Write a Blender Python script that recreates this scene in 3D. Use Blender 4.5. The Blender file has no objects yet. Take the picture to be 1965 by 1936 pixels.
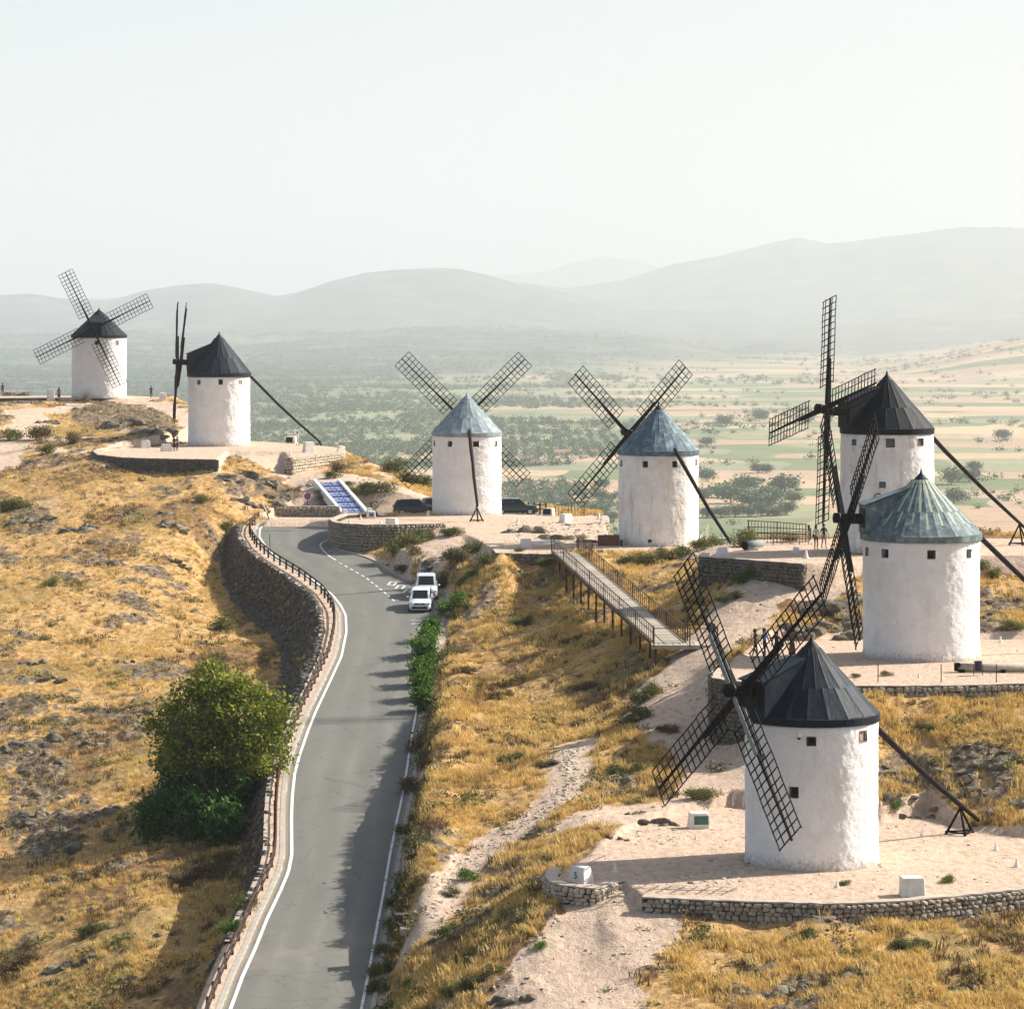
import bpy, bmesh, math, random
import numpy as np
from mathutils import Vector, Matrix
rng = np.random.RandomState(7); rnd = random.Random(7)
sc = bpy.context.scene
PI = math.pi
# ---------------------------------------------------------------- camera, sky, sun, exposure
F = 6000.0; CX = 982.5; VH = 620.0; HC = 30.0
cam = bpy.data.cameras.new('camera'); camo = bpy.data.objects.new('camera', cam); sc.collection.objects.link(camo)
camo.location = (0, 0, HC); camo.rotation_euler = (math.radians(90), 0, 0)
cam.sensor_fit = 'HORIZONTAL'; cam.sensor_width = 36.0; cam.lens = 36.0 * F / 1965.0
cam.shift_y = -(968.0 - VH) / 1965.0; cam.clip_start = 1.0; cam.clip_end = 90000.0
sc.camera = camo
SUN_EL = 36.0; SUN_AZ = 70.0
world = bpy.data.worlds.new('World'); sc.world = world; world.use_nodes = True
wn = world.node_tree; wn.nodes.clear()
wo = wn.nodes.new('ShaderNodeOutputWorld'); wb = wn.nodes.new('ShaderNodeBackground'); ws = wn.nodes.new('ShaderNodeTexSky')
ws.sky_type = 'NISHITA'; ws.sun_disc = False; ws.sun_elevation = math.radians(SUN_EL); ws.sun_rotation = math.radians(SUN_AZ)
ws.air_density = 1.0; ws.dust_density = 5.0; ws.ozone_density = 1.0; ws.altitude = 700
wb.inputs[1].default_value = 0.079
wtc = wn.nodes.new('ShaderNodeTexCoord'); wmp = wn.nodes.new('ShaderNodeMapping'); wmp.inputs['Scale'].default_value = (1, 1, 5); wnz = wn.nodes.new('ShaderNodeTexNoise'); wnz.inputs['Scale'].default_value = 5.0; wnz.inputs['Detail'].default_value = 5
wr = wn.nodes.new('ShaderNodeValToRGB'); wr.color_ramp.elements[0].position = .3; wr.color_ramp.elements[0].color = (.93, .93, .93, 1); wr.color_ramp.elements[1].position = .7; wr.color_ramp.elements[1].color = (1, 1, 1, 1)
wmx = wn.nodes.new('ShaderNodeMix'); wmx.data_type = 'RGBA'; wmx.blend_type = 'MULTIPLY'; wmx.inputs[0].default_value = 1.0
wn.links.new(wtc.outputs['Generated'], wmp.inputs[0]); wn.links.new(wmp.outputs[0], wnz.inputs['Vector']); wn.links.new(wnz.outputs[0], wr.inputs[0]); wn.links.new(ws.outputs[0], wmx.inputs[6]); wn.links.new(wr.outputs[0], wmx.inputs[7]); wn.links.new(wmx.outputs[2], wb.inputs[0]); wn.links.new(wb.outputs[0], wo.inputs[0])
sl = bpy.data.lights.new('sun', 'SUN'); slo = bpy.data.objects.new('sun', sl); sc.collection.objects.link(slo)
sl.energy = 5.0; sl.angle = math.radians(0.5); sl.color = (1.0, 0.945, 0.87)
sv = Vector((math.sin(math.radians(SUN_AZ)) * math.cos(math.radians(SUN_EL)), math.cos(math.radians(SUN_AZ)) * math.cos(math.radians(SUN_EL)), math.sin(math.radians(SUN_EL))))
slo.rotation_euler = sv.to_track_quat('Z', 'Y').to_euler(); slo.location = (60, 60, 90)
sc.view_settings.view_transform = 'Standard'; sc.view_settings.look = 'None'
sc.view_settings.exposure = 1.13; sc.view_settings.gamma = 1.0; sc.view_settings.use_curve_mapping = False
sc.render.engine = 'CYCLES'
sc.cycles.use_denoising = True; sc.cycles.max_bounces = 6; sc.cycles.diffuse_bounces = 3; sc.cycles.glossy_bounces = 2
sc.cycles.transmission_bounces = 3; sc.cycles.transparent_max_bounces = 8; sc.cycles.volume_bounces = 2
sc.cycles.sample_clamp_indirect = 4.0
# ---------------------------------------------------------------- helpers
def tag(o, label=None, cat=None, group=None, kind=None):
    if label: o['label'] = label
    if cat: o['category'] = cat
    if group: o['group'] = group
    if kind: o['kind'] = kind
    return o
def link(o, parent=None):
    sc.collection.objects.link(o)
    if parent is not None: o.parent = parent
    return o
def empty(name, loc=(0, 0, 0), rz=0.0, label=None, cat=None, group=None):
    o = bpy.data.objects.new(name, None); o.location = loc; o.rotation_euler = (0, 0, rz); o.empty_display_size = 0.3
    link(o); return tag(o, label, cat, group)
def mesh_np(name, V, Fc, mat=None, smooth=False):
    me = bpy.data.meshes.new(name)
    V = np.asarray(V, dtype=np.float32); Fc = np.asarray(Fc, dtype=np.int32)
    me.vertices.add(len(V)); me.vertices.foreach_set('co', V.ravel())
    n, k = Fc.shape
    me.loops.add(n * k); me.loops.foreach_set('vertex_index', Fc.ravel())
    me.polygons.add(n); me.polygons.foreach_set('loop_start', np.arange(0, n * k, k, dtype=np.int32))
    me.polygons.foreach_set('loop_total', np.full(n, k, dtype=np.int32))
    if smooth: me.polygons.foreach_set('use_smooth', np.ones(n, dtype=bool))
    me.update(calc_edges=True); me.validate()
    if mat: me.materials.append(mat)
    return me
class MB:
    def __init__(s): s.v = []; s.f = []; s.m = []
    def add(s, vs, fs, mi=0):
        b = len(s.v); s.v += [tuple(p) for p in vs]; s.f += [tuple(i + b for i in f) for f in fs]; s.m += [mi] * len(fs)
    def box(s, c, size, rot=None, taper=1.0, mi=0, jit=0.0):
        hx, hy, hz = size[0] / 2, size[1] / 2, size[2] / 2
        vs = []
        for z in (-1, 1):
            t = taper if z > 0 else 1.0
            for x, y in ((-1, -1), (1, -1), (1, 1), (-1, 1)):
                p = Vector((x * hx * t, y * hy * t, z * hz))
                if jit: p += Vector((rnd.uniform(-jit, jit), rnd.uniform(-jit, jit), rnd.uniform(-jit, jit)))
                if rot is not None: p = rot @ p
                vs.append(p + Vector(c))
        s.add(vs, [(3, 2, 1, 0), (4, 5, 6, 7), (0, 1, 5, 4), (1, 2, 6, 5), (2, 3, 7, 6), (3, 0, 4, 7)], mi)
    def bar(s, a, b, w, h=None, w2=None, h2=None, up=(0, 0, 1), mi=0):
        a = Vector(a); b = Vector(b); h = h or w; w2 = w2 or w; h2 = h2 or (h if w2 == w else h * w2 / w)
        d = (b - a).normalized(); up = Vector(up)
        if abs(d.dot(up)) > 0.97: up = Vector((0, 1, 0)) if abs(d.y) < 0.9 else Vector((1, 0, 0))
        r = d.cross(up).normalized(); q = r.cross(d).normalized()
        vs = [a + r * x * w / 2 + q * y * h / 2 for x, y in ((-1, -1), (1, -1), (1, 1), (-1, 1))] + [b + r * x * w2 / 2 + q * y * h2 / 2 for x, y in ((-1, -1), (1, -1), (1, 1), (-1, 1))]
        s.add(vs, [(3, 2, 1, 0), (4, 5, 6, 7), (0, 1, 5, 4), (1, 2, 6, 5), (2, 3, 7, 6), (3, 0, 4, 7)], mi)
    def tube(s, pts, rad, n=8, mi=0, cap=True):
        pts = [Vector(p) for p in pts]
        if not hasattr(rad, '__len__'): rad = [rad] * len(pts)
        b = []
        for i, p in enumerate(pts):
            d = (pts[min(i + 1, len(pts) - 1)] - pts[max(i - 1, 0)]).normalized()
            up = Vector((0, 0, 1)) if abs(d.z) < 0.95 else Vector((1, 0, 0))
            r = d.cross(up).normalized(); q = r.cross(d).normalized()
            for k in range(n):
                t = 2 * PI * k / n; b.append(p + (r * math.cos(t) + q * math.sin(t)) * rad[i])
        fs = []
        for i in range(len(pts) - 1):
            for k in range(n):
                k2 = (k + 1) % n; fs.append((i * n + k, i * n + k2, (i + 1) * n + k2, (i + 1) * n + k))
        if cap:
            fs.append(tuple(range(n))[::-1]); fs.append(tuple(range((len(pts) - 1) * n, len(pts) * n)))
        s.add(b, fs, mi)
    def lathe(s, prof, n=24, mi=0, c=(0, 0, 0), a0=0.0, a1=2 * PI):
        full = abs(a1 - a0 - 2 * PI) < 1e-6; m = n if full else n + 1
        vs = [(c[0] + r * math.cos(a0 + (a1 - a0) * k / n), c[1] + r * math.sin(a0 + (a1 - a0) * k / n), c[2] + z) for r, z in prof for k in range(m)]
        fs = []
        for i in range(len(prof) - 1):
            for k in range(n):
                k2 = (k + 1) % m; fs.append((i * m + k, i * m + k2, (i + 1) * m + k2, (i + 1) * m + k))
        s.add(vs, fs, mi)
    def mesh(s, name, mats, smooth=False):
        me = bpy.data.meshes.new(name); me.from_pydata(s.v, [], s.f)
        if not isinstance(mats, (list, tuple)): mats = [mats]
        for m in mats: me.materials.append(m)
        if len(mats) > 1: me.polygons.foreach_set('material_index', s.m)
        if smooth: me.polygons.foreach_set('use_smooth', [True] * len(me.polygons))
        me.update(); return me
    def obj(s, name, mats, parent=None, smooth=False, loc=None, rot=None, bevel=0.0):
        o = bpy.data.objects.new(name, s.mesh(name, mats, smooth))
        if loc is not None: o.location = loc
        if rot is not None: o.rotation_euler = rot
        link(o, parent)
        if bevel:
            m = o.modifiers.new('bevel', 'BEVEL'); m.width = bevel; m.segments = 1; m.limit_method = 'ANGLE'
        return o
def inst(name, me, parent=None, loc=(0, 0, 0), rot=(0, 0, 0), scale=None, mw=None):
    o = bpy.data.objects.new(name, me)
    if mw is not None: o.matrix_basis = mw
    else:
        o.location = loc; o.rotation_euler = rot
        if scale is not None: o.scale = scale
    return link(o, parent)
# numpy value noise ------------------------------------------------
_tab = np.random.RandomState(3).rand(4096).astype(np.float64)
def _h(ix, iy, seed): return _tab[((ix * 374761393 + iy * 668265263 + seed * 1442695041) ^ ((ix * 1274126177) >> 7)) & 4095]
def vnoise(x, y, seed=0):
    x = np.asarray(x, float); y = np.asarray(y, float)
    ix = np.floor(x).astype(np.int64); iy = np.floor(y).astype(np.int64); fx = x - ix; fy = y - iy
    fx = fx * fx * (3 - 2 * fx); fy = fy * fy * (3 - 2 * fy)
    a = _h(ix, iy, seed); b = _h(ix + 1, iy, seed); c = _h(ix, iy + 1, seed); d = _h(ix + 1, iy + 1, seed)
    return (a * (1 - fx) + b * fx) * (1 - fy) + (c * (1 - fx) + d * fx) * fy
def fbm(x, y, oct=4, seed=0):
    s = 0; a = 1; t = 0
    for i in range(oct):
        s = s + a * vnoise(x * 2 ** i + 17.3 * i, y * 2 ** i - 9.1 * i, seed + i); t += a; a *= 0.5
    return s / t
def smooth(a, b, x):
    t = np.clip((x - a) / (b - a), 0, 1); return t * t * (3 - 2 * t)
# ---------------------------------------------------------------- materials
def nt(name):
    m = bpy.data.materials.new(name); m.use_nodes = True; t = m.node_tree
    b = t.nodes['Principled BSDF']; return m, t, b
def N(t, typ, **kw):
    n = t.nodes.new(typ)
    for k, v in kw.items():
        if k[0] == 'i' and k[1:].isdigit(): n.inputs[int(k[1:])].default_value = v
        else: setattr(n, k, v)
    return n
def ramp(t, fac, stops):
    r = t.nodes.new('ShaderNodeValToRGB'); e = r.color_ramp.elements
    while len(e) < len(stops): e.new(0.5)
    for i, (p, c) in enumerate(stops): e[i].position = p; e[i].color = (*c, 1) if len(c) == 3 else c
    t.links.new(fac, r.inputs[0]); return r
def noise(t, scale, detail=4, rough=0.55, vec=None, dist=0.0):
    n = N(t, 'ShaderNodeTexNoise'); n.inputs['Scale'].default_value = scale; n.inputs['Detail'].default_value = detail
    n.inputs['Roughness'].default_value = rough; n.inputs['Distortion'].default_value = dist
    if vec is not None: t.links.new(vec, n.inputs['Vector'])
    return n
def mix(t, fac, a, b, mode='MIX'):
    m = N(t, 'ShaderNodeMix', data_type='RGBA', blend_type=mode)
    if isinstance(fac, (int, float)): m.inputs[0].default_value = fac
    else: t.links.new(fac, m.inputs[0])
    for s, i in ((a, 6), (b, 7)):
        if isinstance(s, tuple): m.inputs[i].default_value = (*s, 1)
        else: t.links.new(s, m.inputs[i])
    return m.outputs[2]
def mth(t, op, a, b=None, c=None, clamp=False):
    m = N(t, 'ShaderNodeMath', operation=op, use_clamp=clamp)
    for i, s in enumerate((a, b, c)):
        if s is None: continue
        if isinstance(s, (int, float)): m.inputs[i].default_value = s
        else: t.links.new(s, m.inputs[i])
    return m.outputs[0]
def bump(t, b, h, strength=0.5, dist=0.05):
    n = N(t, 'ShaderNodeBump'); n.inputs['Strength'].default_value = strength; n.inputs['Distance'].default_value = dist
    t.links.new(h, n.inputs['Height']); t.links.new(n.outputs[0], b.inputs['Normal'])
def simple(name, c1, c2=None, scale=3.0, rough=0.8, bs=0.0, bd=0.02, metal=0.0, rnd_amt=0.0, lo=0.35, hi=0.65):
    m, t, b = nt(name); b.inputs['Roughness'].default_value = rough; b.inputs['Metallic'].default_value = metal
    b.inputs['Specular IOR Level'].default_value = 0.3
    tc = N(t, 'ShaderNodeTexCoord'); n = noise(t, scale, 5, 0.6, tc.outputs['Object'])
    c2 = c2 or tuple(x * 0.7 for x in c1)
    r = ramp(t, n.outputs[0], [(lo, c1), (hi, c2)]); out = r.outputs[0]
    if rnd_amt:
        oi = N(t, 'ShaderNodeObjectInfo'); v = mth(t, 'MULTIPLY_ADD', oi.outputs['Random'], rnd_amt * 2, 1 - rnd_amt)
        cb = N(t, 'ShaderNodeCombineColor'); [t.links.new(v, cb.inputs[i]) for i in range(3)]
        out = mix(t, 1.0, out, cb.outputs[0], 'MULTIPLY')
    t.links.new(out, b.inputs['Base Color'])
    if bs:
        n2 = noise(t, scale * 4, 4, 0.6, tc.outputs['Object']); bump(t, b, n2.outputs[0], bs, bd)
    return m
def leafmat(name, cols, trans=0.35):
    m, t, b = nt(name); b.inputs['Roughness'].default_value = 0.6; b.inputs['Specular IOR Level'].default_value = 0.25
    g = N(t, 'ShaderNodeNewGeometry'); oi = N(t, 'ShaderNodeObjectInfo')
    f = mth(t, 'MULTIPLY_ADD', oi.outputs['Random'], 0.35, mth(t, 'MULTIPLY', g.outputs['Random Per Island'], 0.65))
    n = len(cols); r = ramp(t, f, [(i / (n - 1), c) for i, c in enumerate(cols)])
    t.links.new(r.outputs[0], b.inputs['Base Color'])
    tr = N(t, 'ShaderNodeBsdfTranslucent'); t.links.new(r.outputs[0], tr.inputs[0])
    mx = N(t, 'ShaderNodeMixShader'); mx.inputs[0].default_value = trans
    t.links.new(b.outputs[0], mx.inputs[1]); t.links.new(tr.outputs[0], mx.inputs[2])
    t.links.new(mx.outputs[0], t.nodes['Material Output'].inputs[0]); return m
M = {}
def plaster(name, stain, yellow):
    m, t, b = nt(name); b.inputs['Roughness'].default_value = 0.9; b.inputs['Specular IOR Level'].default_value = 0.15
    tc = N(t, 'ShaderNodeTexCoord'); o = tc.outputs['Object']; oi = N(t, 'ShaderNodeObjectInfo')
    mp = N(t, 'ShaderNodeMapping'); mp.inputs['Scale'].default_value = (1.6, 1.6, 0.25); t.links.new(o, mp.inputs[0])
    ad = N(t, 'ShaderNodeVectorMath', operation='ADD'); t.links.new(o, ad.inputs[0])
    cb = N(t, 'ShaderNodeCombineXYZ'); [t.links.new(mth(t, 'MULTIPLY', oi.outputs['Random'], 50), cb.inputs[i]) for i in range(3)]
    t.links.new(cb.outputs[0], ad.inputs[1])
    ad2 = N(t, 'ShaderNodeVectorMath', operation='ADD'); t.links.new(mp.outputs[0], ad2.inputs[0]); t.links.new(cb.outputs[0], ad2.inputs[1])
    big = noise(t, 0.9, 6, 0.65, ad.outputs[0]); st = noise(t, 1.2, 5, 0.6, ad2.outputs[0]); fine = noise(t, 7, 5, 0.7, ad.outputs[0])
    c = mix(t, ramp(t, big.outputs[0], [(0.42, (0, 0, 0)), (0.72, (stain, stain, stain))]).outputs[0], (0.87, 0.86, 0.83), (0.62, 0.55, 0.45))
    c = mix(t, ramp(t, st.outputs[0], [(0.52, (0, 0, 0)), (0.75, (yellow, yellow, yellow))]).outputs[0], c, (0.52, 0.42, 0.28))
    c = mix(t, ramp(t, fine.outputs[0], [(0.60, (0, 0, 0)), (0.72, (stain, stain, stain))]).outputs[0], c, (0.50, 0.46, 0.38))
    sep = N(t, 'ShaderNodeSeparateXYZ'); t.links.new(o, sep.inputs[0])
    lo = mth(t, 'MULTIPLY', ramp(t, mth(t, 'MULTIPLY_ADD', fine.outputs[0], -1.6, mth(t, 'ADD', sep.outputs[2], 0.75)), [(0.0, (0.75, 0.75, 0.75)), (0.55, (0, 0, 0))]).outputs[0], 1.0)
    c = mix(t, lo, c, (0.36, 0.29, 0.21))
    t.links.new(c, b.inputs['Base Color'])
    h = mth(t, 'ADD', noise(t, 4.5, 6, 0.68, ad.outputs[0]).outputs[0], mth(t, 'MULTIPLY', noise(t, 16, 3, 0.6, ad.outputs[0]).outputs[0], 0.35))
    bump(t, b, h, 0.9, 0.10); return m
M['plaster'] = plaster('whitewash', 0.35, 0.15); M['plaster_old'] = plaster('whitewash_weathered', 0.6, 0.8)
M['block'] = simple('white_block', (0.80, 0.77, 0.72), (0.66, 0.6, 0.52), 2.5, 0.9, 0.5, 0.03)
def roofmat(name, c1, c2, c3, streak=None, rough=0.45):
    m, t, b = nt(name); b.inputs['Roughness'].default_value = rough; b.inputs['Metallic'].default_value = 0.0; b.inputs['Specular IOR Level'].default_value = 0.14
    tc = N(t, 'ShaderNodeTexCoord'); o = tc.outputs['Object']; oi = N(t, 'ShaderNodeObjectInfo')
    ad = N(t, 'ShaderNodeVectorMath', operation='ADD'); t.links.new(o, ad.inputs[0])
    cb = N(t, 'ShaderNodeCombineXYZ'); [t.links.new(mth(t, 'MULTIPLY', oi.outputs['Random'], 40), cb.inputs[i]) for i in range(3)]
    t.links.new(cb.outputs[0], ad.inputs[1])
    n = noise(t, 1.6, 7, 0.7, ad.outputs[0]); c = ramp(t, mth(t, 'MULTIPLY_ADD', oi.outputs['Random'], 0.12, n.outputs[0]), [(0.36, c1), (0.55, c2), (0.76, c3)]).outputs[0]
    if streak:
        sp = N(t, 'ShaderNodeSeparateXYZ'); t.links.new(o, sp.inputs[0])
        ang = mth(t, 'ABSOLUTE', mth(t, 'ARCTAN2', sp.outputs[1], sp.outputs[0]))
        wob = noise(t, 3.0, 4, 0.6, ad.outputs[0])
        e = mth(t, 'SUBTRACT', mth(t, 'MULTIPLY', ang, sp.outputs[0]), mth(t, 'MULTIPLY_ADD', wob.outputs[0], 0.10, -0.005))
        k = ramp(t, mth(t, 'MULTIPLY', e, 10), [(0.0, (1, 1, 1)), (0.35, (0, 0, 0))]).outputs[0]
        zf = ramp(t, mth(t, 'MULTIPLY_ADD', wob.outputs[0], 0.9, mth(t, 'MULTIPLY', sp.outputs[2], 0.4)), [(0.80, (0, 0, 0)), (0.92, (1, 1, 1))]).outputs[0]
        c = mix(t, mth(t, 'MULTIPLY', k, zf), c, streak)
    t.links.new(c, b.inputs['Base Color'])
    h = noise(t, 2.2, 4, 0.6, ad.outputs[0]); bump(t, b, h.outputs[0], 0.3, 0.08); return m
M['roof_dark'] = roofmat('dark_sheet_metal', (0.005, 0.009, 0.014), (0.009, 0.016, 0.024), (0.020, 0.029, 0.035), None, 0.55)
M['roof_black'] = roofmat('black_sheet_metal', (0.004, 0.005, 0.007), (0.007, 0.009, 0.012), (0.016, 0.02, 0.022), None, 0.6)
M['roof_light'] = roofmat('weathered_zinc_light', (0.14, 0.18, 0.20), (0.22, 0.27, 0.28), (0.40, 0.44, 0.43), None, 0.6)
M['roof_blue'] = roofmat('weathered_zinc_blue', (0.055, 0.09, 0.115), (0.10, 0.15, 0.175), (0.28, 0.34, 0.345), None, 0.6)
M['roof_streak'] = roofmat('weathered_zinc_streaked', (0.055, 0.088, 0.098), (0.125, 0.165, 0.17), (0.30, 0.36, 0.33), (0.50, 0.52, 0.37), 0.6)
M['roof_plainzinc'] = roofmat('weathered_zinc_plain', (0.055, 0.088, 0.098), (0.125, 0.165, 0.17), (0.30, 0.36, 0.33), None, 0.6)
M['wood_dark'] = simple('tarred_wood', (0.005, 0.0045, 0.0045), (0.014, 0.012, 0.011), 6, 0.75, 0.4, 0.01)
M['wood_pole'] = simple('dark_pole_wood', (0.012, 0.009, 0.011), (0.028, 0.022, 0.021), 5, 0.75, 0.4, 0.01)
for k_ in ('wood_dark', 'wood_pole'): M[k_].node_tree.nodes['Principled BSDF'].inputs['Specular IOR Level'].default_value = 0.08
M['wood_grey'] = simple('grey_plank', (0.18, 0.20, 0.19), (0.28, 0.29, 0.26), 5, 0.8, 0.3, 0.01)
M['wood_brown'] = simple('brown_rail_wood', (0.035, 0.02, 0.014), (0.07, 0.04, 0.028), 5, 0.75, 0.3, 0.01)
M['deck'] = simple('deck_board', (0.42, 0.37, 0.29), (0.30, 0.26, 0.2), 4, 0.85, 0.3, 0.01, rnd_amt=0.18)
M['iron_rust'] = simple('rusted_rail_iron', (0.055, 0.03, 0.02), (0.11, 0.055, 0.03), 6, 0.7)
M['corten'] = simple('corten_panel', (0.11, 0.05, 0.03), (0.19, 0.09, 0.05), 3, 0.8, 0.3)
M['dark'] = simple('dark_opening', (0.008, 0.007, 0.007), (0.015, 0.012, 0.01), 3, 0.7)
M['pane'] = simple('window_pane', (0.07, 0.09, 0.11), (0.14, 0.17, 0.19), 1.5, 0.15)
M['shutter'] = simple('wood_shutter', (0.50, 0.36, 0.26), (0.4, 0.28, 0.2), 3, 0.8)
M['frame'] = simple('window_frame', (0.16, 0.13, 0.10), (0.10, 0.08, 0.06), 4, 0.8)
M['white'] = simple('white_paint', (0.8, 0.79, 0.76), (0.72, 0.7, 0.66), 3, 0.7)
M['blue'] = simple('blue_paint', (0.05, 0.10, 0.30), (0.09, 0.16, 0.38), 4, 0.6)
M['asphalt'] = None
M['iron'] = simple('black_iron', (0.012, 0.012, 0.014), (0.03, 0.028, 0.028), 5, 0.6)
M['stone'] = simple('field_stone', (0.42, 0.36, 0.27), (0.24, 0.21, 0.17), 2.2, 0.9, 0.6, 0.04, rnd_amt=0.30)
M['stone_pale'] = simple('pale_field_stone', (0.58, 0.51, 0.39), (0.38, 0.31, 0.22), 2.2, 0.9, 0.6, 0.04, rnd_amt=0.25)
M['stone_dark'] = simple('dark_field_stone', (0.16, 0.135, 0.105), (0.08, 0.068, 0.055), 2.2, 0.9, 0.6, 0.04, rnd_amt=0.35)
M['core'] = simple('wall_core_mortar', (0.05, 0.04, 0.03), (0.09, 0.072, 0.055), 3, 0.95, 0.6, 0.05)
M['cap'] = simple('wall_cap_render', (0.50, 0.41, 0.32), (0.38, 0.31, 0.24), 2, 0.95, 0.5, 0.03)
M['rock'] = None
M['glass_sign'] = simple('green_glass_panel', (0.05, 0.12, 0.09), (0.08, 0.2, 0.15), 2, 0.15)
M['bin'] = simple('dark_blue_bin', (0.02, 0.025, 0.06), (0.03, 0.035, 0.09), 3, 0.5)
M['skin'] = simple('skin', (0.36, 0.2, 0.13), (0.32, 0.17, 0.11), 3, 0.6)
def rockmat():
    m, t, b = nt('grey_lichen_rock'); b.inputs['Roughness'].default_value = 0.95; b.inputs['Specular IOR Level'].default_value = 0.1
    tc = N(t, 'ShaderNodeTexCoord'); g = N(t, 'ShaderNodeNewGeometry'); p = g.outputs['Position']
    n = noise(t, 1.3, 7, 0.7, p); n2 = noise(t, 6, 5, 0.7, p)
    c = ramp(t, n.outputs[0], [(0.32, (0.07, 0.06, 0.045)), (0.5, (0.17, 0.145, 0.105)), (0.66, (0.36, 0.31, 0.23))]).outputs[0]
    c = mix(t, ramp(t, n2.outputs[0], [(0.5, (0, 0, 0)), (0.72, (0.7, 0.7, 0.7))]).outputs[0], c, (0.10, 0.09, 0.075))
    t.links.new(c, b.inputs['Base Color']); bump(t, b, n2.outputs[0], 0.8, 0.12); return m
M['rock'] = rockmat(); M['rock_pale'] = simple('pale_limestone', (0.58, 0.50, 0.38), (0.32, 0.26, 0.19), 2.0, 0.95, 0.6, 0.05, rnd_amt=0.25)
M['leaf'] = leafmat('tree_leaf', [(0.05, 0.085, 0.010), (0.11, 0.16, 0.014), (0.20, 0.23, 0.022), (0.42, 0.38, 0.05)])
M['leaf_low'] = leafmat('sapling_leaf', [(0.02, 0.06, 0.010), (0.045, 0.12, 0.014), (0.09, 0.20, 0.02)])
M['leaf_bright'] = leafmat('bright_leaf', [(0.025, 0.065, 0.006), (0.07, 0.15, 0.010), (0.15, 0.26, 0.02)])
M['leaf_olive'] = leafmat('olive_shrub_leaf', [(0.06, 0.068, 0.018), (0.13, 0.14, 0.035), (0.24, 0.235, 0.07)])
M['leaf_dry'] = leafmat('dry_shrub_leaf', [(0.09, 0.065, 0.03), (0.17, 0.12, 0.05), (0.26, 0.19, 0.08)])
M['leaf_far'] = leafmat('far_tree_leaf', [(0.05, 0.09, 0.04), (0.08, 0.13, 0.055), (0.11, 0.165, 0.07)], 0.15)
M['grass'] = leafmat('dry_straw', [(0.42, 0.25, 0.07), (0.60, 0.40, 0.12), (0.72, 0.51, 0.18), (0.80, 0.62, 0.28)], 0.3)
M['grass_brown'] = leafmat('brown_weed', [(0.07, 0.045, 0.02), (0.13, 0.08, 0.03), (0.22, 0.14, 0.055)], 0.25)
M['bark'] = simple('bark', (0.09, 0.07, 0.05), (0.15, 0.12, 0.09), 5, 0.9, 0.5)
# ---------------------------------------------------------------- terrain of the ridge
def Wp(u, v, Y): return Vector(((u - CX) / F * Y, Y, HC - (v - VH) / F * Y))
def Zp(u, v, z):
    Y = (HC - z) * F / (v - VH); return Vector(((u - CX) / F * Y, Y, z))
ZR = np.array([(100, -4.1), (140, -.7), (165, 1.4), (190, 3.5), (215, 5.6), (240, 7.7), (272, 9.9), (285, 10.7), (299, 11.4), (315, 11.5), (340, 11.6)])
def zroad(Y): return np.interp(Y, ZR[:, 0], ZR[:, 1])
_yy = np.linspace(100, 340, 4000); _vv = VH + (HC - zroad(_yy)) * F / _yy
def Rp(u, v):
    Y = float(np.interp(-v, -_vv, _yy)); return (u - CX) / F * Y, Y
EL = [Rp(*p) for p in [(400, 2010), (424, 1936), (448, 1873), (474, 1817), (496, 1763), (521, 1712), (538, 1673), (545, 1639), (545, 1569), (547, 1527), (552, 1484), (561, 1451), (578, 1403), (594, 1364), (623, 1304), (644, 1259), (654, 1212), (653, 1181), (644, 1162), (628, 1141), (590, 1112), (547, 1086), (525, 1072), (503, 1052), (489, 1030), (490, 1016), (500, 1003), (515, 994)]]
ER = [Rp(*p) for p in [(700, 2010), (712, 1932), (725, 1864), (737, 1794), (753, 1704), (765, 1631), (777, 1569), (788, 1518), (796, 1462), (804, 1406), (811, 1367), (820, 1300), (836, 1240), (848, 1196), (853, 1165), (857, 1140), (838, 1128), (794, 1118), (773, 1110), (749, 1097), (728, 1083), (705, 1071), (668, 1061), (642, 1053), (634, 1040), (634, 1020)]]
EL = np.array(EL); ER = np.array(ER)
def xL(Y): return np.interp(Y, EL[:, 1], EL[:, 0])
def xR(Y): return np.interp(Y, ER[:, 1], ER[:, 0])
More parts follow.
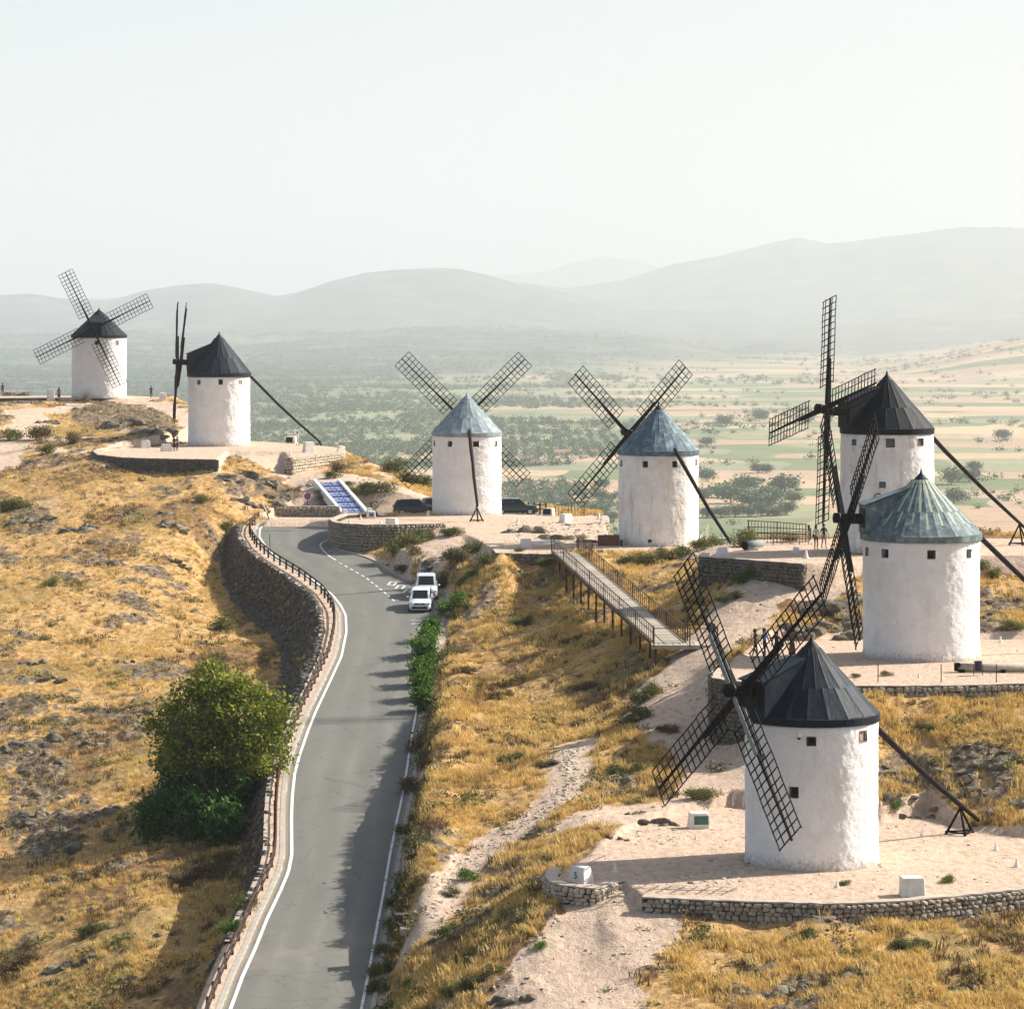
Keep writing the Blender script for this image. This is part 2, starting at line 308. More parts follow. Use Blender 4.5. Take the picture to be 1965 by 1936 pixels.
CP = [ # (u, v, Y) control points of the natural ground
 (0,1936,158),(0,1700,178),(0,1500,200),(0,1300,227),(0,1200,245),(0,1100,265),(0,1000,290),(0,900,325),(0,820,360),(0,770,379),(100,769,380),
 (-300,1936,160),(-300,1500,203),(-300,1200,248),(-300,1000,292),(-300,880,333),(-300,780,380),
 (100,1850,162),(200,1900,156),(200,1600,187),(200,1400,211),(200,1200,246),(200,1100,266),(200,1000,286),(100,900,320),(100,850,345),(100,800,370),
 (200,800,372),(200,835,352),(300,835,350),(300,800,366),(190,762,385),(340,772,380),(110,765,385),
 (300,912,308),(350,912,307),(415,905,306),(230,908,309),(183,892,314),(300,950,298),(600,889,328),(655,883,330),(300,1100,268),(300,1250,237),(300,1550,190),(300,1750,166),
 (400,940,300),(400,1000,288),(440,960,298),(420,1030,288),(434,1065,285),(447,1118,274),(479,1149,266),(526,1183,259),(400,1200,252),
 (536,1296,232),(470,1250,240),(400,1400,210),(450,1600,182),(350,1700,173),(400,1800,162),(380,1936,146),(480,1480,199),(500,1400,210),
 (420,858,349),(480,858,349),(482,818,362),(549,841,357),(600,850,346),(662,873,333),(734,902,322),(821,942,314),(560,902,320),(500,898,317),(460,900,313),(540,940,309),(480,960,300),
 (600,945,304.5),(655,945,304.5),(690,965,302.5),(640,925,309.5),(700,930,309),(760,945,306),(800,960,303),
 (560,980,300),(600,990,300),
 (690,1064,270.5),(740,1058,269),(790,1042,269),(835,1022,270.5),(900,1030,266),(760,1060,262),(800,1080,258),(860,1095,250),(860,1120,246),(900,1150,238),(930,1100,246),
 (955,1062,243),(1000,1110,241),(1050,1130,238),(1060,1064,243),(950,1200,228.6),(1050,1200,224),(1150,1200,217),(1160,1150,226),(1120,1100,236),
 (900,985,304),(1000,985,306),(1100,985,299),(1100,1010,276),(1160,1000,284),(1175,1040,254),
 (1050,1030,262),(1200,1062,244),(1263,1047,255),(1340,1047,252),(1400,1045,243),(1450,1040,230),(1380,1062,232),
 (1200,1080,240),(1300,1100,230),(1300,1180,212),(1250,1250,199),(1100,1130,235),(1180,1200,212),
 (1446,1102,205),(1370,1125,207),(1450,1130,203),(1500,1110,203.5),(1400,1200,197),(1330,1260,190),(1260,1330,184),(1290,1390,176),(1380,1450,170),(1400,1520,161),
 (1100,1300,200),(1000,1300,205),(900,1300,210),(900,1400,189),(1000,1400,187),(1150,1380,186),(1100,1450,173.5),(1200,1450,172),(1000,1550,164),(850,1600,161),(820,1500,174.5),(860,1230,225),
 (1200,1550,160),(1100,1580,156),(1050,1720,143),(950,1720,147.5),(900,1850,135.1),(780,1850,142.5),(800,1700,154),
 (1700,1800,132.5),(1450,1800,132.2),(1250,1790,133),(1900,1780,134.2),(1300,1782,133.2),(1600,1792,131.8),(1965,1766,136),(1060,1722,139.3),(1140,1748,136.5),(1100,1738,137.5),(1035,1700,141.5),(1700,1936,124),(1965,1936,124),(1450,1936,124),(1200,1936,125),(1100,1850,131),(1160,1770,134),(1000,1936,126.7),(1100,1936,125.4),(850,1936,131),(1195,1745,136.0),(1150,1800,133.5),(750,1936,140),(2300,1936,124),(2300,1700,140),
 (1557,1650,145),(1150,1660,143.6),(1900,1640,147),(1500,1580,154),(1700,1590,153),
 (1750,1450,163),(1750,1370,166.4),(1900,1500,157.5),(1900,1590,153),(1900,1400,164.6),(1800,1345,167.5),(1650,1340,167.5),(2300,1340,167),(1500,1350,173),(1400,1370,175),(1340,1340,181),
 (1767,1259,184),(1965,1300,173),(1600,1240,189),(1500,1270,181),(1420,1290,177),(2300,1260,184),
 (1600,1220,194),(1560,1150,200),(1600,1100,204),(1650,1075,207),(1900,1220,194),(1900,1100,209),(1900,1066,216),(2300,1066,216),(1800,1150,203),
 (1702,1055,213),(1570,1055,214),(1600,1040,223),(1900,1045,222)]
C = np.array([((u - CX) / F * Y, Y, HC - (v - VH) / F * Y) for u, v, Y in CP])
# road influence points
ry = np.array([128, 145, 165, 185, 205, 225, 245, 260, 280, 300.])
C = np.vstack([C, np.c_[(xL(ry) + xR(np.minimum(ry, 285))) / 2, ry, zroad(ry)]])
KY = 0.33
def _phi(r2): return 0.5 * r2 * np.log(r2 + 1e-9)
P = np.c_[C[:, 0], C[:, 1] * KY]; n = len(P)
d2 = ((P[:, None] - P[None]) ** 2).sum(-1)
A = np.zeros((n + 3, n + 3)); A[:n, :n] = _phi(d2) + np.eye(n) * 0.35
A[:n, n] = 1; A[:n, n + 1:] = P; A[n:, :n] = A[:n, n:].T
Wt = np.linalg.solve(A, np.r_[C[:, 2], 0, 0, 0])
def tps(x, Y):
    x = np.asarray(x, float).ravel(); q = np.asarray(Y, float).ravel() * KY; out = np.empty(len(x))
    for i in range(0, len(x), 40000):
        a = x[i:i + 40000]; b = q[i:i + 40000]
        r2 = (a[:, None] - P[None, :, 0]) ** 2 + (b[:, None] - P[None, :, 1]) ** 2
        out[i:i + 40000] = _phi(r2) @ Wt[:n] + Wt[n] + Wt[n + 1] * a + Wt[n + 2] * b
    return out
def poly_sd(x, y, poly):
    """signed distance (positive inside) of points to a polygon"""
    poly = np.asarray(poly); d = np.full(x.shape, 1e9); ins = np.zeros(x.shape, bool)
    for i in range(len(poly)):
        x1, y1 = poly[i]; x2, y2 = poly[(i + 1) % len(poly)]
        dx, dy = x2 - x1, y2 - y1; L = dx * dx + dy * dy + 1e-12
        t = np.clip(((x - x1) * dx + (y - y1) * dy) / L, 0, 1)
        d = np.minimum(d, np.hypot(x - x1 - t * dx, y - y1 - t * dy))
        c = ((y1 > y) != (y2 > y)) & (x < (x2 - x1) * (y - y1) / (y2 - y1 + 1e-12) + x1); ins ^= c
    return np.where(ins, d, -d)
def line_d(x, y, pts):
    d = np.full(x.shape, 1e9)
    for (x1, y1), (x2, y2) in zip(pts[:-1], pts[1:]):
        dx, dy = x2 - x1, y2 - y1; t = np.clip(((x - x1) * dx + (y - y1) * dy) / (dx * dx + dy * dy + 1e-12), 0, 1)
        d = np.minimum(d, np.hypot(x - x1 - t * dx, y - y1 - t * dy))
    return d
Z1, Z2, Z3, Z5, Z6, Z7, ZPK = 5.1, 10.4, 14.45, 12.0, 16.3, 20.8, 11.4
def pz(L, z): return [tuple(Zp(u, v, z)[:2]) for u, v in L]
T1 = pz([(1052,1690),(1075,1665),(1110,1645),(1170,1608),(1235,1575),(1300,1560),(1400,1545),(1690,1575),(1780,1560),(1850,1590),(1965,1605),(2300,1610),(2300,1700),(1965,1706),(1880,1715),(1750,1728),(1600,1735),(1400,1728),(1233,1722),(1215,1712),(1195,1695),(1140,1706),(1085,1702)], Z1)
T2 = pz([(1370,1302),(1385,1282),(1480,1228),(1640,1225),(1880,1225),(2300,1225),(2300,1305),(1965,1313),(1850,1316),(1640,1318),(1480,1312)], Z2)
T3 = pz([(1348,1069),(1446,1075),(1542,1083),(1600,1082),(1650,1078),(1800,1068),(2300,1066),(2300,1034),(1440,1034),(1400,1045)], Z3)
T5 = pz([(955,1062),(1070,1064),(1180,1062),(1340,1054),(1342,1036),(1175,1033),(1163,1010),(1160,990),(962,986),(830,988.5),(700,991),(655,995),(638,1003),(641,1008),(655,1012),(700,1015),(830,1014),(880,1022),(910,1035),(935,1052)], Z5)
T6 = pz([(181,870),(190,878),(240,884),(330,886),(418,888),(428,876),(440,866),(540,866),(548,878),(560,879),(655,868),(657,855),(600,848),(545,843),(480,845),(360,850),(270,858),(210,863)], Z6)
T7 = pz([(-200,765),(0,765),(115,764.5),(160,764.5),(245,764.5),(330,763),(335,760),(0,756),(-200,756)], Z7)
TPK = pz([(488,1020),(500,1003),(515,993),(560,988),(650,986),(705,985),(1040,984),(1040,996),(962,996.5),(700,1000),(650,1003),(630,1012)], ZPK)
RU = np.array([(-400,398),(0,396),(250,396),(340,384),(400,370),(482,363),(549,358),(655,344),(662,335),(734,324),(821,316),(900,316),(1010,314),(1060,309),(1100,303),(1150,297),(1172,260),(1250,264),(1350,257),(1400,241),(1440,231),(1550,228),(1700,229),(1965,228),(2400,228)])
dirt = [] # path polylines (world), half widths
def rawH(x, Y):
    """natural + terraces + road bed, x,Y arrays of one shape"""
    shp = x.shape; x = x.ravel(); Y = Y.ravel()
    Yr = np.interp(x / Y * F + CX, RU[:, 0], RU[:, 1])
    Ye = np.minimum(Y, Yr); xe = x / Y * Ye
    lim = 0.225 * Ye; xe = np.clip(xe, -lim, lim)
    z = tps(xe, Ye)
    # roughness of wild ground
    rough = np.ones(len(x))
    z0 = z.copy()
    sd = {}
    for k, (T, zt) in enumerate(((T1, Z1), (T2, Z2), (T3, Z3), (T5, Z5), (T6, Z6), (T7, Z7), (TPK, ZPK))):
        s = poly_sd(xe, Ye, T); w = smooth(-0.05, 0.3, s); z = z * (1 - w) + zt * w; sd[k] = s
        rough *= 1 - smooth(-0.6, 0.3, s)
    inroad = smooth(0.02, 0.0, np.maximum(xL(Y) - x, x - xR(Y))) * (Y < 288)
    zr = zroad(Y)
    rr = (Y < 292) & (Y > 100)
    dl = xL(Y) - x; dr = x - xR(Y)
    # left verge 1.4 m wide then a bank
    ver = np.interp(Y, [200, 240], [0.95, 1.5]); bw = np.interp(Y, [120, 180, 215, 260, 288], [1.0, 1.4, 2.2, 2.2, 1.2])
    wl = (1 - smooth(ver, ver + bw, dl)) * rr * (dl > 0)
    z = z * (1 - wl) + (zr + 0.10) * wl
    wr = (1 - smooth(0.5, 1.6, dr)) * rr * (dr > 0) * (sd[3] < 0.1)
    z = z * (1 - wr) + (zr + 0.02) * wr
    bh = np.interp(Y, [125, 140, 150, 200, 212, 225], [0.2, 0.3, 0.75, 0.75, 0.4, 0.0])
    z = z + bh * np.exp(-((dr - 2.1) / 1.1) ** 2) * rr * (dr > 0.5)
    z = np.where((dl <= 0) & (dr <= 0) & rr, zr - 0.06, z)
    rough *= np.where(rr & (dl < ver + 0.2) & (dr < 0.7), 0.0, 1.0) + 0 * z
    rough = np.clip(rough, 0, 1)
    return z.reshape(shp), rough.reshape(shp), wl.reshape(shp), (Y - Yr).reshape(shp), sd[3].reshape(shp)
# path polygons / lines (image, terrain hit later)
A_cols = np.r_[[-0.42, -0.34, -0.28, -0.24], np.arange(-0.205, 0.2051, 0.00078), [0.24, 0.28, 0.34, 0.42]]
rows = [112.0]
while rows[-1] < 400: rows.append(rows[-1] + 0.26 + 0.5 * max(0, rows[-1] - 120) / 280)
r2 = rows[-1]; st = 1.2
while r2 < 1000: r2 += st; st *= 1.08; rows.append(r2)
Rw = np.array(rows)
AA, YY = np.meshgrid(A_cols, Rw); XX = AA * YY
ZZ, RO, WL, DR, SD5 = rawH(XX, YY)
def gridH(Z, x, Y):
    a = np.asarray(x, float) / np.asarray(Y, float)
    j = np.clip(np.searchsorted(A_cols, a) - 1, 0, len(A_cols) - 2); i = np.clip(np.searchsorted(Rw, Y) - 1, 0, len(Rw) - 2)
    fj = np.clip((a - A_cols[j]) / (A_cols[j + 1] - A_cols[j]), 0, 1); fi = np.clip((Y - Rw[i]) / (Rw[i + 1] - Rw[i]), 0, 1)
    return (Z[i, j] * (1 - fj) + Z[i, j + 1] * fj) * (1 - fi) + (Z[i + 1, j] * (1 - fj) + Z[i + 1, j + 1] * fj) * fi
_ys = np.arange(115, 395, 0.1)
def hit(u, v, Z=None):
    """point of the ground where the ray through (u,v) of the photograph meets it"""
    Z = ZZ if Z is None else Z
    h = gridH(Z, (u - CX) / F * _ys, _ys); r = HC - (v - VH) / F * _ys
    k = np.argmax(h >= r)
    if not (h >= r).any(): k = int(np.argmax(h - r))
    Y = float(_ys[k]); return Vector(((u - CX) / F * Y, Y, float(h[k])))
def ground(x, Y): return float(gridH(ZZ, x, Y))
# dirt paths: (points in photo, half width in m)
PATHS = [([(1040,1960),(1110,1860),(1160,1790),(1200,1740),(1215,1710)], 3.0), ([(1120,1960),(1120,1860),(1170,1780)], 2.2), ([(980,1960),(1080,1900)],1.8),
 ([(1330,1600),(1385,1540),(1400,1480),(1370,1430),(1320,1400),(1275,1350),(1295,1300),(1345,1260),(1390,1215),(1430,1160),(1460,1120),(1500,1095),(1560,1085)], 2.5),
 ([(1400,1200),(1440,1150),(1490,1120),(1560,1110)], 2.0), ([(1240,1320),(1300,1280),(1360,1250)],1.5),
 ([(1110,1425),(1085,1460),(1100,1500),(1060,1540),(990,1590),(900,1650),(850,1700),(825,1760),(805,1790)], 1.1),
 ([(480,868),(560,890),(640,915),(720,935),(810,962)], 2.6), ([(420,868),(520,880)],3.0), ([(250,770),(300,775),(350,800),(380,830)], 1.6),
 ([(60,800),(40,830),(20,860),(0,900)], 1.6), ([(20,790),(110,790),(150,775)],1.2),
 ([(860,1000),(920,1020),(960,1045),(1000,1050),(1100,1050)], 2.5), ([(840,1030),(800,1050),(780,1080)],2.0), ([(830,1020),(850,1050),(830,1090)],1.5),
 ([(1140,1575),(1200,1560),(1300,1560)],2.0), ([(560,905),(600,940),(600,965)],1.2), ([(700,940),(740,950)],1.0), ([(1300,1010),(1420,1055),(1500,1060)], 1.5)]
pathd = np.full(XX.shape, 9.0)
xf = XX.ravel(); yf = YY.ravel(); pf = pathd.ravel()
for pts, hw in PATHS:
    wp = [tuple(hit(u, v)[:2]) for u, v in pts]
    wx = [p[0] for p in wp]; wy = [p[1] for p in wp]
    sel = (xf > min(wx) - hw - 3) & (xf < max(wx) + hw + 3) & (yf > min(wy) - hw - 6) & (yf < max(wy) + hw + 6)
    pf[sel] = np.minimum(pf[sel], line_d(xf[sel], yf[sel], wp) - hw)
pathd = pf.reshape(XX.shape)
wob = (fbm(XX * 0.9, YY * 0.9, 3, 31) - 0.5) * 2.0
PATH = 1 - smooth(-0.4, 0.5, pathd + wob * 0.9)
WILD = RO * (1 - PATH)
# rocky zones (u,v,ru,rv)
RZ = [(470,930,60,30),(560,955,45,20),(240,800,120,30),(300,830,60,25),(1050,1025,110,22),(830,1070,70,30),(870,1060,40,15),(1600,1170,75,50),(1750,1490,110,50),(1880,1480,100,70),(1880,1180,60,60),(1560,1900,90,50),(1000,1900,70,30),(1270,1560,50,20),(1650,1880,60,30),
 (60,1480,90,60),(100,1560,100,60),(90,1620,80,40),(60,1000,60,30),(300,1290,80,20),(1180,1510,40,20),(980,1660,60,20),(1000,1000+690,50,20),(230,1370,80,15),(40,1360,60,20)]
rock = np.zeros(XX.shape); UU = AA * F + CX; VV = VH + (HC - ZZ) * F / YY
for u, v, ru, rv in RZ:
    rock = np.maximum(rock, 1 - smooth(0.55, 1.15, np.hypot((UU - u) / ru, (VV - v) / rv)))
# oblique strata on the left slope
sx = XX * 0.50 - YY * 0.08; sy = XX * 0.16 + YY * 0.42
strata = fbm(sx * 0.9, sy * 1.6, 4, 5)
patch = fbm(XX * 0.10, YY * 0.06, 3, 12)
leftz = smooth(-2, -8, XX - xL(np.minimum(YY, 288)) + 0 * XX) * smooth(0.47, 0.60, patch + (strata - .5) * .3) * smooth(0.54, 0.64, strata) * .9
rightz = (1 - smooth(-2, -8, XX - xL(np.minimum(YY, 288)))) * smooth(0.50, 0.62, patch) * smooth(0.56, 0.66, strata) * 0.8
n1 = fbm(XX * 0.30, YY * 0.22, 4, 40); n2 = fbm(XX * 1.3, YY * 1.0, 4, 44); rg = 1 - np.abs(2 * fbm(XX * 0.8 + YY * 0.3, YY * 0.7 - XX * .2, 4, 48) - 1)
RK = np.clip(np.maximum(rock * smooth(0.36, 0.55, n2 + 0.1), np.maximum(leftz, rightz)), 0, 1) * RO * (1 - PATH * 0.7)
nearr = smooth(0, 3, DR)
PATHW = 1 - smooth(0.0, 3.0, pathd)
ZZ = ZZ + WILD * (1 - .8 * PATHW) * (1 - 0.6 * WL) * ((n1 - 0.5) * 0.45 + (n2 - 0.5) * 0.30) + RK * (0.08 + 0.45 * (rg - 0.55)) + (1 - RO) * 0 + PATH * (n2 - 0.5) * 0.10
ZZ = ZZ + WL * RO * (n2 - .5) * .35
beyond = np.maximum(DR, 0)
ZZ = ZZ - np.where(beyond < 20, 0.011 * beyond ** 2 + 0.06 * beyond, 5.6 + (beyond - 20) * 0.5)
side = np.maximum(np.abs(AA) - 0.205, 0) * YY
ZZ = np.maximum(ZZ - side * 0.35, -81.5)
# masks for the ground material : r path/bare, g rock, b green, a golden grass
soil = smooth(0.55, 0.72, fbm(XX * 0.16, YY * 0.11, 4, 60))
topl = smooth(1010, 860, VV) * (UU < 900)
bare = np.clip(PATH + (1 - RO) * (DR < 0) + 0.35 * soil * smooth(1250, 950, VV) + topl * smooth(.45, .62, n1) * .55, 0, 1)
brown = smooth(0.52, 0.66, fbm(XX * 0.14 + 5, YY * 0.08, 4, 77))
brown = np.maximum(brown, (WL > 0.02) * 0.9 * RO)
green = smooth(0.60, 0.74, fbm(XX * 0.12, YY * 0.07 + 9, 4, 90))
nr, nc = XX.shape
idx = np.arange(nr * nc).reshape(nr, nc)
faces = np.stack([idx[:-1, :-1], idx[:-1, 1:], idx[1:, 1:], idx[1:, :-1]], -1).reshape(-1, 4)
me = mesh_np('hillside_ground', np.stack([XX, YY, ZZ], -1).reshape(-1, 3), faces, None, True)
ca = me.color_attributes.new('mk', 'FLOAT_COLOR', 'POINT')
ca.data.foreach_set('color', np.stack([bare, RK, green, brown], -1).astype(np.float32).ravel())
def groundmat():
    m, t, b = nt('hill_ground'); b.inputs['Roughness'].default_value = 0.95; b.inputs['Specular IOR Level'].default_value = 0.05
    g = N(t, 'ShaderNodeNewGeometry'); p = g.outputs['Position']; at = N(t, 'ShaderNodeAttribute', attribute_name='mk')
    sp = N(t, 'ShaderNodeSeparateColor'); t.links.new(at.outputs['Color'], sp.inputs[0])
    mp = N(t, 'ShaderNodeMapping'); mp.inputs['Scale'].default_value = (1, 0.55, 1); mp.inputs['Rotation'].default_value = (0, 0, 0.25); t.links.new(p, mp.inputs[0])
    na = noise(t, 0.45, 7, 0.65, mp.outputs[0]); nb = noise(t, 2.6, 6, 0.7, mp.outputs[0]); nf = noise(t, 9, 4, 0.7, p)
    gold = ramp(t, nb.outputs[0], [(0.30, (0.13, 0.075, 0.03)), (0.44, (0.36, 0.22, 0.085)), (0.58, (0.53, 0.34, 0.145)), (0.74, (0.62, 0.43, 0.21))]).outputs[0]
    brn = ramp(t, nb.outputs[0], [(0.32, (0.10, 0.06, 0.03)), (0.55, (0.24, 0.145, 0.065)), (0.72, (0.40, 0.26, 0.12))]).outputs[0]
    bare_c = ramp(t, nb.outputs[0], [(0.28, (0.36, 0.255, 0.18)), (0.5, (0.55, 0.41, 0.30)), (0.72, (0.64, 0.50, 0.385))]).outputs[0]
    grn = ramp(t, nf.outputs[0], [(0.35, (0.16, 0.12, 0.04)), (0.65, (0.32, 0.24, 0.10))]).outputs[0]
    rck = ramp(t, nb.outputs[0], [(0.36, (0.085, 0.062, 0.04)), (0.52, (0.20, 0.15, 0.10)), (0.68, (0.38, 0.29, 0.19))]).outputs[0]
    def edge(ch, lo, hi, amt=0.5): return ramp(t, mth(t, 'MULTIPLY_ADD', nf.outputs[0], amt, mth(t, 'SUBTRACT', ch, amt / 2)), [(lo, (0, 0, 0)), (hi, (1, 1, 1))]).outputs[0]
    al = at.outputs['Alpha']
    c = mix(t, edge(al, 0.3, 0.7), gold, brn)
    c = mix(t, mth(t, 'MULTIPLY', edge(sp.outputs[2], 0.35, 0.7), 0.6), c, grn)
    c = mix(t, edge(sp.outputs[0], 0.35, 0.6, 0.45), c, bare_c)
    c = mix(t, edge(sp.outputs[1], 0.30, 0.5, 0.4), c, rck)
    pb = ramp(t, nf.outputs[0], [(0.62, (0, 0, 0)), (0.70, (0.5, 0.5, 0.5))]).outputs[0]
    c = mix(t, mth(t, 'MULTIPLY', pb, 0.6), c, (0.22, 0.17, 0.12))
    t.links.new(c, b.inputs['Base Color'])
    bump(t, b, mth(t, 'ADD', nb.outputs[0], mth(t, 'MULTIPLY', nf.outputs[0], 0.5)), 0.8, 0.16); return m
M['ground'] = groundmat(); me.materials.append(M['ground'])
hg = bpy.data.objects.new('hillside_ground', me); link(hg); tag(hg, kind='structure')
# ---------------------------------------------------------------- far plain and mountains
def ridge(u, pts): return np.interp(u, [p[0] for p in pts], [p[1] for p in pts])
FC = np.linspace(-0.36, 0.36, 620); FR = 640 * (50000 / 640) ** np.linspace(0, 1, 860)
FA, FY = np.meshgrid(FC, FR); FX = FA * FY; fu = FA * F + CX
nz = fbm(FX / 1400, FY / 1400, 6, 3); nz2 = fbm(FX / 420, FY / 420, 5, 9)
def hill(Yc, wid_f, wid_b, prof, amp):
    """crest at distance Yc whose outline in the photo is prof(u)->v"""
    crest = HC - (ridge(fu, prof) - VH) / F * Yc
    w = np.where(FY < Yc, smooth(Yc - wid_f, Yc, FY), 1 - 0.35 * smooth(Yc, Yc + wid_b, FY))
    rel = (crest + 80) * w * (0.86 + 0.28 * nz) 
    rel = rel + amp * (nz2 - 0.5) * w * (1 - np.exp(-((FY - Yc) / (0.12 * wid_f)) ** 2))
    t = np.exp(-((FY - Yc) / (0.10 * wid_f)) ** 2)
    return rel * (1 - t) + (crest + 80) * t * 1.0
PA = [(-1500,640),(-600,575),(0,570),(60,567),(160,580),(210,578),(280,560),(390,548),(440,552),(530,570),(570,563),(640,540),(700,527),(760,522),(830,520),(880,523),(940,535),(1000,550),(1060,560),(1200,590),(1500,600),(1965,600),(3500,640)]
PB = [(-1500,620),(900,560),(1000,545),(1090,556),(1200,540),(1290,512),(1370,498),(1450,480),(1490,470),(1530,463),(1590,475),(1700,462),(1800,450),(1965,447),(2300,450),(3500,520)]
PC = [(-1500,640),(800,560),(940,531),(1050,524),(1100,505),(1165,495),(1220,503),(1290,520),(1500,560),(3500,600)]
PD = [(-1500,700),(200,640),(480,648),(560,646),(640,640),(760,634),(900,628),(1050,632),(1200,640),(1330,655),(1500,668),(1700,690),(3500,735)]
PE = [(-1500,740),(1500,740),(1620,722),(1700,708),(1760,698),(1830,682),(1880,667),(1965,650),(2200,640),(3500,700)]
FZ = np.maximum.reduce([hill(17000, 6500, 4000, PA, 90), hill(21500, 7500, 4000, PB, 110), hill(32000, 5500, 5000, PC, 80), hill(12000, 5000, 3500, PD, 110) , hill(6800, 1400, 1200, PE, 16)])
FZ = np.where(FY < 4200, 0, FZ * smooth(4200, 4700, FY)); FZ = np.maximum(FZ, 0)
FZ = FZ + (fbm(FX / 500, FY / 500, 3, 21) - 0.5) * 5 * smooth(640, 1400, FY)
nr2, nc2 = FX.shape; id2 = np.arange(nr2 * nc2).reshape(nr2, nc2)
f2 = np.stack([id2[:-1, :-1], id2[:-1, 1:], id2[1:, 1:], id2[1:, :-1]], -1).reshape(-1, 4)
me2 = mesh_np('plain_ground', np.stack([FX, FY, FZ - 80], -1).reshape(-1, 3), f2, None, True)
def plainH(x, Y):
    j = np.clip(np.searchsorted(FC, x / Y) - 1, 0, nc2 - 2); i = np.clip(np.searchsorted(FR, Y) - 1, 0, nr2 - 2); return FZ[i, j] - 80
def plainmat():
    m, t, b = nt('farmland'); b.inputs['Roughness'].default_value = 1.0; b.inputs['Specular IOR Level'].default_value = 0.0
    g = N(t, 'ShaderNodeNewGeometry'); p = g.outputs['Position']
    mp = N(t, 'ShaderNodeMapping'); mp.inputs['Scale'].default_value = (1 / 400, 1 / 150, 0); mp.inputs['Rotation'].default_value = (0, 0, 0.10); t.links.new(p, mp.inputs[0])
    ds = noise(t, 2.0, 3, 0.5, mp.outputs[0]); sc_ = N(t, 'ShaderNodeVectorMath', operation='MULTIPLY_ADD'); t.links.new(ds.outputs[1], sc_.inputs[0]); sc_.inputs[1].default_value = (0.5, 0.25, 0); t.links.new(mp.outputs[0], sc_.inputs[2])
    vo = N(t, 'ShaderNodeTexVoronoi', feature='F1', distance='CHEBYCHEV'); vo.inputs['Scale'].default_value = 1.0; vo.inputs['Randomness'].default_value = 0.85; t.links.new(sc_.outputs[0], vo.inputs['Vector'])
    sp = N(t, 'ShaderNodeSeparateColor'); t.links.new(vo.outputs['Color'], sp.inputs[0])
    pos = N(t, 'ShaderNodeSeparateXYZ'); t.links.new(p, pos.inputs[0])
    big = noise(t, 0.00045, 4, 0.6, p); ang = mth(t, 'DIVIDE', pos.outputs[0], pos.outputs[1])
    bias = mth(t, 'MULTIPLY_ADD', ang, 2.0, mth(t, 'MULTIPLY_ADD', big.outputs[0], 1.0, -0.50))
    v = mth(t, 'ADD', mth(t, 'MULTIPLY', sp.outputs[0], 0.75), bias)
    r = ramp(t, v, [(0.0, (0.22, 0.24, 0.15)), (0.26, (0.12, 0.17, 0.08)), (0.38, (0.25, 0.26, 0.15)), (0.47, (0.44, 0.29, 0.20)), (0.60, (0.54, 0.37, 0.24)), (0.70, (0.11, 0.165, 0.07)), (0.80, (0.46, 0.31, 0.22)), (0.92, (0.56, 0.42, 0.26))])
    r.color_ramp.interpolation = 'CONSTANT'
    fn = noise(t, 0.012, 6, 0.7, p); c = mix(t, 0.25, r.outputs[0], ramp(t, fn.outputs[0], [(0.35, (0.22, 0.24, 0.15)), (0.6, (0.48, 0.40, 0.29))]).outputs[0])
    sg = noise(t, 0.05, 5, 0.8, p); sc2 = ramp(t, sg.outputs[0], [(0.50, (0, 0, 0)), (0.60, (0.75, 0.75, 0.75))]).outputs[0]
    c = mix(t, mth(t, 'MULTIPLY', sc2, 0.5), c, (0.16, 0.18, 0.11))
    hl = ramp(t, mth(t, 'MAXIMUM', mth(t, 'MULTIPLY', mth(t, 'ADD', pos.outputs[2], 10), 0.012), mth(t, 'ADD', mth(t, 'MULTIPLY_ADD', pos.outputs[1], 0.0004, -3.0), mth(t, 'MULTIPLY_ADD', big.outputs[0], 1.6, mth(t, 'MULTIPLY', ang, -12.0)))), [(0.0, (0, 0, 0)), (1.0, (1, 1, 1))]).outputs[0]
    hn = noise(t, 0.0035, 9, 0.78, p); hc = ramp(t, hn.outputs[0], [(0.40, (0.03, 0.045, 0.04)), (0.53, (0.08, 0.10, 0.08)), (0.68, (0.22, 0.20, 0.16))]).outputs[0]
    c = mix(t, hl, c, hc)
    t.links.new(c, b.inputs['Base Color']); return m
M['plain'] = plainmat(); me2.materials.append(M['plain'])
tag(link(bpy.data.objects.new('plain_ground', me2)), kind='structure')
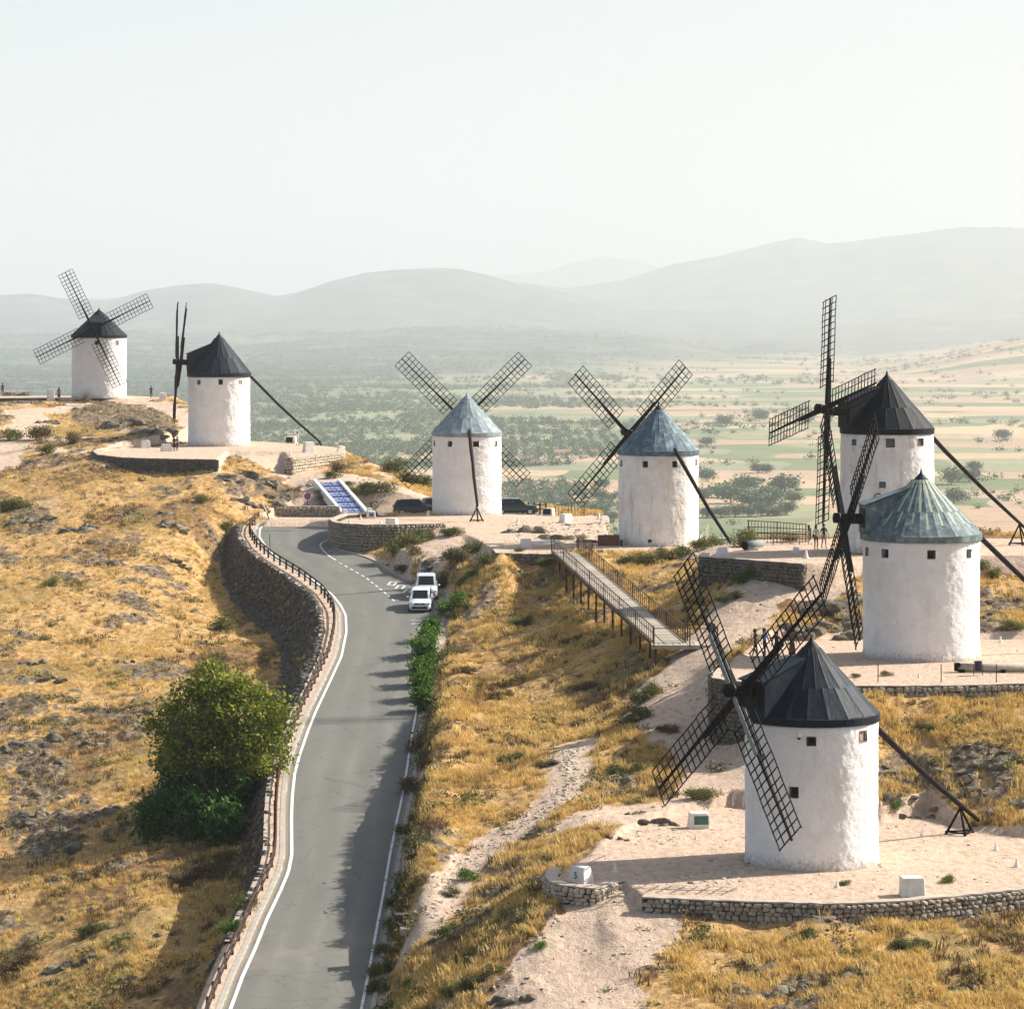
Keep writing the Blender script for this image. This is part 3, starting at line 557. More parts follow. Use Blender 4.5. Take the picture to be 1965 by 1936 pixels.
# ---------------------------------------------------------------- windmills
def tower_mesh(R0, R1, h, wins, mat, seed):
    """whitewashed cylinder with window niches cut through the skin; wins: (angle deg from camera side, z, size)"""
    na, nz_ = 264, max(60, int(h / 0.085)); dz = h / nz_
    th = np.linspace(0, 2 * PI, na, endpoint=False); zz = np.linspace(0, h, nz_ + 1)
    T, Z = np.meshgrid(th, zz); R = R0 + (R1 - R0) * Z / h
    lx = T * R0; nzv = (fbm(lx * 1.3, Z * 1.3 + seed * 10, 3, seed) - 0.5) * 0.10 + (fbm(lx * 5, Z * 5 + seed, 3, seed + 5) - 0.5) * 0.055
    R = R + nzv + 0.07 * smooth(0.5, 0.0, Z) * (0.5 + fbm(lx * 2, Z * 2, 2, seed + 9))
    V = np.stack([R * np.sin(T), -R * np.cos(T), Z], -1).reshape(-1, 3).tolist()
    V.append([0, 0, h]); Fs = []; hole = set(); boxes = []
    for a, z, s in wins:
        kc = int(round(((math.radians(a)) % (2 * PI)) / (2 * PI) * na)); hw = max(1, int(round(s / 2 / (R0 * 2 * PI / na)))); i0 = int(round((z - s / 2) / dz)); i1 = int(round((z + s / 2) / dz))
        for i in range(i0, i1):
            for k in range(kc - hw, kc + hw): hole.add((i, k % na))
        boxes.append((kc, hw, i0, i1))
    for i in range(nz_):
        for k in range(na):
            if (i, k) in hole: continue
            k2 = (k + 1) % na; Fs.append((i * na + k, i * na + k2, (i + 1) * na + k2, (i + 1) * na + k))
    for kc, hw, i0, i1 in boxes:
        ring = [(i0, k) for k in range(kc - hw, kc + hw)] + [(i, kc + hw) for i in range(i0, i1)] + [(i1, k) for k in range(kc + hw, kc - hw, -1)] + [(i, kc - hw) for i in range(i1, i0, -1)]
        an = kc / na * 2 * PI; nrm = Vector((math.sin(an), -math.cos(an), 0)); o = [i * na + (k % na) for i, k in ring]
        b0 = len(V)
        for q in o: V.append(list(Vector(V[q]) - nrm * 0.42))
        L = len(o)
        for j in range(L): Fs.append((o[j], b0 + j, b0 + (j + 1) % L, o[(j + 1) % L]))
    top = nz_ * na
    for k in range(na): Fs.append((top + k, top + (k + 1) % na, nr_c := (nz_ + 1) * na, nr_c))
    Fs = [f if f[2] != f[3] else (f[0], f[1], f[2]) for f in Fs]
    me = bpy.data.meshes.new('tower'); me.from_pydata([tuple(v) for v in V], [], Fs); me.materials.append(mat)
    me.polygons.foreach_set('use_smooth', [True] * len(me.polygons)); me.update(); return me
PROF = [(1.0, 0.0), (1.012, 0.085), (0.80, 0.27), (0.55, 0.49), (0.32, 0.69), (0.155, 0.83)]
def roof_r(t):
    return float(np.interp(t, [p[1] for p in PROF] + [1.0], [p[0] for p in PROF] + [0.0]))
bar_cache = {}
def make_mill(cx, Y, z0, R, h, rh, sailR, d, alpha, tau, roofm, label, wins, panes, pole_end=None, R_top=None, rim_extra=0.0, wallm='plaster', bell=1.0, seed=1, hub_h=1.6, hubL=4.4, sc4=(1, 1, 1, 1), planks=False, stockm='wood_dark', dorm=True, fin_scale=1.0, twist=0.0):
    x = (cx - CX) / F * Y
    root = empty('windmill', (x, Y, z0), 0, label, 'windmill', 'white tower windmills along the ridge')
    Rt = R_top or R
    tw = bpy.data.objects.new('tower', tower_mesh(R, Rt, h, wins, M[wallm], seed)); link(tw, root)
    for (a, z, s), pn in zip(wins, panes):
        an = math.radians(a); nrm = Vector((math.sin(an), -math.cos(an), 0)); tang = Vector((math.cos(an), math.sin(an), 0)); Rz = R + (Rt - R) * z / h
        rot = Matrix((tang, -nrm, Vector((0, 0, 1)))).transposed()
        dep = {'dark': 0.34, 'shutter': 0.10, 'pane': 0.12}[pn]
        mb = MB(); c = Vector((0, 0, 0)); mb.box(c, (s * 1.0, 0.04, s * 1.0))
        w = mb.obj('window', M[{'dark': 'dark', 'shutter': 'shutter', 'pane': 'pane'}[pn]], root); w.matrix_basis = Matrix.Translation(nrm * (Rz - dep) + Vector((0, 0, z))) @ rot.to_4x4()
        f = MB(); q = s / 2 - 0.04
        for sx_ in (-1, 1):
            f.box((sx_ * q, -0.045, 0), (0.05, 0.05, s - 0.02)); f.box((0, -0.045, sx_ * q), (s - 0.13, 0.05, 0.05))
        f.obj('window_frame', M['frame'], w)
    # roof : deck, gore panels, rim, finial
    rm = M[roofm]; rmh = M['roof_plainzinc'] if roofm == 'roof_streak' else rm; mb = MB(); prof = [(r * (Rt) + rim_extra, t * rh) for r, t in PROF]
    mb.lathe([(p[0] - 0.05, p[1] + 0.0) for p in prof] + [(0.02, rh * 0.95)], 48, c=(0, 0, h)); roof = mb.obj('roof', rm, root, True)
    ng = 20; da = 2 * PI / ng
    def gore(t0, t1, ov):
        g = MB(); ts = np.linspace(t0, t1, 5); vs = []; m_ = 7
        for i, t in enumerate(ts):
            r = roof_r(t) * Rt + rim_extra + ov
            for j in range(m_):
                aa = -da / 2 * 1.03 + da * 1.03 * j / (m_ - 1); e = 0.012 if j in (0, m_ - 1) else 0.0
                rr = (r + e) * (math.cos(da / 2) / max(math.cos(aa), 1e-3)) * 1.0 + (0.004 * math.sin(j * 2.1 + i * 1.7 + seed))
                vs.append((rr * math.cos(aa), rr * math.sin(aa), t * rh + (0.012 if i == 4 else 0)))
        fs = [(i * m_ + j, i * m_ + j + 1, (i + 1) * m_ + j + 1, (i + 1) * m_ + j) for i in range(4) for j in range(m_ - 1)]
        g.add(vs, fs); return g.mesh('roof_panel', rm)
    ms = [gore(0.085, 0.42, 0.035), gore(0.41, 0.86, 0.02)]
    for k in range(ng):
        for q, mg in enumerate(ms): inst('roof_panel', mg, roof, (0, 0, h + rnd.uniform(0, .015)), (0, 0, k * da + q * da * 0.5))
    rb = MB(); rb.lathe([(Rt * PROF[0][0] + rim_extra + 0.03, 0), (Rt * PROF[1][0] + rim_extra + 0.05, 0.0), (Rt * PROF[1][0] + rim_extra + 0.06, 0.085 * rh), (Rt * PROF[1][0] + rim_extra - 0.03, 0.085 * rh + 0.05)], 44, c=(0, 0, h))
    rb.obj('eaves_band', rmh, roof, False)
    fb = MB(); fb.lathe([(roof_r(0.80) * Rt * 1.05 + rim_extra, rh * 0.805), (roof_r(0.83) * Rt * 0.9 + .02, rh * 0.85), (0.10, rh * 0.95), (0.012, rh * 1.02)], 20, c=(0, 0, h)); fb.obj('finial', M['roof_dark'] if roofm != 'roof_light' else rm, root, True)
    # sails
    dn = Vector((d[0], d[1], 0)).normalized(); ct, st_ = math.cos(math.radians(tau)), math.sin(math.radians(tau))
    s = dn * ct + Vector((0, 0, st_)); eh = Vector((0, 0, 1)).cross(dn)
    if eh.x < 0: eh = -eh
    ev = Vector((0, 0, ct)) - dn * st_
    hub = dn * hubL + Vector((0, 0, h + hub_h))
    ws_ = MB(); ws_.tube([hub - s * (hubL - 0.3), hub - s * 1.0, hub - s * 0.9, hub + s * 0.75, hub + s * 0.78], [0.20, 0.24, 0.31, 0.30, 0.22], 12); ws_.obj('windshaft', M[stockm], root, True)
    for q_ in (-.40, .45):
        mr = MB(); mr.tube([hub + s * (q_ - .05), hub + s * (q_ + .05)], 0.335, 14); mr.obj('shaft_ring', M['iron'], root, True)
    al = math.radians(alpha)
    for k in range(4):
        a = al + k * PI / 2; u = eh * math.cos(a) + ev * math.sin(a); w = -eh * math.sin(a) + ev * math.cos(a); nn = u.cross(w)
        off = s * (0.22 if k % 2 else -0.18)
        tl = math.radians(twist); w = w * math.cos(tl) + nn * math.sin(tl); nn = u.cross(w)
        mw = Matrix((u, w, nn)).transposed().to_4x4(); mw.translation = hub + off
        if k < 2:
            sb = MB(); sb.bar((-sailR * 0.46, 0, 0), (0, 0, 0), 0.16, 0.16, 0.30, 0.30); sb.bar((0, 0, 0), (sailR * 0.46, 0, 0), 0.30, 0.30, 0.16, 0.16)
            so = sb.obj('stock', M[stockm if k else stockm], root); so.matrix_basis = mw
        key = (round(sailR, 2), stockm)
        if key not in bar_cache:
            L0 = 1.75; W = 0.95; ncell = int(round((sailR - L0) / 0.46)); stp = (sailR - 0.08 - L0) / ncell
            wb_ = MB(); wb_.bar((0.4, 0, 0.15), (sailR * .6, 0, 0.13), 0.19, 0.15, 0.13, 0.11); wb_.bar((sailR * .6, 0, 0.13), (sailR, 0, 0.12), 0.13, 0.11, 0.10, 0.08)
            cb_ = MB(); cb_.tube([(0, -W, 0.0), (0.012, -W * .5, 0.01), (-0.01, 0, 0), (0.012, W * .5, -.008), (0, W + .04, 0)], [0.03, 0.037, 0.039, 0.037, 0.03], 5)
            lb_ = MB(); npt = 9; lb_.tube([(L0 - 0.06 + (sailR - L0 + .02) * i / (npt - 1), 0.018 * math.sin(i * 2.3), 0.012 * math.sin(i * 1.3)) for i in range(npt)], 0.033, 5)
            bar_cache[key] = (wb_.mesh('whip', M[stockm]), cb_.mesh('cross_bar', M['wood_dark']), lb_.mesh('lattice_lath', M['wood_dark']), L0, W, ncell, stp)
        mw_, cbm, lbm, L0, W, ncell, stp = bar_cache[key]
        sail = bpy.data.objects.new('sail', mw_); sail.matrix_basis = mw @ Matrix.Diagonal((sc4[k], 1, 1, 1)); link(sail, root)
        for i in range(ncell + 1): inst('cross_bar', cbm, sail, (L0 + i * stp + rnd.uniform(-.03, .03), rnd.uniform(-.02, .02), 0.20), (0, 0, rnd.uniform(-.02, .02)))
        if planks and k % 2:
            for sz_ in (.245, -.02): pk = MB(); pk.box((2.0, 0, sz_), (3.2, .26, .03)); pk.obj('plank', M['wood_grey'], sail)
        for yy in (-W, -W / 2, W / 2, W): inst('lattice_lath', lbm, sail, (rnd.uniform(-.03, .03), yy, 0.235 if abs(yy) < W else 0.165), (0, 0, rnd.uniform(-.004, .004)))
    # hood over the shaft
    if dorm:
        r0, r1 = 0.75, Rt + 0.12 if dorm is True else dorm; z1 = h + rh * 0.10; zf = h + rh * 0.50; zb = h + rh * 0.74; wf, wb2 = 0.92, 0.55
        e = eh; P_ = lambda r, y, z: dn * r + e * y + Vector((0, 0, z))
        hb = MB(); hb.add([P_(r1, -wf, z1), P_(r1, wf, z1), P_(r1, wf, zf), P_(r1, -wf, zf), P_(r0, -wb2, z1), P_(r0, wb2, z1), P_(r0, wb2, zb), P_(r0, -wb2, zb)],
            [(0, 1, 2, 3), (1, 5, 6, 2), (4, 0, 3, 7), (5, 4, 7, 6), (4, 5, 1, 0)]); hb.obj('shaft_hood', rmh, root)
        hr = MB(); hr.add([P_(r1 + .14, -wf - .08, zf + .01), P_(r1 + .14, wf + .08, zf + .01), P_(r0, wb2 + .08, zb + .03), P_(r0, -wb2 - .08, zb + .03), P_(r1 + .14, -wf - .08, zf + .07), P_(r1 + .14, wf + .08, zf + .07), P_(r0, wb2 + .08, zb + .09), P_(r0, -wb2 - .08, zb + .09)],
            [(3, 2, 1, 0), (4, 5, 6, 7), (0, 1, 5, 4), (1, 2, 6, 5), (2, 3, 7, 6), (3, 0, 4, 7)]); hr.obj('hood_roof', rmh, root)
        ho = MB(); c_ = P_(r1 + 0.03, 0, (z1 + zf) / 2 + .05); rt = Matrix((e, dn, Vector((0, 0, 1)))).transposed(); ho.box(c_, (1.1, 0.04, (zf - z1) * 0.7), rt); ho.obj('hood_opening', M['dark'], root)
    if pole_end is not None:
        pe = Vector(pole_end) - Vector((x, Y, z0)); dd = Vector((pe.x, pe.y, 0)).normalized(); a0 = dd * (Rt + 0.05) + Vector((0, 0, h + 0.32)); a1 = dd * (Rt - 1.4) + Vector((0, 0, h + 0.32 + 0.95))
        pts = [a1, a0] + [a0.lerp(pe, t) + Vector((rnd.uniform(-.03, .03), rnd.uniform(-.03, .03), rnd.uniform(-.03, .03) - 0.20 * math.sin(PI * t))) for t in (0.2, 0.4, 0.6, 0.8)] + [pe]
        tp = MB(); tp.tube(pts, [0.14, 0.165, 0.165, 0.15, 0.15, 0.135, 0.11], 8); tp.obj('tail_pole', M['wood_pole'], root, True)
    return root
def trestle(top, label, hgt=1.3, spread=0.75, name='pole_trestle'):
    gx, gy = top[0], top[1]; gz = top[2] - hgt
    r = empty(name, (gx, gy, gz), 0, label, 'trestle', 'timber trestles under the windmill tail poles')
    feet = [Vector((spread * math.cos(a), spread * math.sin(a), 0.0)) for a in (math.radians(-80), math.radians(25), math.radians(185))]
    for f in feet:
        f.z = ground(gx + f.x, gy + f.y) - gz - 0.05
        b = MB(); b.tube([f, Vector((0, 0, hgt + 0.12)) - f * 0.12], [0.07, 0.055], 7); b.obj('leg', M['wood_dark'], r, True)
    for i in range(3):
        b = MB(); b.tube([feet[i] + Vector((0, 0, .18)), feet[(i + 1) % 3] + Vector((0, 0, .18))], 0.045, 6); b.obj('brace', M['wood_dark'], r, True)
    return r
def wn_a(u, cx, w): return math.degrees(math.asin(max(-1, min(1, (u - cx) / (w / 2)))))
t1 = hit(1843, 1600); t1.z += 1.3
make_mill(1557, 145, Z1, 3.07, 6.55, 3.85, 8.15, (-.86, -.512), 40.5, 4.5, 'roof_dark', 'nearest white windmill with black cone roof and boxy metal hood, by the numbered block',
    [(wn_a(1545, 1557, 254), 5.95, .42), (wn_a(1646, 1557, 254), 6.02, .52), (wn_a(1513, 1557, 254), 3.6, .5)], ['dark', 'shutter', 'dark'], t1 + Vector((1.0, .8, -.75)), seed=1, hub_h=1.55, hubL=4.05, dorm=3.3, sc4=(.93, .88, .99, .98), planks=True)
make_mill(1767.5, 184, Z2, 3.40, 6.9, 4.05, 8.5, (-.991, -.13), 42, 2.5, 'roof_streak', 'white windmill with blue-green roof streaked with pale sealant lines, behind the nearest one',
    [(wn_a(1688, 1767, 224), 6.2, .52), (wn_a(1771, 1767, 224), 6.2, .5), (wn_a(1850, 1767, 224), 6.2, .5), (-75, 6.2, .5)], ['dark', 'dark', 'dark', 'dark'], (35.0, 187, 11.0), seed=2, hub_h=1.25, hubL=4.5, rim_extra=.08, sc4=(1.0, .92, .86, 1.04))
t3 = hit(1956, 1046); t3.z += 1.5
make_mill(1702, 213, 14.5, 3.27, 8.0, 4.2, 7.9, (-.94, -.34), 104, 9.0, 'roof_black', 'tall white windmill with black cone roof and handwritten name, the tallest on the skyline',
    [(wn_a(1631, 1702, 181), 7.45, .5), (wn_a(1697, 1702, 181), 7.45, .55), (wn_a(1760, 1702, 181), 7.5, .55), (wn_a(1683, 1702, 181), 4.65, .45)], ['pane'] * 4, t3 + Vector((0.4, .05, -.3)), R_top=3.12, wallm='plaster_old', seed=3, hub_h=1.65, hubL=4.6)
e4 = hit(1402, 1040)
make_mill(1263.5, 255, 11.9, 3.25, 7.4, 4.2, 7.45, (-.5, .86), 48, 8, 'roof_blue', 'white windmill with blue zinc roof, beside the footbridge and the brown panel',
    [(wn_a(1234, 1263, 153), 6.7, .5), (wn_a(1291, 1263, 153), 6.7, .5), (wn_a(1191, 1263, 153), 6.7, .5), (wn_a(1244, 1263, 153), .55, .3), (wn_a(1334, 1263, 153), 6.8, .5)], ['dark', 'dark', 'shutter', 'dark', 'shutter'], e4 + Vector((0, 0, .1)), wallm='plaster_old', seed=4, hub_h=1.6, hubL=4.6, dorm=False)
t5 = hit(915, 1001); t5.z += 1.3
make_mill(896, 296, 11.9, 3.25, 7.45, 4.05, 8.4, (-.1, .995), 45, 6, 'roof_light', 'white windmill with pale grey-blue roof and dark cars behind it, above the road bend',
    [(wn_a(865, 896, 132), 6.75, .5), (wn_a(915, 896, 132), 6.75, .55), (wn_a(834, 896, 132), 6.8, .5), (wn_a(952, 896, 132), 6.8, .5)], ['dark', 'dark', 'shutter', 'shutter'], t5 + Vector((.05, -.1, .15)), seed=5, hub_h=1.35, hubL=4.6, dorm=False)
t6 = Vector(((614 - CX) / F * 356, 356, HC - (848 - VH) / F * 356))
make_mill(420.5, 350, 16.25, 3.44, 7.75, 5.0, 8.55, (-.986, -.155), 44, 4, 'roof_dark', 'white windmill with dark bell roof and sails seen edge-on, above the curved parapet',
    [(wn_a(386, 420, 118), 7.15, .5), (wn_a(429, 420, 118), 7.2, .55), (wn_a(465, 420, 118), 7.2, .5)], ['dark', 'dark', 'shutter'], t6, seed=6, hub_h=1.65, hubL=4.4, rim_extra=.05)
make_mill(190, 385, 20.78, 3.34, 7.4, 3.66, 7.75, (-.03, -1), 26.6, 5, 'roof_dark', 'farthest white windmill, on the hill crest, with sails turned towards the viewer',
    [(wn_a(229, 190, 104), 6.8, .5), (wn_a(193, 190, 104), 6.8, .55)], ['shutter', 'dark'], (-49, 397, 22.3), seed=7, hub_h=1.1, hubL=4.4)
trestle(t1, 'timber trestle holding the tail pole of the nearest windmill')
trestle(t3, 'trestle holding the tail pole of the black-roofed skyline windmill', 1.5)
trestle(t5, 'trestle with crossed timbers in front of the pale-roofed windmill', 1.3, 0.65)
tt = t6.copy(); tt.z = max(ground(tt.x, tt.y) + 1.0, tt.z); trestle(tt, 'low crossed trestle at the end of the tail pole above the sunlit wall', 1.0, 0.7)
# ---------------------------------------------------------------- road
def asphalt():
    m, t, b = nt('worn_asphalt'); b.inputs['Roughness'].default_value = 0.85; b.inputs['Specular IOR Level'].default_value = 0.25
    g = N(t, 'ShaderNodeNewGeometry'); p = g.outputs['Position']; mp = N(t, 'ShaderNodeMapping'); mp.inputs['Scale'].default_value = (1.0, 0.12, 1); t.links.new(p, mp.inputs[0])
    a = noise(t, 0.7, 5, 0.6, mp.outputs[0]); f = noise(t, 22, 3, 0.7, p); big = noise(t, 0.09, 4, 0.6, p)
    c = ramp(t, a.outputs[0], [(0.3, (0.155, 0.15, 0.125)), (0.7, (0.205, 0.20, 0.17))]).outputs[0]
    c = mix(t, mth(t, 'MULTIPLY', f.outputs[0], 0.35), c, (0.10, 0.10, 0.09))
    vo = N(t, 'ShaderNodeTexVoronoi', feature='DISTANCE_TO_EDGE'); vo.inputs['Scale'].default_value = 0.30; dn_ = noise(t, 1.1, 4, .6, p); dv_ = N(t, 'ShaderNodeVectorMath', operation='MULTIPLY_ADD'); t.links.new(dn_.outputs[1], dv_.inputs[0]); dv_.inputs[1].default_value = (1.6, 1.6, 0); t.links.new(p, dv_.inputs[2]); t.links.new(dv_.outputs[0], vo.inputs['Vector'])
    c = mix(t, mth(t, 'MULTIPLY', ramp(t, vo.outputs[0], [(0.0, (1, 1, 1)), (0.016, (0, 0, 0))]).outputs[0], .45), c, (0.05, 0.05, 0.045))
    pt = noise(t, 0.33, 2, 0.4, mp.outputs[0]); c = mix(t, ramp(t, pt.outputs[0], [(0.60, (0, 0, 0)), (0.63, (.4, .4, .4))]).outputs[0], c, (0.12, 0.12, 0.11))
    c = mix(t, ramp(t, big.outputs[0], [(0.60, (0, 0, 0)), (0.72, (0.6, 0.6, 0.6))]).outputs[0], c, (0.30, 0.26, 0.20))
    ac = N(t, 'ShaderNodeAttribute', attribute_name='ac'); tw = mth(t, 'ABSOLUTE', mth(t, 'SINE', mth(t, 'MULTIPLY', ac.outputs['Fac'], 12.566)))
    c = mix(t, mth(t, 'MULTIPLY', mth(t, 'MULTIPLY', tw, a.outputs[0]), 0.55), c, (0.105, 0.103, 0.095))
    eg = mth(t, 'ADD', mth(t, 'ABSOLUTE', mth(t, 'SUBTRACT', ac.outputs['Fac'], .5)), mth(t, 'MULTIPLY', f.outputs[0], .05)); c = mix(t, ramp(t, eg, [(0.485, (0, 0, 0)), (0.53, (.8, .8, .8))]).outputs[0], c, (0.38, 0.30, 0.22))
    t.links.new(c, b.inputs['Base Color']); bump(t, b, f.outputs[0], 0.3, 0.01); return m
M['asphalt'] = asphalt(); gx = lambda u, Y: (u - CX) / F * Y
M['linepaint'] = simple('worn_line_paint', (0.72, 0.71, 0.67), (0.34, 0.33, 0.30), 5, 0.8, lo=0.48, hi=0.72)
M['kerb'] = simple('kerb_stone', (0.44, 0.40, 0.34), (0.32, 0.29, 0.24), 3, 0.9, 0.3)
ys = np.arange(113, 288.6, 0.6); nc_ = 14
V = []; 
for y in ys:
    a, b_ = xL(y), xR(y)
    for k in range(nc_ + 1): V.append((a + (b_ - a) * k / nc_, y, zroad(y)))
Fs = [(i * (nc_ + 1) + k, i * (nc_ + 1) + k + 1, (i + 1) * (nc_ + 1) + k + 1, (i + 1) * (nc_ + 1) + k) for i in range(len(ys) - 1) for k in range(nc_)]
ys2 = np.arange(288.4, 306, 0.6); b0 = len(V)
for y in ys2:
    a = np.interp(y, [288.4, 298.6, 301, 306], [xL(288.4), xL(298.6), gx(640, 301), gx(720, 306)]); b_ = np.interp(y, [288.4, 291.5, 296, 298.5, 306], [xR(288), -15.0, -11, 3, 4])
    for k in range(nc_ + 1): V.append((a + (b_ - a) * k / nc_, y, zroad(y)))
Fs += [(b0 + i * (nc_ + 1) + k, b0 + i * (nc_ + 1) + k + 1, b0 + (i + 1) * (nc_ + 1) + k + 1, b0 + (i + 1) * (nc_ + 1) + k) for i in range(len(ys2) - 1) for k in range(nc_)]
rme = mesh_np('road', V, Fs, M['asphalt']); aa_ = rme.attributes.new('ac', 'FLOAT', 'POINT'); aa_.data.foreach_set('value', np.tile(np.arange(nc_ + 1) / nc_, len(ys) + len(ys2)).astype(np.float32)) if len(rme.vertices) == (nc_ + 1) * (len(ys) + len(ys2)) else None
ROAD = tag(link(bpy.data.objects.new('road', rme)), kind='structure')
def strip(name, pts, w, mat, dz=0.008, h=0.0):
    mb = MB(); L = []; n_ = len(pts)
    for i, (x, y) in enumerate(pts):
        x0, y0 = pts[max(i - 1, 0)]; x1, y1 = pts[min(i + 1, n_ - 1)]; l = math.hypot(x1 - x0, y1 - y0) + 1e-9
        nx, ny = -(y1 - y0) / l * w / 2, (x1 - x0) / l * w / 2; L.append(((x + nx, y + ny), (x - nx, y - ny)))
    vs = []
    for (a, b_), (x, y) in zip(L, pts):
        z = float(zroad(y)) + dz
        if h: vs += [(*a, z - .05), (*a, z + h), (*b_, z + h), (*b_, z - .05)]
        else: vs += [(*a, z), (*b_, z)]
    k = 4 if h else 2
    fs = [(i * k + j, i * k + j + 1, (i + 1) * k + j + 1, (i + 1) * k + j) for i in range(n_ - 1) for j in range(k - 1)]
    mb.add(vs, fs); return mb.obj(name, mat, ROAD)
yl = np.arange(114, 300, 1.0)
def xLx(y):
    return xL(min(y, 298.6))
yl2 = np.arange(114, 298.7, 1.0)
strip('edge_line', [(xLx(y) + 0.42, y) for y in yl2], 0.17, M['linepaint'])
strip('road_kerb', [(xLx(y) - 0.10, y) for y in yl2], 0.24, M['kerb'], 0, 0.12)
strip('edge_line', [(xR(y) - 0.42, y) for y in np.arange(114, 212, 1.0)], 0.13, M['linepaint'])
strip('road_kerb', [(xR(y) + 0.10, y) for y in np.arange(114, 283, 1.0)], 0.2, M['kerb'], 0, 0.10)
inner = [Rp(*p) for p in [(632, 1034), (618, 1041), (614, 1047), (620, 1056), (633, 1068), (645, 1075)]]
strip('lane_line', inner, 0.14, M['linepaint'])
da_ = [Rp(*p) for p in [(650, 1079), (700, 1107), (730, 1130), (760, 1156)]]
def along(pts, t):
    L = [math.hypot(b[0] - a[0], b[1] - a[1]) for a, b in zip(pts[:-1], pts[1:])]; s = t * sum(L)
    for (a, b), l in zip(zip(pts[:-1], pts[1:]), L):
        if s <= l: return (a[0] + (b[0] - a[0]) * s / l, a[1] + (b[1] - a[1]) * s / l)
        s -= l
    return pts[-1]
for i in range(12):
    strip('lane_dash', [along(da_, (i + .1) / 12), along(da_, (i + .6) / 12)], 0.13, M['linepaint'])
for k in range(4):
    v = 1197 + 9 * k; strip('hatch_stripe', [Rp(788 + 10 * k, v), Rp(838, v - 3)], 0.5, M['linepaint'])
for k in range(3):
    strip('hatch_stripe', [Rp(628 + 10 * k, 1057 + 4 * k), Rp(660 + 10 * k, 1058 + 4 * k)], 0.25, M['linepaint'])
strip('bay_line', [Rp(787, 1190), Rp(843, 1188)], 0.14, M['linepaint'])
strip('bay_line', [Rp(830, 1136), Rp(856, 1137)], 0.14, M['linepaint'])
# letters painted on the road
def letter(name, segs, o, ex, ey):
    mb = MB()
    for (a, b_) in segs:
        p = [(o[0] + ex[0] * q[0] + ey[0] * q[1], o[1] + ex[1] * q[0] + ey[1] * q[1]) for q in (a, b_)]
        dx, dy = p[1][0] - p[0][0], p[1][1] - p[0][1]; l = math.hypot(dx, dy); nx, ny = -dy / l * .08, dx / l * .08
        dx, dy = dx / l * .1, dy / l * .1
        q = [(p[0][0] + nx - dx, p[0][1] + ny - dy), (p[1][0] + nx + dx, p[1][1] + ny + dy), (p[1][0] - nx + dx, p[1][1] - ny + dy), (p[0][0] - nx - dx, p[0][1] - ny - dy)]
        mb.add([(a_, b__, float(zroad(b__)) + 0.006 + .002 * (len(mb.f) % 3)) for a_, b__ in q], [(0, 1, 2, 3)])
    mb.obj(name, M['linepaint'], ROAD)
o0 = Rp(744, 1122); o1 = Rp(775, 1136)
GL = [[((0, 0), (1, 0)), ((1, 0), (1, 1)), ((1, 1), (0, 1)), ((0, 1), (0, 0))], [((0, 0), (0, 1)), ((0, 1), (1, 1)), ((1, 1), (1, 0))], [((0, 0), (0, 1)), ((0, 1), (1, 1)), ((1, 1), (1, 0)), ((0, .5), (1, .5))]]
for i, g_ in enumerate(GL):
    t_ = i / 2.0; letter('road_letter', g_, (o0[0] + (o1[0] - o0[0]) * t_, o0[1] + (o1[1] - o0[1]) * t_), (0.50, -0.30), (0.2, 1.6))
# ---------------------------------------------------------------- stone walls
def stone_meshes(mat, nvar=10):
    out = []
    for k in range(nvar):
        vs = []; r = random.Random(k)
        for z in (-1, 1):
            for x, y in ((-1, -1), (1, -1), (1, 1), (-1, 1)): vs.append((x * .5 * r.uniform(.72, 1), y * .5 * r.uniform(.7, 1), z * .5 * r.uniform(.72, 1)))
        vs += [(0, -.62, r.uniform(-.1, .1)), (0, .6, 0), (-.56, 0, 0), (.56, 0, 0), (0, 0, .56), (0, 0, -.56)]
        fs = []
        for c, q in ((8, (0, 1, 5, 4)), (9, (2, 3, 7, 6)), (10, (3, 0, 4, 7)), (11, (1, 2, 6, 5)), (12, (4, 5, 6, 7)), (13, (3, 2, 1, 0))):
            for a in range(4): fs.append((q[a], q[(a + 1) % 4], c))
        mb = MB(); mb.add(vs, fs); out.append(mb.mesh('stone', mat))
    return out
SM = {k: stone_meshes(M[k]) for k in ('stone', 'stone_pale', 'stone_dark')}
def wallpts(L, z): return [Zp(u, v, z) for u, v in L]
def resample(pts, st):
    out = [pts[0].copy()]
    for a, b in zip(pts[:-1], pts[1:]):
        n_ = max(1, int(round((b - a).length / st)))
        for i in range(1, n_ + 1): out.append(a.lerp(b, i / n_))
    return out
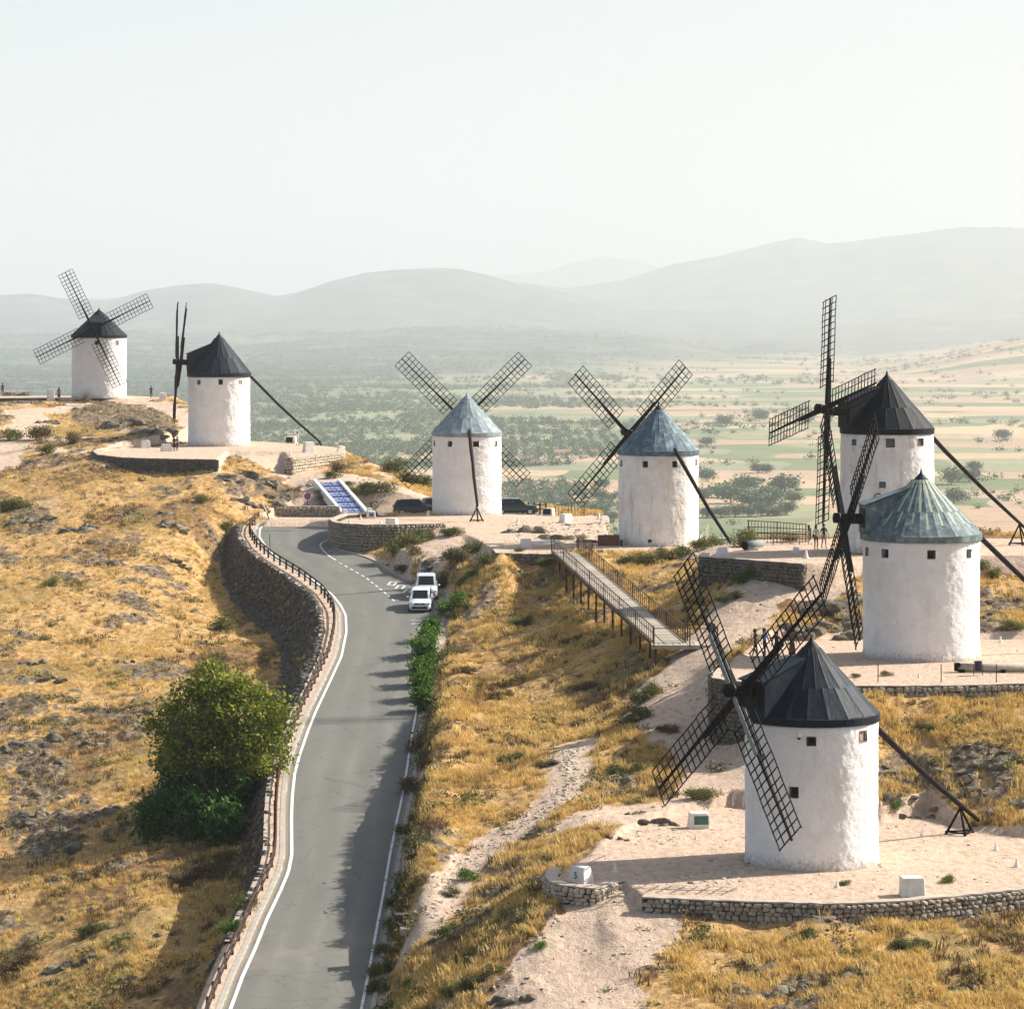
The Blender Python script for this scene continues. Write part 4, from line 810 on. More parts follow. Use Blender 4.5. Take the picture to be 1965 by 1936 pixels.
def stone_wall(label, pts, side, mat='stone', sz=0.3, parts=True, thick=0.45, up=0.0, maxh=4.0, capm='cap', name='stone_wall', cap_h=0.07, group='rubble stone terrace walls'):
    """pts: top line; side=+1 if the visible face is to the right of the walking direction"""
    c0 = pts[len(pts) // 2]; root = empty(name, (c0.x, c0.y, ground(c0.x, c0.y)), 0, label, 'wall', group); inv = Vector(root.location)
    R_ = resample(pts, 0.5); nrm = []
    for i in range(len(R_)):
        d = R_[min(i + 1, len(R_) - 1)] - R_[max(i - 1, 0)]; nrm.append(Vector((d.y, -d.x, 0)).normalized() * side)
    foot = [max(min(ground(*(p + n_ * 0.75)[:2]), ground(*(p + n_ * 0.5)[:2]), p.z - 0.25), p.z - maxh) - 0.25 for p, n_ in zip(R_, nrm)]
    mb = MB(); vs = []
    for p, n_, f in zip(R_, nrm, foot):
        o = p + n_ * 0.12; i_ = p - n_ * (thick - .12); vs += [(o.x, o.y, f), (o.x, o.y, p.z + up), (i_.x, i_.y, p.z + up), (i_.x, i_.y, p.z - .35)]
    fs = [(i * 4 + j, i * 4 + j + 1, (i + 1) * 4 + j + 1, (i + 1) * 4 + j) for i in range(len(R_) - 1) for j in range(3)] + [(0, 1, 2, 3), tuple(4 * (len(R_) - 1) + q for q in (3, 2, 1, 0))]
    mb.add([Vector(v) - inv for v in vs], fs); mb.obj('wall_core', M['core'], root)
    cm = MB(); vs = []
    for p, n_ in zip(R_, nrm):
        o = p + n_ * 0.17; i_ = p - n_ * (thick - .06); z = p.z + up; a = rnd.uniform(-.02, .02)
        vs += [(o.x, o.y, z + .005 + a), (o.x, o.y, z + cap_h + a), (i_.x, i_.y, z + cap_h + a), (i_.x, i_.y, z - .1)]
    cm.add([Vector(v) - inv for v in vs], fs); cm.obj('coping', M[capm], root)
    tot = 0; S = [0.0]
    for a, b in zip(R_[:-1], R_[1:]): S.append(S[-1] + (b - a).length)
    SX = [p.x for p in R_]; SY = [p.y for p in R_]; SZ = [p.z for p in R_]; NX = [n_.x for n_ in nrm]; NY = [n_.y for n_ in nrm]
    zt_min = 0; item = []
    hgt = max(p.z + up - f for p, f in zip(R_, foot)); zrow = 0.0
    while zrow < hgt:
        hr = sz * rnd.uniform(0.6, 1.05); s = rnd.uniform(0, sz)
        while s < S[-1]:
            l = sz * rnd.uniform(0.7, 1.7); sc_ = min(s + l / 2, S[-1] - 1e-3)
            x, y, z = (np.interp(sc_, S, q) for q in (SX, SY, SZ)); nx, ny = np.interp(sc_, S, NX), np.interp(sc_, S, NY); ft = np.interp(sc_, S, foot)
            zc = z + up - 0.02 - zrow - hr / 2 + rnd.uniform(-.03, .03)
            if zc + hr / 2 > ft + .12: item.append((x + nx * rnd.uniform(.12, .17), y + ny * rnd.uniform(.12, .17), zc, math.atan2(ny, nx) + PI / 2, l * rnd.uniform(.86, 1.0), hr * rnd.uniform(.85, 1.05)))
            s += l
        zrow += hr * 0.97
    sms = SM[mat]
    if parts:
        # only the stones nearest the top when there are very many
        for (x, y, z, a, l, h) in item[:300]:
            inst('stone', rnd.choice(sms), root, (x - inv.x, y - inv.y, z - inv.z), (rnd.uniform(-.12, .12), rnd.uniform(-.16, .16), a), (l, rnd.uniform(.22, .30), h))
        item = item[300:]
    if item:
        vs = []; fs = []
        for (x, y, z, a, l, h) in item:
            me_ = rnd.choice(sms); R3 = Matrix.Rotation(a, 3, 'Z') @ Matrix.Rotation(rnd.uniform(-.15, .15), 3, 'Y'); b = len(vs)
            for v in me_.vertices: vs.append(tuple(R3 @ Vector((v.co.x * l, v.co.y * .26, v.co.z * h)) + Vector((x, y, z)) - inv))
            for p in me_.polygons: fs.append(tuple(q + b for q in p.vertices))
        tag(link(bpy.data.objects.new('stones', mesh_np('stones', vs, fs, M[mat])), root), kind='stuff')
    return root
stone_wall('dry stone retaining wall running along the front of the nearest windmill terrace', wallpts([(1233,1722),(1400,1729),(1600,1735),(1750,1728),(1880,1715),(1965,1706),(2010,1703)], Z1), 1, 'stone', 0.27, capm='cap')
stone_wall('rounded stone wall end under the white numbered block, left of the path opening', wallpts([(1062,1668),(1052,1682),(1060,1694),(1085,1702),(1140,1707),(1195,1692)], Z1), 1, 'stone_pale', 0.25, up=.05)
stone_wall('stone wall edging the terrace of the streaked-roof windmill at the right', wallpts([(1600,1318),(1850,1316),(2000,1312)], Z2), 1, 'stone', 0.30)
stone_wall('rough stone wall at the left end of the middle terrace, behind the nearest sails', wallpts([(1385,1284),(1368,1292),(1372,1302),(1420,1309),(1480,1313),(1600,1318)], Z2), 1, 'stone_dark', 0.3, parts=False)
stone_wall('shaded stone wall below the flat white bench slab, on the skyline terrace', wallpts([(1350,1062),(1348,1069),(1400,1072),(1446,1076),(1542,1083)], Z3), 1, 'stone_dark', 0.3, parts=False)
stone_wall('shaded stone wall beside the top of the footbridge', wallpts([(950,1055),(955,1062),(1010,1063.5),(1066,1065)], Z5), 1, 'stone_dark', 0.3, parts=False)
stone_wall('curved stone parapet wall round the terrace above the road bend', wallpts([(720,990),(660,995),(638,1003),(636,1006),(641,1010),(655,1013),(700,1016),(760,1016),(830,1014),(850,1013)], Z5), -1 if False else 1, 'stone', 0.3, parts=False, up=.38, thick=.4)
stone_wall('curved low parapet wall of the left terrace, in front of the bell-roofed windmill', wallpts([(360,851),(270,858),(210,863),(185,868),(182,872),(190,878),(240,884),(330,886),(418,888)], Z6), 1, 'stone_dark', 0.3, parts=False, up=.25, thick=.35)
stone_wall('sunlit stone wall carrying a white block, right of the bell-roofed windmill', wallpts([(548,879),(560,879.5),(655,868.5),(657,856)], Z6), 1, 'stone_pale', 0.32, parts=False)
stone_wall('stone wall closing the right end of the central terrace', wallpts([(1090,1008),(1140,1004),(1163,1001),(1162,991)], Z5), 1, 'stone_pale', 0.32, parts=False, up=.05)
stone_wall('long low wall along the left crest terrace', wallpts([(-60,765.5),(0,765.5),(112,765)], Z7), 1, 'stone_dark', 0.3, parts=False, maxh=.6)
def straight_wall(label, p0, p1, ztop, mat, sz=.3): return stone_wall(label, [Vector((*p0, ztop)), Vector((*p1, ztop))], 1, mat, sz, parts=False, thick=.5, group='low walls beside the blue stairs')
gx = lambda u, Y: (u - CX) / F * Y
straight_wall('low stone wall between the leaning post and the blue stairs', (gx(518, 300.5), 300.5), (gx(652, 300.3), 300.3), 12.35, 'stone')
straight_wall('low pale stone wall between the blue stairs and the parked black cars', (gx(712, 305.5), 305.5), (gx(820, 308), 308), 12.5, 'stone_pale')
# rubble bank under the road on its left side
bank = []
for _ in range(5200):
    y = rnd.uniform(150, 291) if rnd.random() < .25 else rnd.uniform(205, 291); bw = float(np.interp(y, [120, 180, 215, 260, 288], [1.2, 1.6, 3.0, 3.0, 1.2]))
    dl = rnd.uniform(-.08, bw * 1.0) + float(np.interp(y, [200, 240], [0.95, 1.5])); x = float(xL(y)) - dl; bank.append((x, y, ground(x, y), rnd.uniform(.16, .42)))
vs = []; fs = []; RX = (float(xL(240)) - 2, 240, ground(float(xL(240)) - 2, 240))
for x, y, z, s in bank:
    me_ = rnd.choice(SM['stone_dark']); R3 = Matrix.Rotation(rnd.uniform(0, 6), 3, 'Z') @ Matrix.Rotation(rnd.uniform(-.6, .6), 3, 'Y'); b = len(vs)
    for v in me_.vertices: vs.append(tuple(R3 @ (Vector(v.co) * s) + Vector((x - RX[0], y - RX[1], z + s * .1 - RX[2]))))
    for p in me_.polygons: fs.append(tuple(q + b for q in p.vertices))
rw = empty('retaining_wall', (float(xL(240)) - 2, 240, ground(float(xL(240)) - 2, 240)), 0, 'dark rubble retaining bank under the left edge of the road', 'wall')
so = bpy.data.objects.new('stones', mesh_np('stones', vs, fs, M['stone_dark'])); link(so, rw); tag(so, kind='stuff')
cp = MB(); vs = []; yy = np.arange(150, 292, .8)
for y in yy:
    x = float(xL(y)) - float(np.interp(y, [200, 240], [0.95, 1.5])); z = float(zroad(y)) + .1; w = rnd.uniform(.14, .2); vs += [(x - w, y, z - .3), (x - w, y, z + .13), (x + w, y, z + .13), (x + w, y, z - .3)]
cp.add([Vector(v) - Vector(rw.location) for v in vs], [(i * 4 + j, i * 4 + j + 1, (i + 1) * 4 + j + 1, (i + 1) * 4 + j) for i in range(len(yy) - 1) for j in range(3)]); cp.obj('coping', M['cap'], rw)
# ---------------------------------------------------------------- wooden guardrail along the left road edge
gr = empty('guardrail', (float(xL(220)) - .6, 220, float(zroad(220))), 0, 'dark wooden guardrail curving along the left edge of the road', 'guardrail'); gi = Vector(gr.location)
gp = []; y = 116.0
def grx(y): return float(xLx(y)) - 0.50
while y < 298.5:
    gp.append(Vector((grx(y), y, float(zroad(y)) + 0.1))); sl_ = math.hypot(1, (grx(y + .5) - grx(y - .5))); y += 2.3 / sl_
pm = MB(); pm.box((0, 0, .36), (.15, .14, .80), taper=.95); pmesh = pm.mesh('post', M['wood_brown'])
for i, p in enumerate(gp):
    inst('post', pmesh, gr, p - gi, (0, 0, rnd.uniform(-.2, .2)), (1, 1, rnd.uniform(.95, 1.05)))
    if i:
        for hz_, w in ((.72, .12), (.40, .09)):
            rl = MB(); rl.bar(gp[i - 1] + Vector((.08, 0, hz_)) - gi, p + Vector((.08, 0, hz_)) - gi, .07, w); rl.obj('rail', M['wood_brown'], gr)
# ---------------------------------------------------------------- blue stairs
sb0 = Vector((gx(683, 300.2), 300.2, 11.38)); st1 = Vector((gx(627, 307), 307, 14.4)); stn = 13
stw = empty('stairway', sb0, 0, 'painted blue stairs with white side walls, left of the parked cars', 'stairs')
dv = st1 - sb0; dh = Vector((dv.x, dv.y, 0)).normalized(); pr = Vector((dh.y, -dh.x, 0)); yaw = math.atan2(dh.y, dh.x)
M['blue_step'] = simple('blue_riser_writing', (0.07, 0.13, 0.34), (0.62, 0.66, 0.74), 5.0, 0.6, lo=0.44, hi=0.54)
for i in range(stn):
    c = dv * ((i + .5) / stn); s_ = MB(); s_.box((0, 0, -.45 - .015), (dh.dot(dv) / stn + .02, 2.2, .9 + .0)); o = s_.obj('step', M['blue'] if i % 2 else M['blue_step'], stw, loc=c + Vector((0, 0, dv.z / stn / 2)), rot=(0, 0, yaw))
    w_ = MB(); w_.box((-.02, 0, 0.0), (dh.dot(dv) / stn * .8, 2.1, .03)); w_.obj('tread', M['blue_step'], o, loc=(0, 0, 0.002))
for sgn in (-1, 1):
    w_ = MB(); a = pr * sgn * 1.28; b0_ = a - dh * .3; 
    pts_ = [b0_ + Vector((0, 0, .75)), b0_ + dv + Vector((0, 0, .55))]
    q = pr * .17; vs = [b0_ - q + Vector((0, 0, -.5)), b0_ + q + Vector((0, 0, -.5)), b0_ + q + Vector((0, 0, .35)), b0_ - q + Vector((0, 0, .35))] + [b0_ + dv * 1.04 + s2 for s2 in (-q + Vector((0, 0, -.7)), q + Vector((0, 0, -.7)), q + Vector((0, 0, .2)), -q + Vector((0, 0, .2)))]
    w_.add(vs, [(0, 1, 2, 3), (7, 6, 5, 4), (1, 0, 4, 5), (2, 1, 5, 6), (3, 2, 6, 7), (0, 3, 7, 4)]); w_.obj('side_wall', M['white'], stw)
    pb_ = MB(); pb_.box(b0_ + Vector((0, 0, .35)), (.45, .45, 1.0), Matrix.Rotation(yaw, 3, 'Z')); pb_.obj('end_pillar', M['white'], stw)
# ---------------------------------------------------------------- footbridge
A0 = Wp(1083, 1058, 243); B0 = Wp(1284, 1234, 193)
fbz = empty('footbridge', A0, 0, 'sloping timber footbridge with rusty railings crossing the grassy slope', 'footbridge')
dv = B0 - A0; L_ = dv.length; dh = Vector((dv.x, dv.y, 0)).normalized(); pr = Vector((-dh.y, dh.x, 0)); pr = pr if pr.x > 0 else -pr
bw_ = 0.98; npl = 78; pl = MB(); pl.box((0, 0, 0), (L_ / npl * .95, bw_ * 2, .07)); plm = pl.mesh('plank', M['deck']); yaw = math.atan2(dh.y, dh.x); pitch = -math.atan2(dv.z, math.hypot(dv.x, dv.y))
for i in range(npl): inst('plank', plm, fbz, dv * ((i + .5) / npl) + Vector((0, 0, rnd.uniform(-.006, .006))), (0, pitch, yaw + rnd.uniform(-.006, .006)))
bm_ = MB(); bm_.tube([(0, 0, -.05), (0, 0, 1.02)], .022, 5); bmm = bm_.mesh('baluster', M['iron_rust'])
pm_ = MB(); pm_.box((0, 0, .5), (.075, .075, 1.18)); pmm = pm_.mesh('rail_post', M['iron_rust'])
def railing(a, b, root, org, nb, post_every=8, h=1.02):
    d = b - a
    for z in (h, .12):
        m_ = MB(); m_.bar(a + Vector((0, 0, z)) - org, b + Vector((0, 0, z)) - org, .05, .05); m_.obj('handrail' if z > .5 else 'bottom_rail', M['iron_rust'], root)
    for i in range(nb + 1):
        p = a + d * (i / nb) - org
        inst('rail_post' if i % post_every == 0 else 'baluster', pmm if i % post_every == 0 else bmm, root, p)
for sgn in (-1, 1):
    g_ = MB(); g_.bar(pr * sgn * (bw_ - .05) + Vector((0, 0, -.16)), dv + pr * sgn * (bw_ - .05) + Vector((0, 0, -.16)), .1, .22); g_.obj('side_beam', M['iron_rust'], fbz)
    railing(A0 + pr * sgn * (bw_ + .02), B0 + pr * sgn * (bw_ + .02), fbz, A0, 56)
for i in range(1, 13):
    for sgn in (-1, 1):
        p = dv * (i / 12.5) + pr * sgn * (bw_ - .1); gz = ground((A0 + p).x, (A0 + p).y); top_ = (A0 + p).z - .26
        if top_ - gz > .15:
            m_ = MB(); m_.box((0, 0, (gz - .3 - top_) / 2), (.14, .14, top_ - gz + .3)); m_.obj('support_post', M['iron_rust'], fbz, loc=p + Vector((0, 0, -.26)))
# landing
Lc = B0 + Vector((2.0, .3, -.02)); ld = empty('landing', B0, 0, 'flat timber landing at the lower end of the footbridge', 'landing'); nlp = 9; lm = MB(); lm.box((0, 0, 0), (.40, 2.6, .08)); lmm = lm.mesh('plank', M['deck'])
for i in range(nlp): inst('plank', lmm, ld, (-.9 + i * .44, -.1, -.03))
lf = MB(); lf.box((.9, -1.35, -.12), (4.1, .1, .22)); lf.box((.9, 1.15, -.12), (4.1, .1, .22)); lf.obj('frame_beam', M['deck'], ld)
tag(ld.children[-1], kind=None)
for k, (x_, y_) in enumerate(((-1.0, -1.4), (1.2, -1.4), (2.9, -1.4))): inst('rail_post', pmm, ld, (x_, y_, 0.02))
hr = MB(); hr.bar((-1.0, -1.4, 1.05), (2.9, -1.4, 1.05), .05); hr.obj('handrail', M['iron_rust'], ld)
for k, (x_, y_) in enumerate(((1.2, 1.2), (2.9, 1.2))): inst('rail_post', pmm, ld, (x_, y_, 0.02))
hr = MB(); hr.bar((1.0, 1.2, 1.05), (2.9, 1.2, 1.05), .05); hr.obj('handrail', M['iron_rust'], ld)
for x_ in (-.9, 1.6):
    gz = ground(B0.x + x_, B0.y - 1.2) - B0.z; sp_ = MB(); sp_.box((x_, -1.2, (gz - .4) / 2 - .1), (.16, .16, abs(gz) + .3)); sp_.obj('support_post', M['iron_rust'], ld)
# short railing at the top end of the bridge
tr = empty('railing', A0 + Vector((.3, .6, 0)), 0, 'short rusty railing beside the top of the footbridge', 'railing'); o_ = Vector(tr.location)
a_ = A0 + pr * 1.0 + Vector((.1, -.3, 0)); b_ = Wp(1136, 1068, 240); b_.z = a_.z - .1
railing(a_, b_, tr, o_, 8, 4)
# apply lower flat beams tagging done
# ---------------------------------------------------------------- vegetation : builders
def leaf_cloud(blobs, n, size, seed, droop=0.0, aspect=1.7, per=26, spread=2.2):
    """leaf-sized quads spread through several ellipsoids; blobs: (cx,cy,cz,rx,ry,rz)"""
    r = np.random.RandomState(seed); B = np.array(blobs, float); vol = B[:, 3] * B[:, 4] * B[:, 5]; w = vol ** 0.75
    k = r.choice(len(B), n, p=w / w.sum()); d = r.randn(n, 3); d /= np.linalg.norm(d, axis=1)[:, None]
    rad = r.rand(n) ** 0.38; c = B[k, :3] + d * B[k, 3:] * rad[:, None]
    # clumps : pull leaves to sub centres
    m = max(8, n // per); sub = c[r.choice(n, m)]; j = r.randint(0, m, n); near = r.rand(n) < 0.75
    sd = size * spread; c = np.where(near[:, None], sub[j] + r.randn(n, 3) * sd * np.array([1, 1, .7]), c)
    nrm = r.randn(n, 3) + np.array([0.15, -.1, 0.9]); nrm /= np.linalg.norm(nrm, axis=1)[:, None]
    t = np.cross(nrm, r.randn(n, 3)); t /= np.linalg.norm(t, axis=1)[:, None]; b = np.cross(nrm, t)
    s = size * r.uniform(.6, 1.3, n)[:, None]; t = t * s * aspect / 2; b = b * s / 2
    V = np.stack([c - t, c + b * 0.9 - t * .1, c + t, c - b * 0.9 - t * .1], 1).reshape(-1, 3)
    if droop: V[:, 2] -= droop * (V[:, 0] ** 2 + V[:, 1] ** 2)
    V[:, 2] = np.maximum(V[:, 2], -0.1)
    return V, np.arange(4 * n).reshape(n, 4)
def blade_tuft(n, h, spread, w, seed, lean=0.5):
    r = np.random.RandomState(seed); V = []; Fc = []
    for i in range(n):
        a = r.rand() * 2 * PI; p = np.array([r.randn() * spread * .5, r.randn() * spread * .5, -.03]); hh = h * r.uniform(.55, 1.1)
        ln = np.array([math.cos(a), math.sin(a), 0]) * hh * lean * r.uniform(.2, 1.0); sd = np.array([-math.sin(a + r.randn()), math.cos(a), 0]) * w * r.uniform(.6, 1.3)
        q = p + ln * .35 + np.array([0, 0, hh * .62]); e = p + ln + np.array([0, 0, hh]); k = len(V)
        V += [p - sd * .6, p + sd * .6, q + sd * .6, q - sd * .6, e + sd * .15, e - sd * .15]; Fc += [(k, k + 1, k + 2, k + 3), (k + 3, k + 2, k + 4, k + 5)]
    return V, Fc
def coll_of(meshes, name):
    c = bpy.data.collections.new(name)
    for i, m in enumerate(meshes):
        o = bpy.data.objects.new(m.name, m); o.location = (0, 0, 0); c.objects.link(o)
    return c
def scatter(name, pts, scl, rot, meshes, label=None):
    """one object of kind stuff : instances the given small meshes on its vertices"""
    pts = np.asarray(pts, np.float32); me = bpy.data.meshes.new(name); me.vertices.add(len(pts)); me.vertices.foreach_set('co', pts.ravel())
    a = me.attributes.new('sc', 'FLOAT_VECTOR', 'POINT'); a.data.foreach_set('vector', np.asarray(scl, np.float32).ravel())
    a = me.attributes.new('ro', 'FLOAT_VECTOR', 'POINT'); a.data.foreach_set('vector', np.asarray(rot, np.float32).ravel())
    a = me.attributes.new('ix', 'INT', 'POINT'); a.data.foreach_set('value', rng.randint(0, len(meshes), len(pts)).astype(np.int32))
    o = link(bpy.data.objects.new(name, me)); tag(o, kind='stuff')
    if label: o['label'] = label
    g = bpy.data.node_groups.new(name, 'GeometryNodeTree'); g.interface.new_socket('Geometry', in_out='INPUT', socket_type='NodeSocketGeometry'); g.interface.new_socket('Geometry', in_out='OUTPUT', socket_type='NodeSocketGeometry')
    gi = g.nodes.new('NodeGroupInput'); go = g.nodes.new('NodeGroupOutput'); ip = g.nodes.new('GeometryNodeInstanceOnPoints'); ci = g.nodes.new('GeometryNodeCollectionInfo')
    ci.inputs['Collection'].default_value = coll_of(meshes, name + '_kinds'); ci.inputs['Separate Children'].default_value = True; ci.inputs['Reset Children'].default_value = True
    def na(nm, dt):
        n_ = g.nodes.new('GeometryNodeInputNamedAttribute'); n_.data_type = dt; n_.inputs[0].default_value = nm; return n_.outputs[0]
    g.links.new(gi.outputs[0], ip.inputs['Points']); g.links.new(ci.outputs[0], ip.inputs['Instance']); ip.inputs['Pick Instance'].default_value = True
    g.links.new(na('ix', 'INT'), ip.inputs['Instance Index']); g.links.new(na('sc', 'FLOAT_VECTOR'), ip.inputs['Scale']); g.links.new(na('ro', 'FLOAT_VECTOR'), ip.inputs['Rotation'])
    g.links.new(ip.outputs[0], go.inputs[0]); md = o.modifiers.new('scatter', 'NODES'); md.node_group = g
    return o
# ---- grass and stones on the hillside
def grid_pts(nmax, wfun, jit=True):
    i = rng.randint(0, nr - 2, nmax); j = rng.randint(4, nc - 6, nmax); keep = rng.rand(nmax) < wfun(i, j); i = i[keep]; j = j[keep]
    fi, fj = rng.rand(len(i)), rng.rand(len(i))
    def L(Z): return (Z[i, j] * (1 - fj) + Z[i, j + 1] * fj) * (1 - fi) + (Z[i + 1, j] * (1 - fj) + Z[i + 1, j + 1] * fj) * fi
    return L(XX), L(YY), L(ZZ), i, j
onroad = ((XX > xL(YY) - 1.6) & (XX < xR(YY) + 0.25) & (YY < 290))
MILLS = [(13.9, 145, 3.2), (24.1, 184, 3.6), (25.5, 213, 3.5), (11.9, 255, 3.4), (-4.3, 296, 3.4), (-32.8, 350, 3.6), (-50.9, 385, 3.5)]
mill = np.zeros(XX.shape, bool)
for mx, my, mr in MILLS: mill |= (XX - mx) ** 2 + (YY - my) ** 2 < (mr + .1) ** 2
inview = (DR < 6) & (np.abs(AA) < 0.2)
G0 = np.where(onroad | mill | ~inview | (pathd < 0.25), 0, RO * (1 - bare * 0.93) * (1 - RK * .75))
clump = fbm(XX * 0.55, YY * 0.45, 3, 101); clump2 = fbm(XX * 0.25, YY * 0.16, 3, 111)
midz = smooth(-6, 2, XX - xR(np.minimum(YY, 288))) # 1 right of the road
gw = G0 * np.clip(smooth(0.36, 0.66, clump) * (0.55 + 0.35 * midz), 0, 1) * np.where(WL > .12, .12, 1)
x, y, z, i, j = grid_pts(380000, lambda i, j: gw[i, j]); n_ = len(x); print('grass', n_)
tall = midz[i, j] * 0.22 + 0.62; s = tall * rng.uniform(.55, 1.15, n_) * (0.75 + 0.5 * clump2[i, j])
gm = []
for k in range(4):
    V_, F_ = blade_tuft(20, 0.46, 0.36, 0.026, 200 + k, 0.75); gm.append(mesh_np('grass_tuft', V_, F_, M['grass']))
scatter('dry_grass', np.c_[x, y, z], np.c_[s, s, s * rng.uniform(.7, 1.15, n_)], np.c_[rng.uniform(-.15, .15, n_), rng.uniform(-.15, .15, n_), rng.uniform(0, 6.28, n_)], gm)
bw2 = np.where(onroad | mill | ~inview, 0, RO * (1 - PATH)) * np.clip(0.25 + brown * 0.8, 0, 1) * smooth(.48, .60, fbm(XX * .5 + 60, YY * .35, 3, 141))
x, y, z, i, j = grid_pts(150000, lambda i, j: bw2[i, j] * .55); n_ = len(x); print('brown', n_)
bmz = []
for k in range(3):
    V_, F_ = blade_tuft(18, 0.42, 0.30, 0.03, 300 + k, 0.9); bmz.append(mesh_np('weed_tuft', V_, F_, M['grass_brown']))
s = rng.uniform(.5, 1.2, n_); scatter('brown_weeds', np.c_[x, y, z], np.c_[s, s, s * rng.uniform(.6, 1.1, n_)], np.c_[rng.uniform(-.2, .2, n_), rng.uniform(-.2, .2, n_), rng.uniform(0, 6.28, n_)], bmz)
# small olive herbs
hw_ = np.where(onroad | mill | ~inview, 0, RO * (1 - PATH * .85)) * smooth(0.55, 0.68, fbm(XX * .35 + 40, YY * .25, 3, 130)) * (.35 + .65 * smooth(0.5, .7, clump))
x, y, z, i, j = grid_pts(42000, lambda i, j: hw_[i, j] * .75); n_ = len(x); print('herb', n_)
hm_ = []
for k in range(3):
    V_, F_ = leaf_cloud([(0, 0, .12, .28, .28, .16)], 60, 0.085, 400 + k); hm_.append(mesh_np('herb', V_, F_, M['leaf_olive']))
for k in range(2):
    V_, F_ = leaf_cloud([(0, 0, .12, .28, .28, .18)], 60, 0.08, 420 + k); hm_.append(mesh_np('herb', V_, F_, M['leaf_dry']))
s = rng.uniform(.5, 1.7, n_) ; scatter('low_herbs', np.c_[x, y, z - .03], np.c_[s, s, s * rng.uniform(.5, 1, n_)], np.c_[np.zeros(n_), np.zeros(n_), rng.uniform(0, 6.28, n_)], hm_)
def rock_mesh(seed, flat=0.5, sub=3, mat='rock'):
    bm = bmesh.new(); bmesh.ops.create_icosphere(bm, subdivisions=sub, radius=0.5); V_ = np.array([v.co[:] for v in bm.verts]); r = np.random.RandomState(seed)
    for _ in range(11): # cut by random planes : angular faces
        nn = r.randn(3); nn[2] = abs(nn[2]) * .8; nn /= np.linalg.norm(nn); d = r.uniform(.20, .42); q = V_ @ nn - d; V_ -= np.outer(np.maximum(q, 0), nn) * .93
    V_ += (np.stack([fbm(V_[:, 0] * 5 + seed, V_[:, 1] * 5 + V_[:, 2] * 4, 3, seed + k_) for k_ in range(3)], 1) - .5) * .12
    V_[:, 2] *= flat; 
    for v, c in zip(bm.verts, V_): v.co = c
    me = bpy.data.meshes.new('rock_slab'); bm.to_mesh(me); bm.free(); me.materials.append(M[mat]); return me
smalls = [rock_mesh(500 + k, .6, 1) for k in range(5)]
sw = np.where(onroad | mill | ~inview, 0, 1.0) * np.clip(RK * 1.0 + .05 * RO + .035 * (1 - RO), 0, 1)
x, y, z, i, j = grid_pts(110000, lambda i, j: np.minimum(1, sw[i, j] * .8)); n_ = len(x); print('stones', n_)
s = 0.10 + rng.rand(n_) ** 3 * .5 * (0.35 + RK[i, j]); scatter('scattered_stones', np.c_[x, y, z], np.c_[s * rng.uniform(.8, 1.6, n_), s, s * rng.uniform(.6, 1.1, n_)], np.c_[rng.uniform(-.3, .3, n_), rng.uniform(-.3, .3, n_), rng.uniform(0, 6.28, n_)], smalls)
rp = []
for (u0, u1, v0, v1, nn_) in ((990, 1165, 1002, 1044, 420), (975, 1010, 998, 1015, 60), (1180, 1400, 1045, 1062, 90), (1220, 1300, 1590, 1620, 40), (880, 960, 1440, 1445, 0), (1080, 1110, 1440, 1540, 120), (960, 1080, 1545, 1620, 120), (1290, 1420, 1660, 1700, 70), (1420, 1700, 1655, 1668, 120), (1440, 1560, 1030, 1048, 60)):
    for _ in range(nn_):
        u_ = rnd.uniform(u0, u1); v_ = rnd.uniform(v0, v1); p_ = hit(u_, v_); rp.append((*p_, (.10 + .35 * rnd.random() ** 2.5) * (1.5 if nn_ == 420 else 1)))
tl = [(1110,1425),(1085,1460),(1100,1500),(1060,1540),(990,1590),(900,1650),(850,1700),(825,1760)]
for _ in range(420):
    k_ = rnd.randrange(len(tl) - 1); t_ = rnd.random(); p_ = hit(tl[k_][0] * (1 - t_) + tl[k_ + 1][0] * t_ + rnd.gauss(0, 11), tl[k_][1] * (1 - t_) + tl[k_ + 1][1] * t_ + rnd.gauss(0, 6)); rp.append((*p_, .08 + .3 * rnd.random() ** 2))
pl_ = [(1040,1960),(1100,1840),(1180,1750)]
for _ in range(130):
    k_ = rnd.randrange(2); t_ = rnd.random(); p_ = hit(pl_[k_][0] * (1 - t_) + pl_[k_ + 1][0] * t_ + rnd.choice((-1, 1)) * rnd.uniform(70, 130), pl_[k_][1] * (1 - t_) + pl_[k_ + 1][1] * t_); rp.append((*p_, .06 + .3 * rnd.random() ** 3))
rp = np.array(rp); n_ = len(rp); palem = [rock_mesh(540 + k, .7, 1, 'rock_pale') for k in range(4)]
scatter('pale_rubble', rp[:, :3], np.c_[rp[:, 3] * 1.2, rp[:, 3], rp[:, 3] * .8], np.c_[rng.uniform(-.3, .3, n_), rng.uniform(-.3, .3, n_), rng.uniform(0, 6.28, n_)], palem)
# ---- scrub along the right kerb
sc_p = []
for _ in range(1500):
    y_ = rnd.uniform(122, 222); d_ = abs(rnd.gauss(0, 1)) * .6 + .5; w_ = vn_ = float(vnoise(y_ * .45, d_ * .2, 8))
    if w_ < .62: continue
    x_ = float(xR(y_)) + d_; sc_p.append((x_, y_, ground(x_, y_) - .04, rnd.uniform(.5, 1.25) * (.5 + w_)))
sc_p = np.array(sc_p); n_ = len(sc_p); scatter('roadside_scrub', sc_p[:, :3], np.c_[sc_p[:, 3], sc_p[:, 3], sc_p[:, 3] * 1.1], np.c_[np.zeros(n_), np.zeros(n_), rng.uniform(0, 6.28, n_)], hm_)
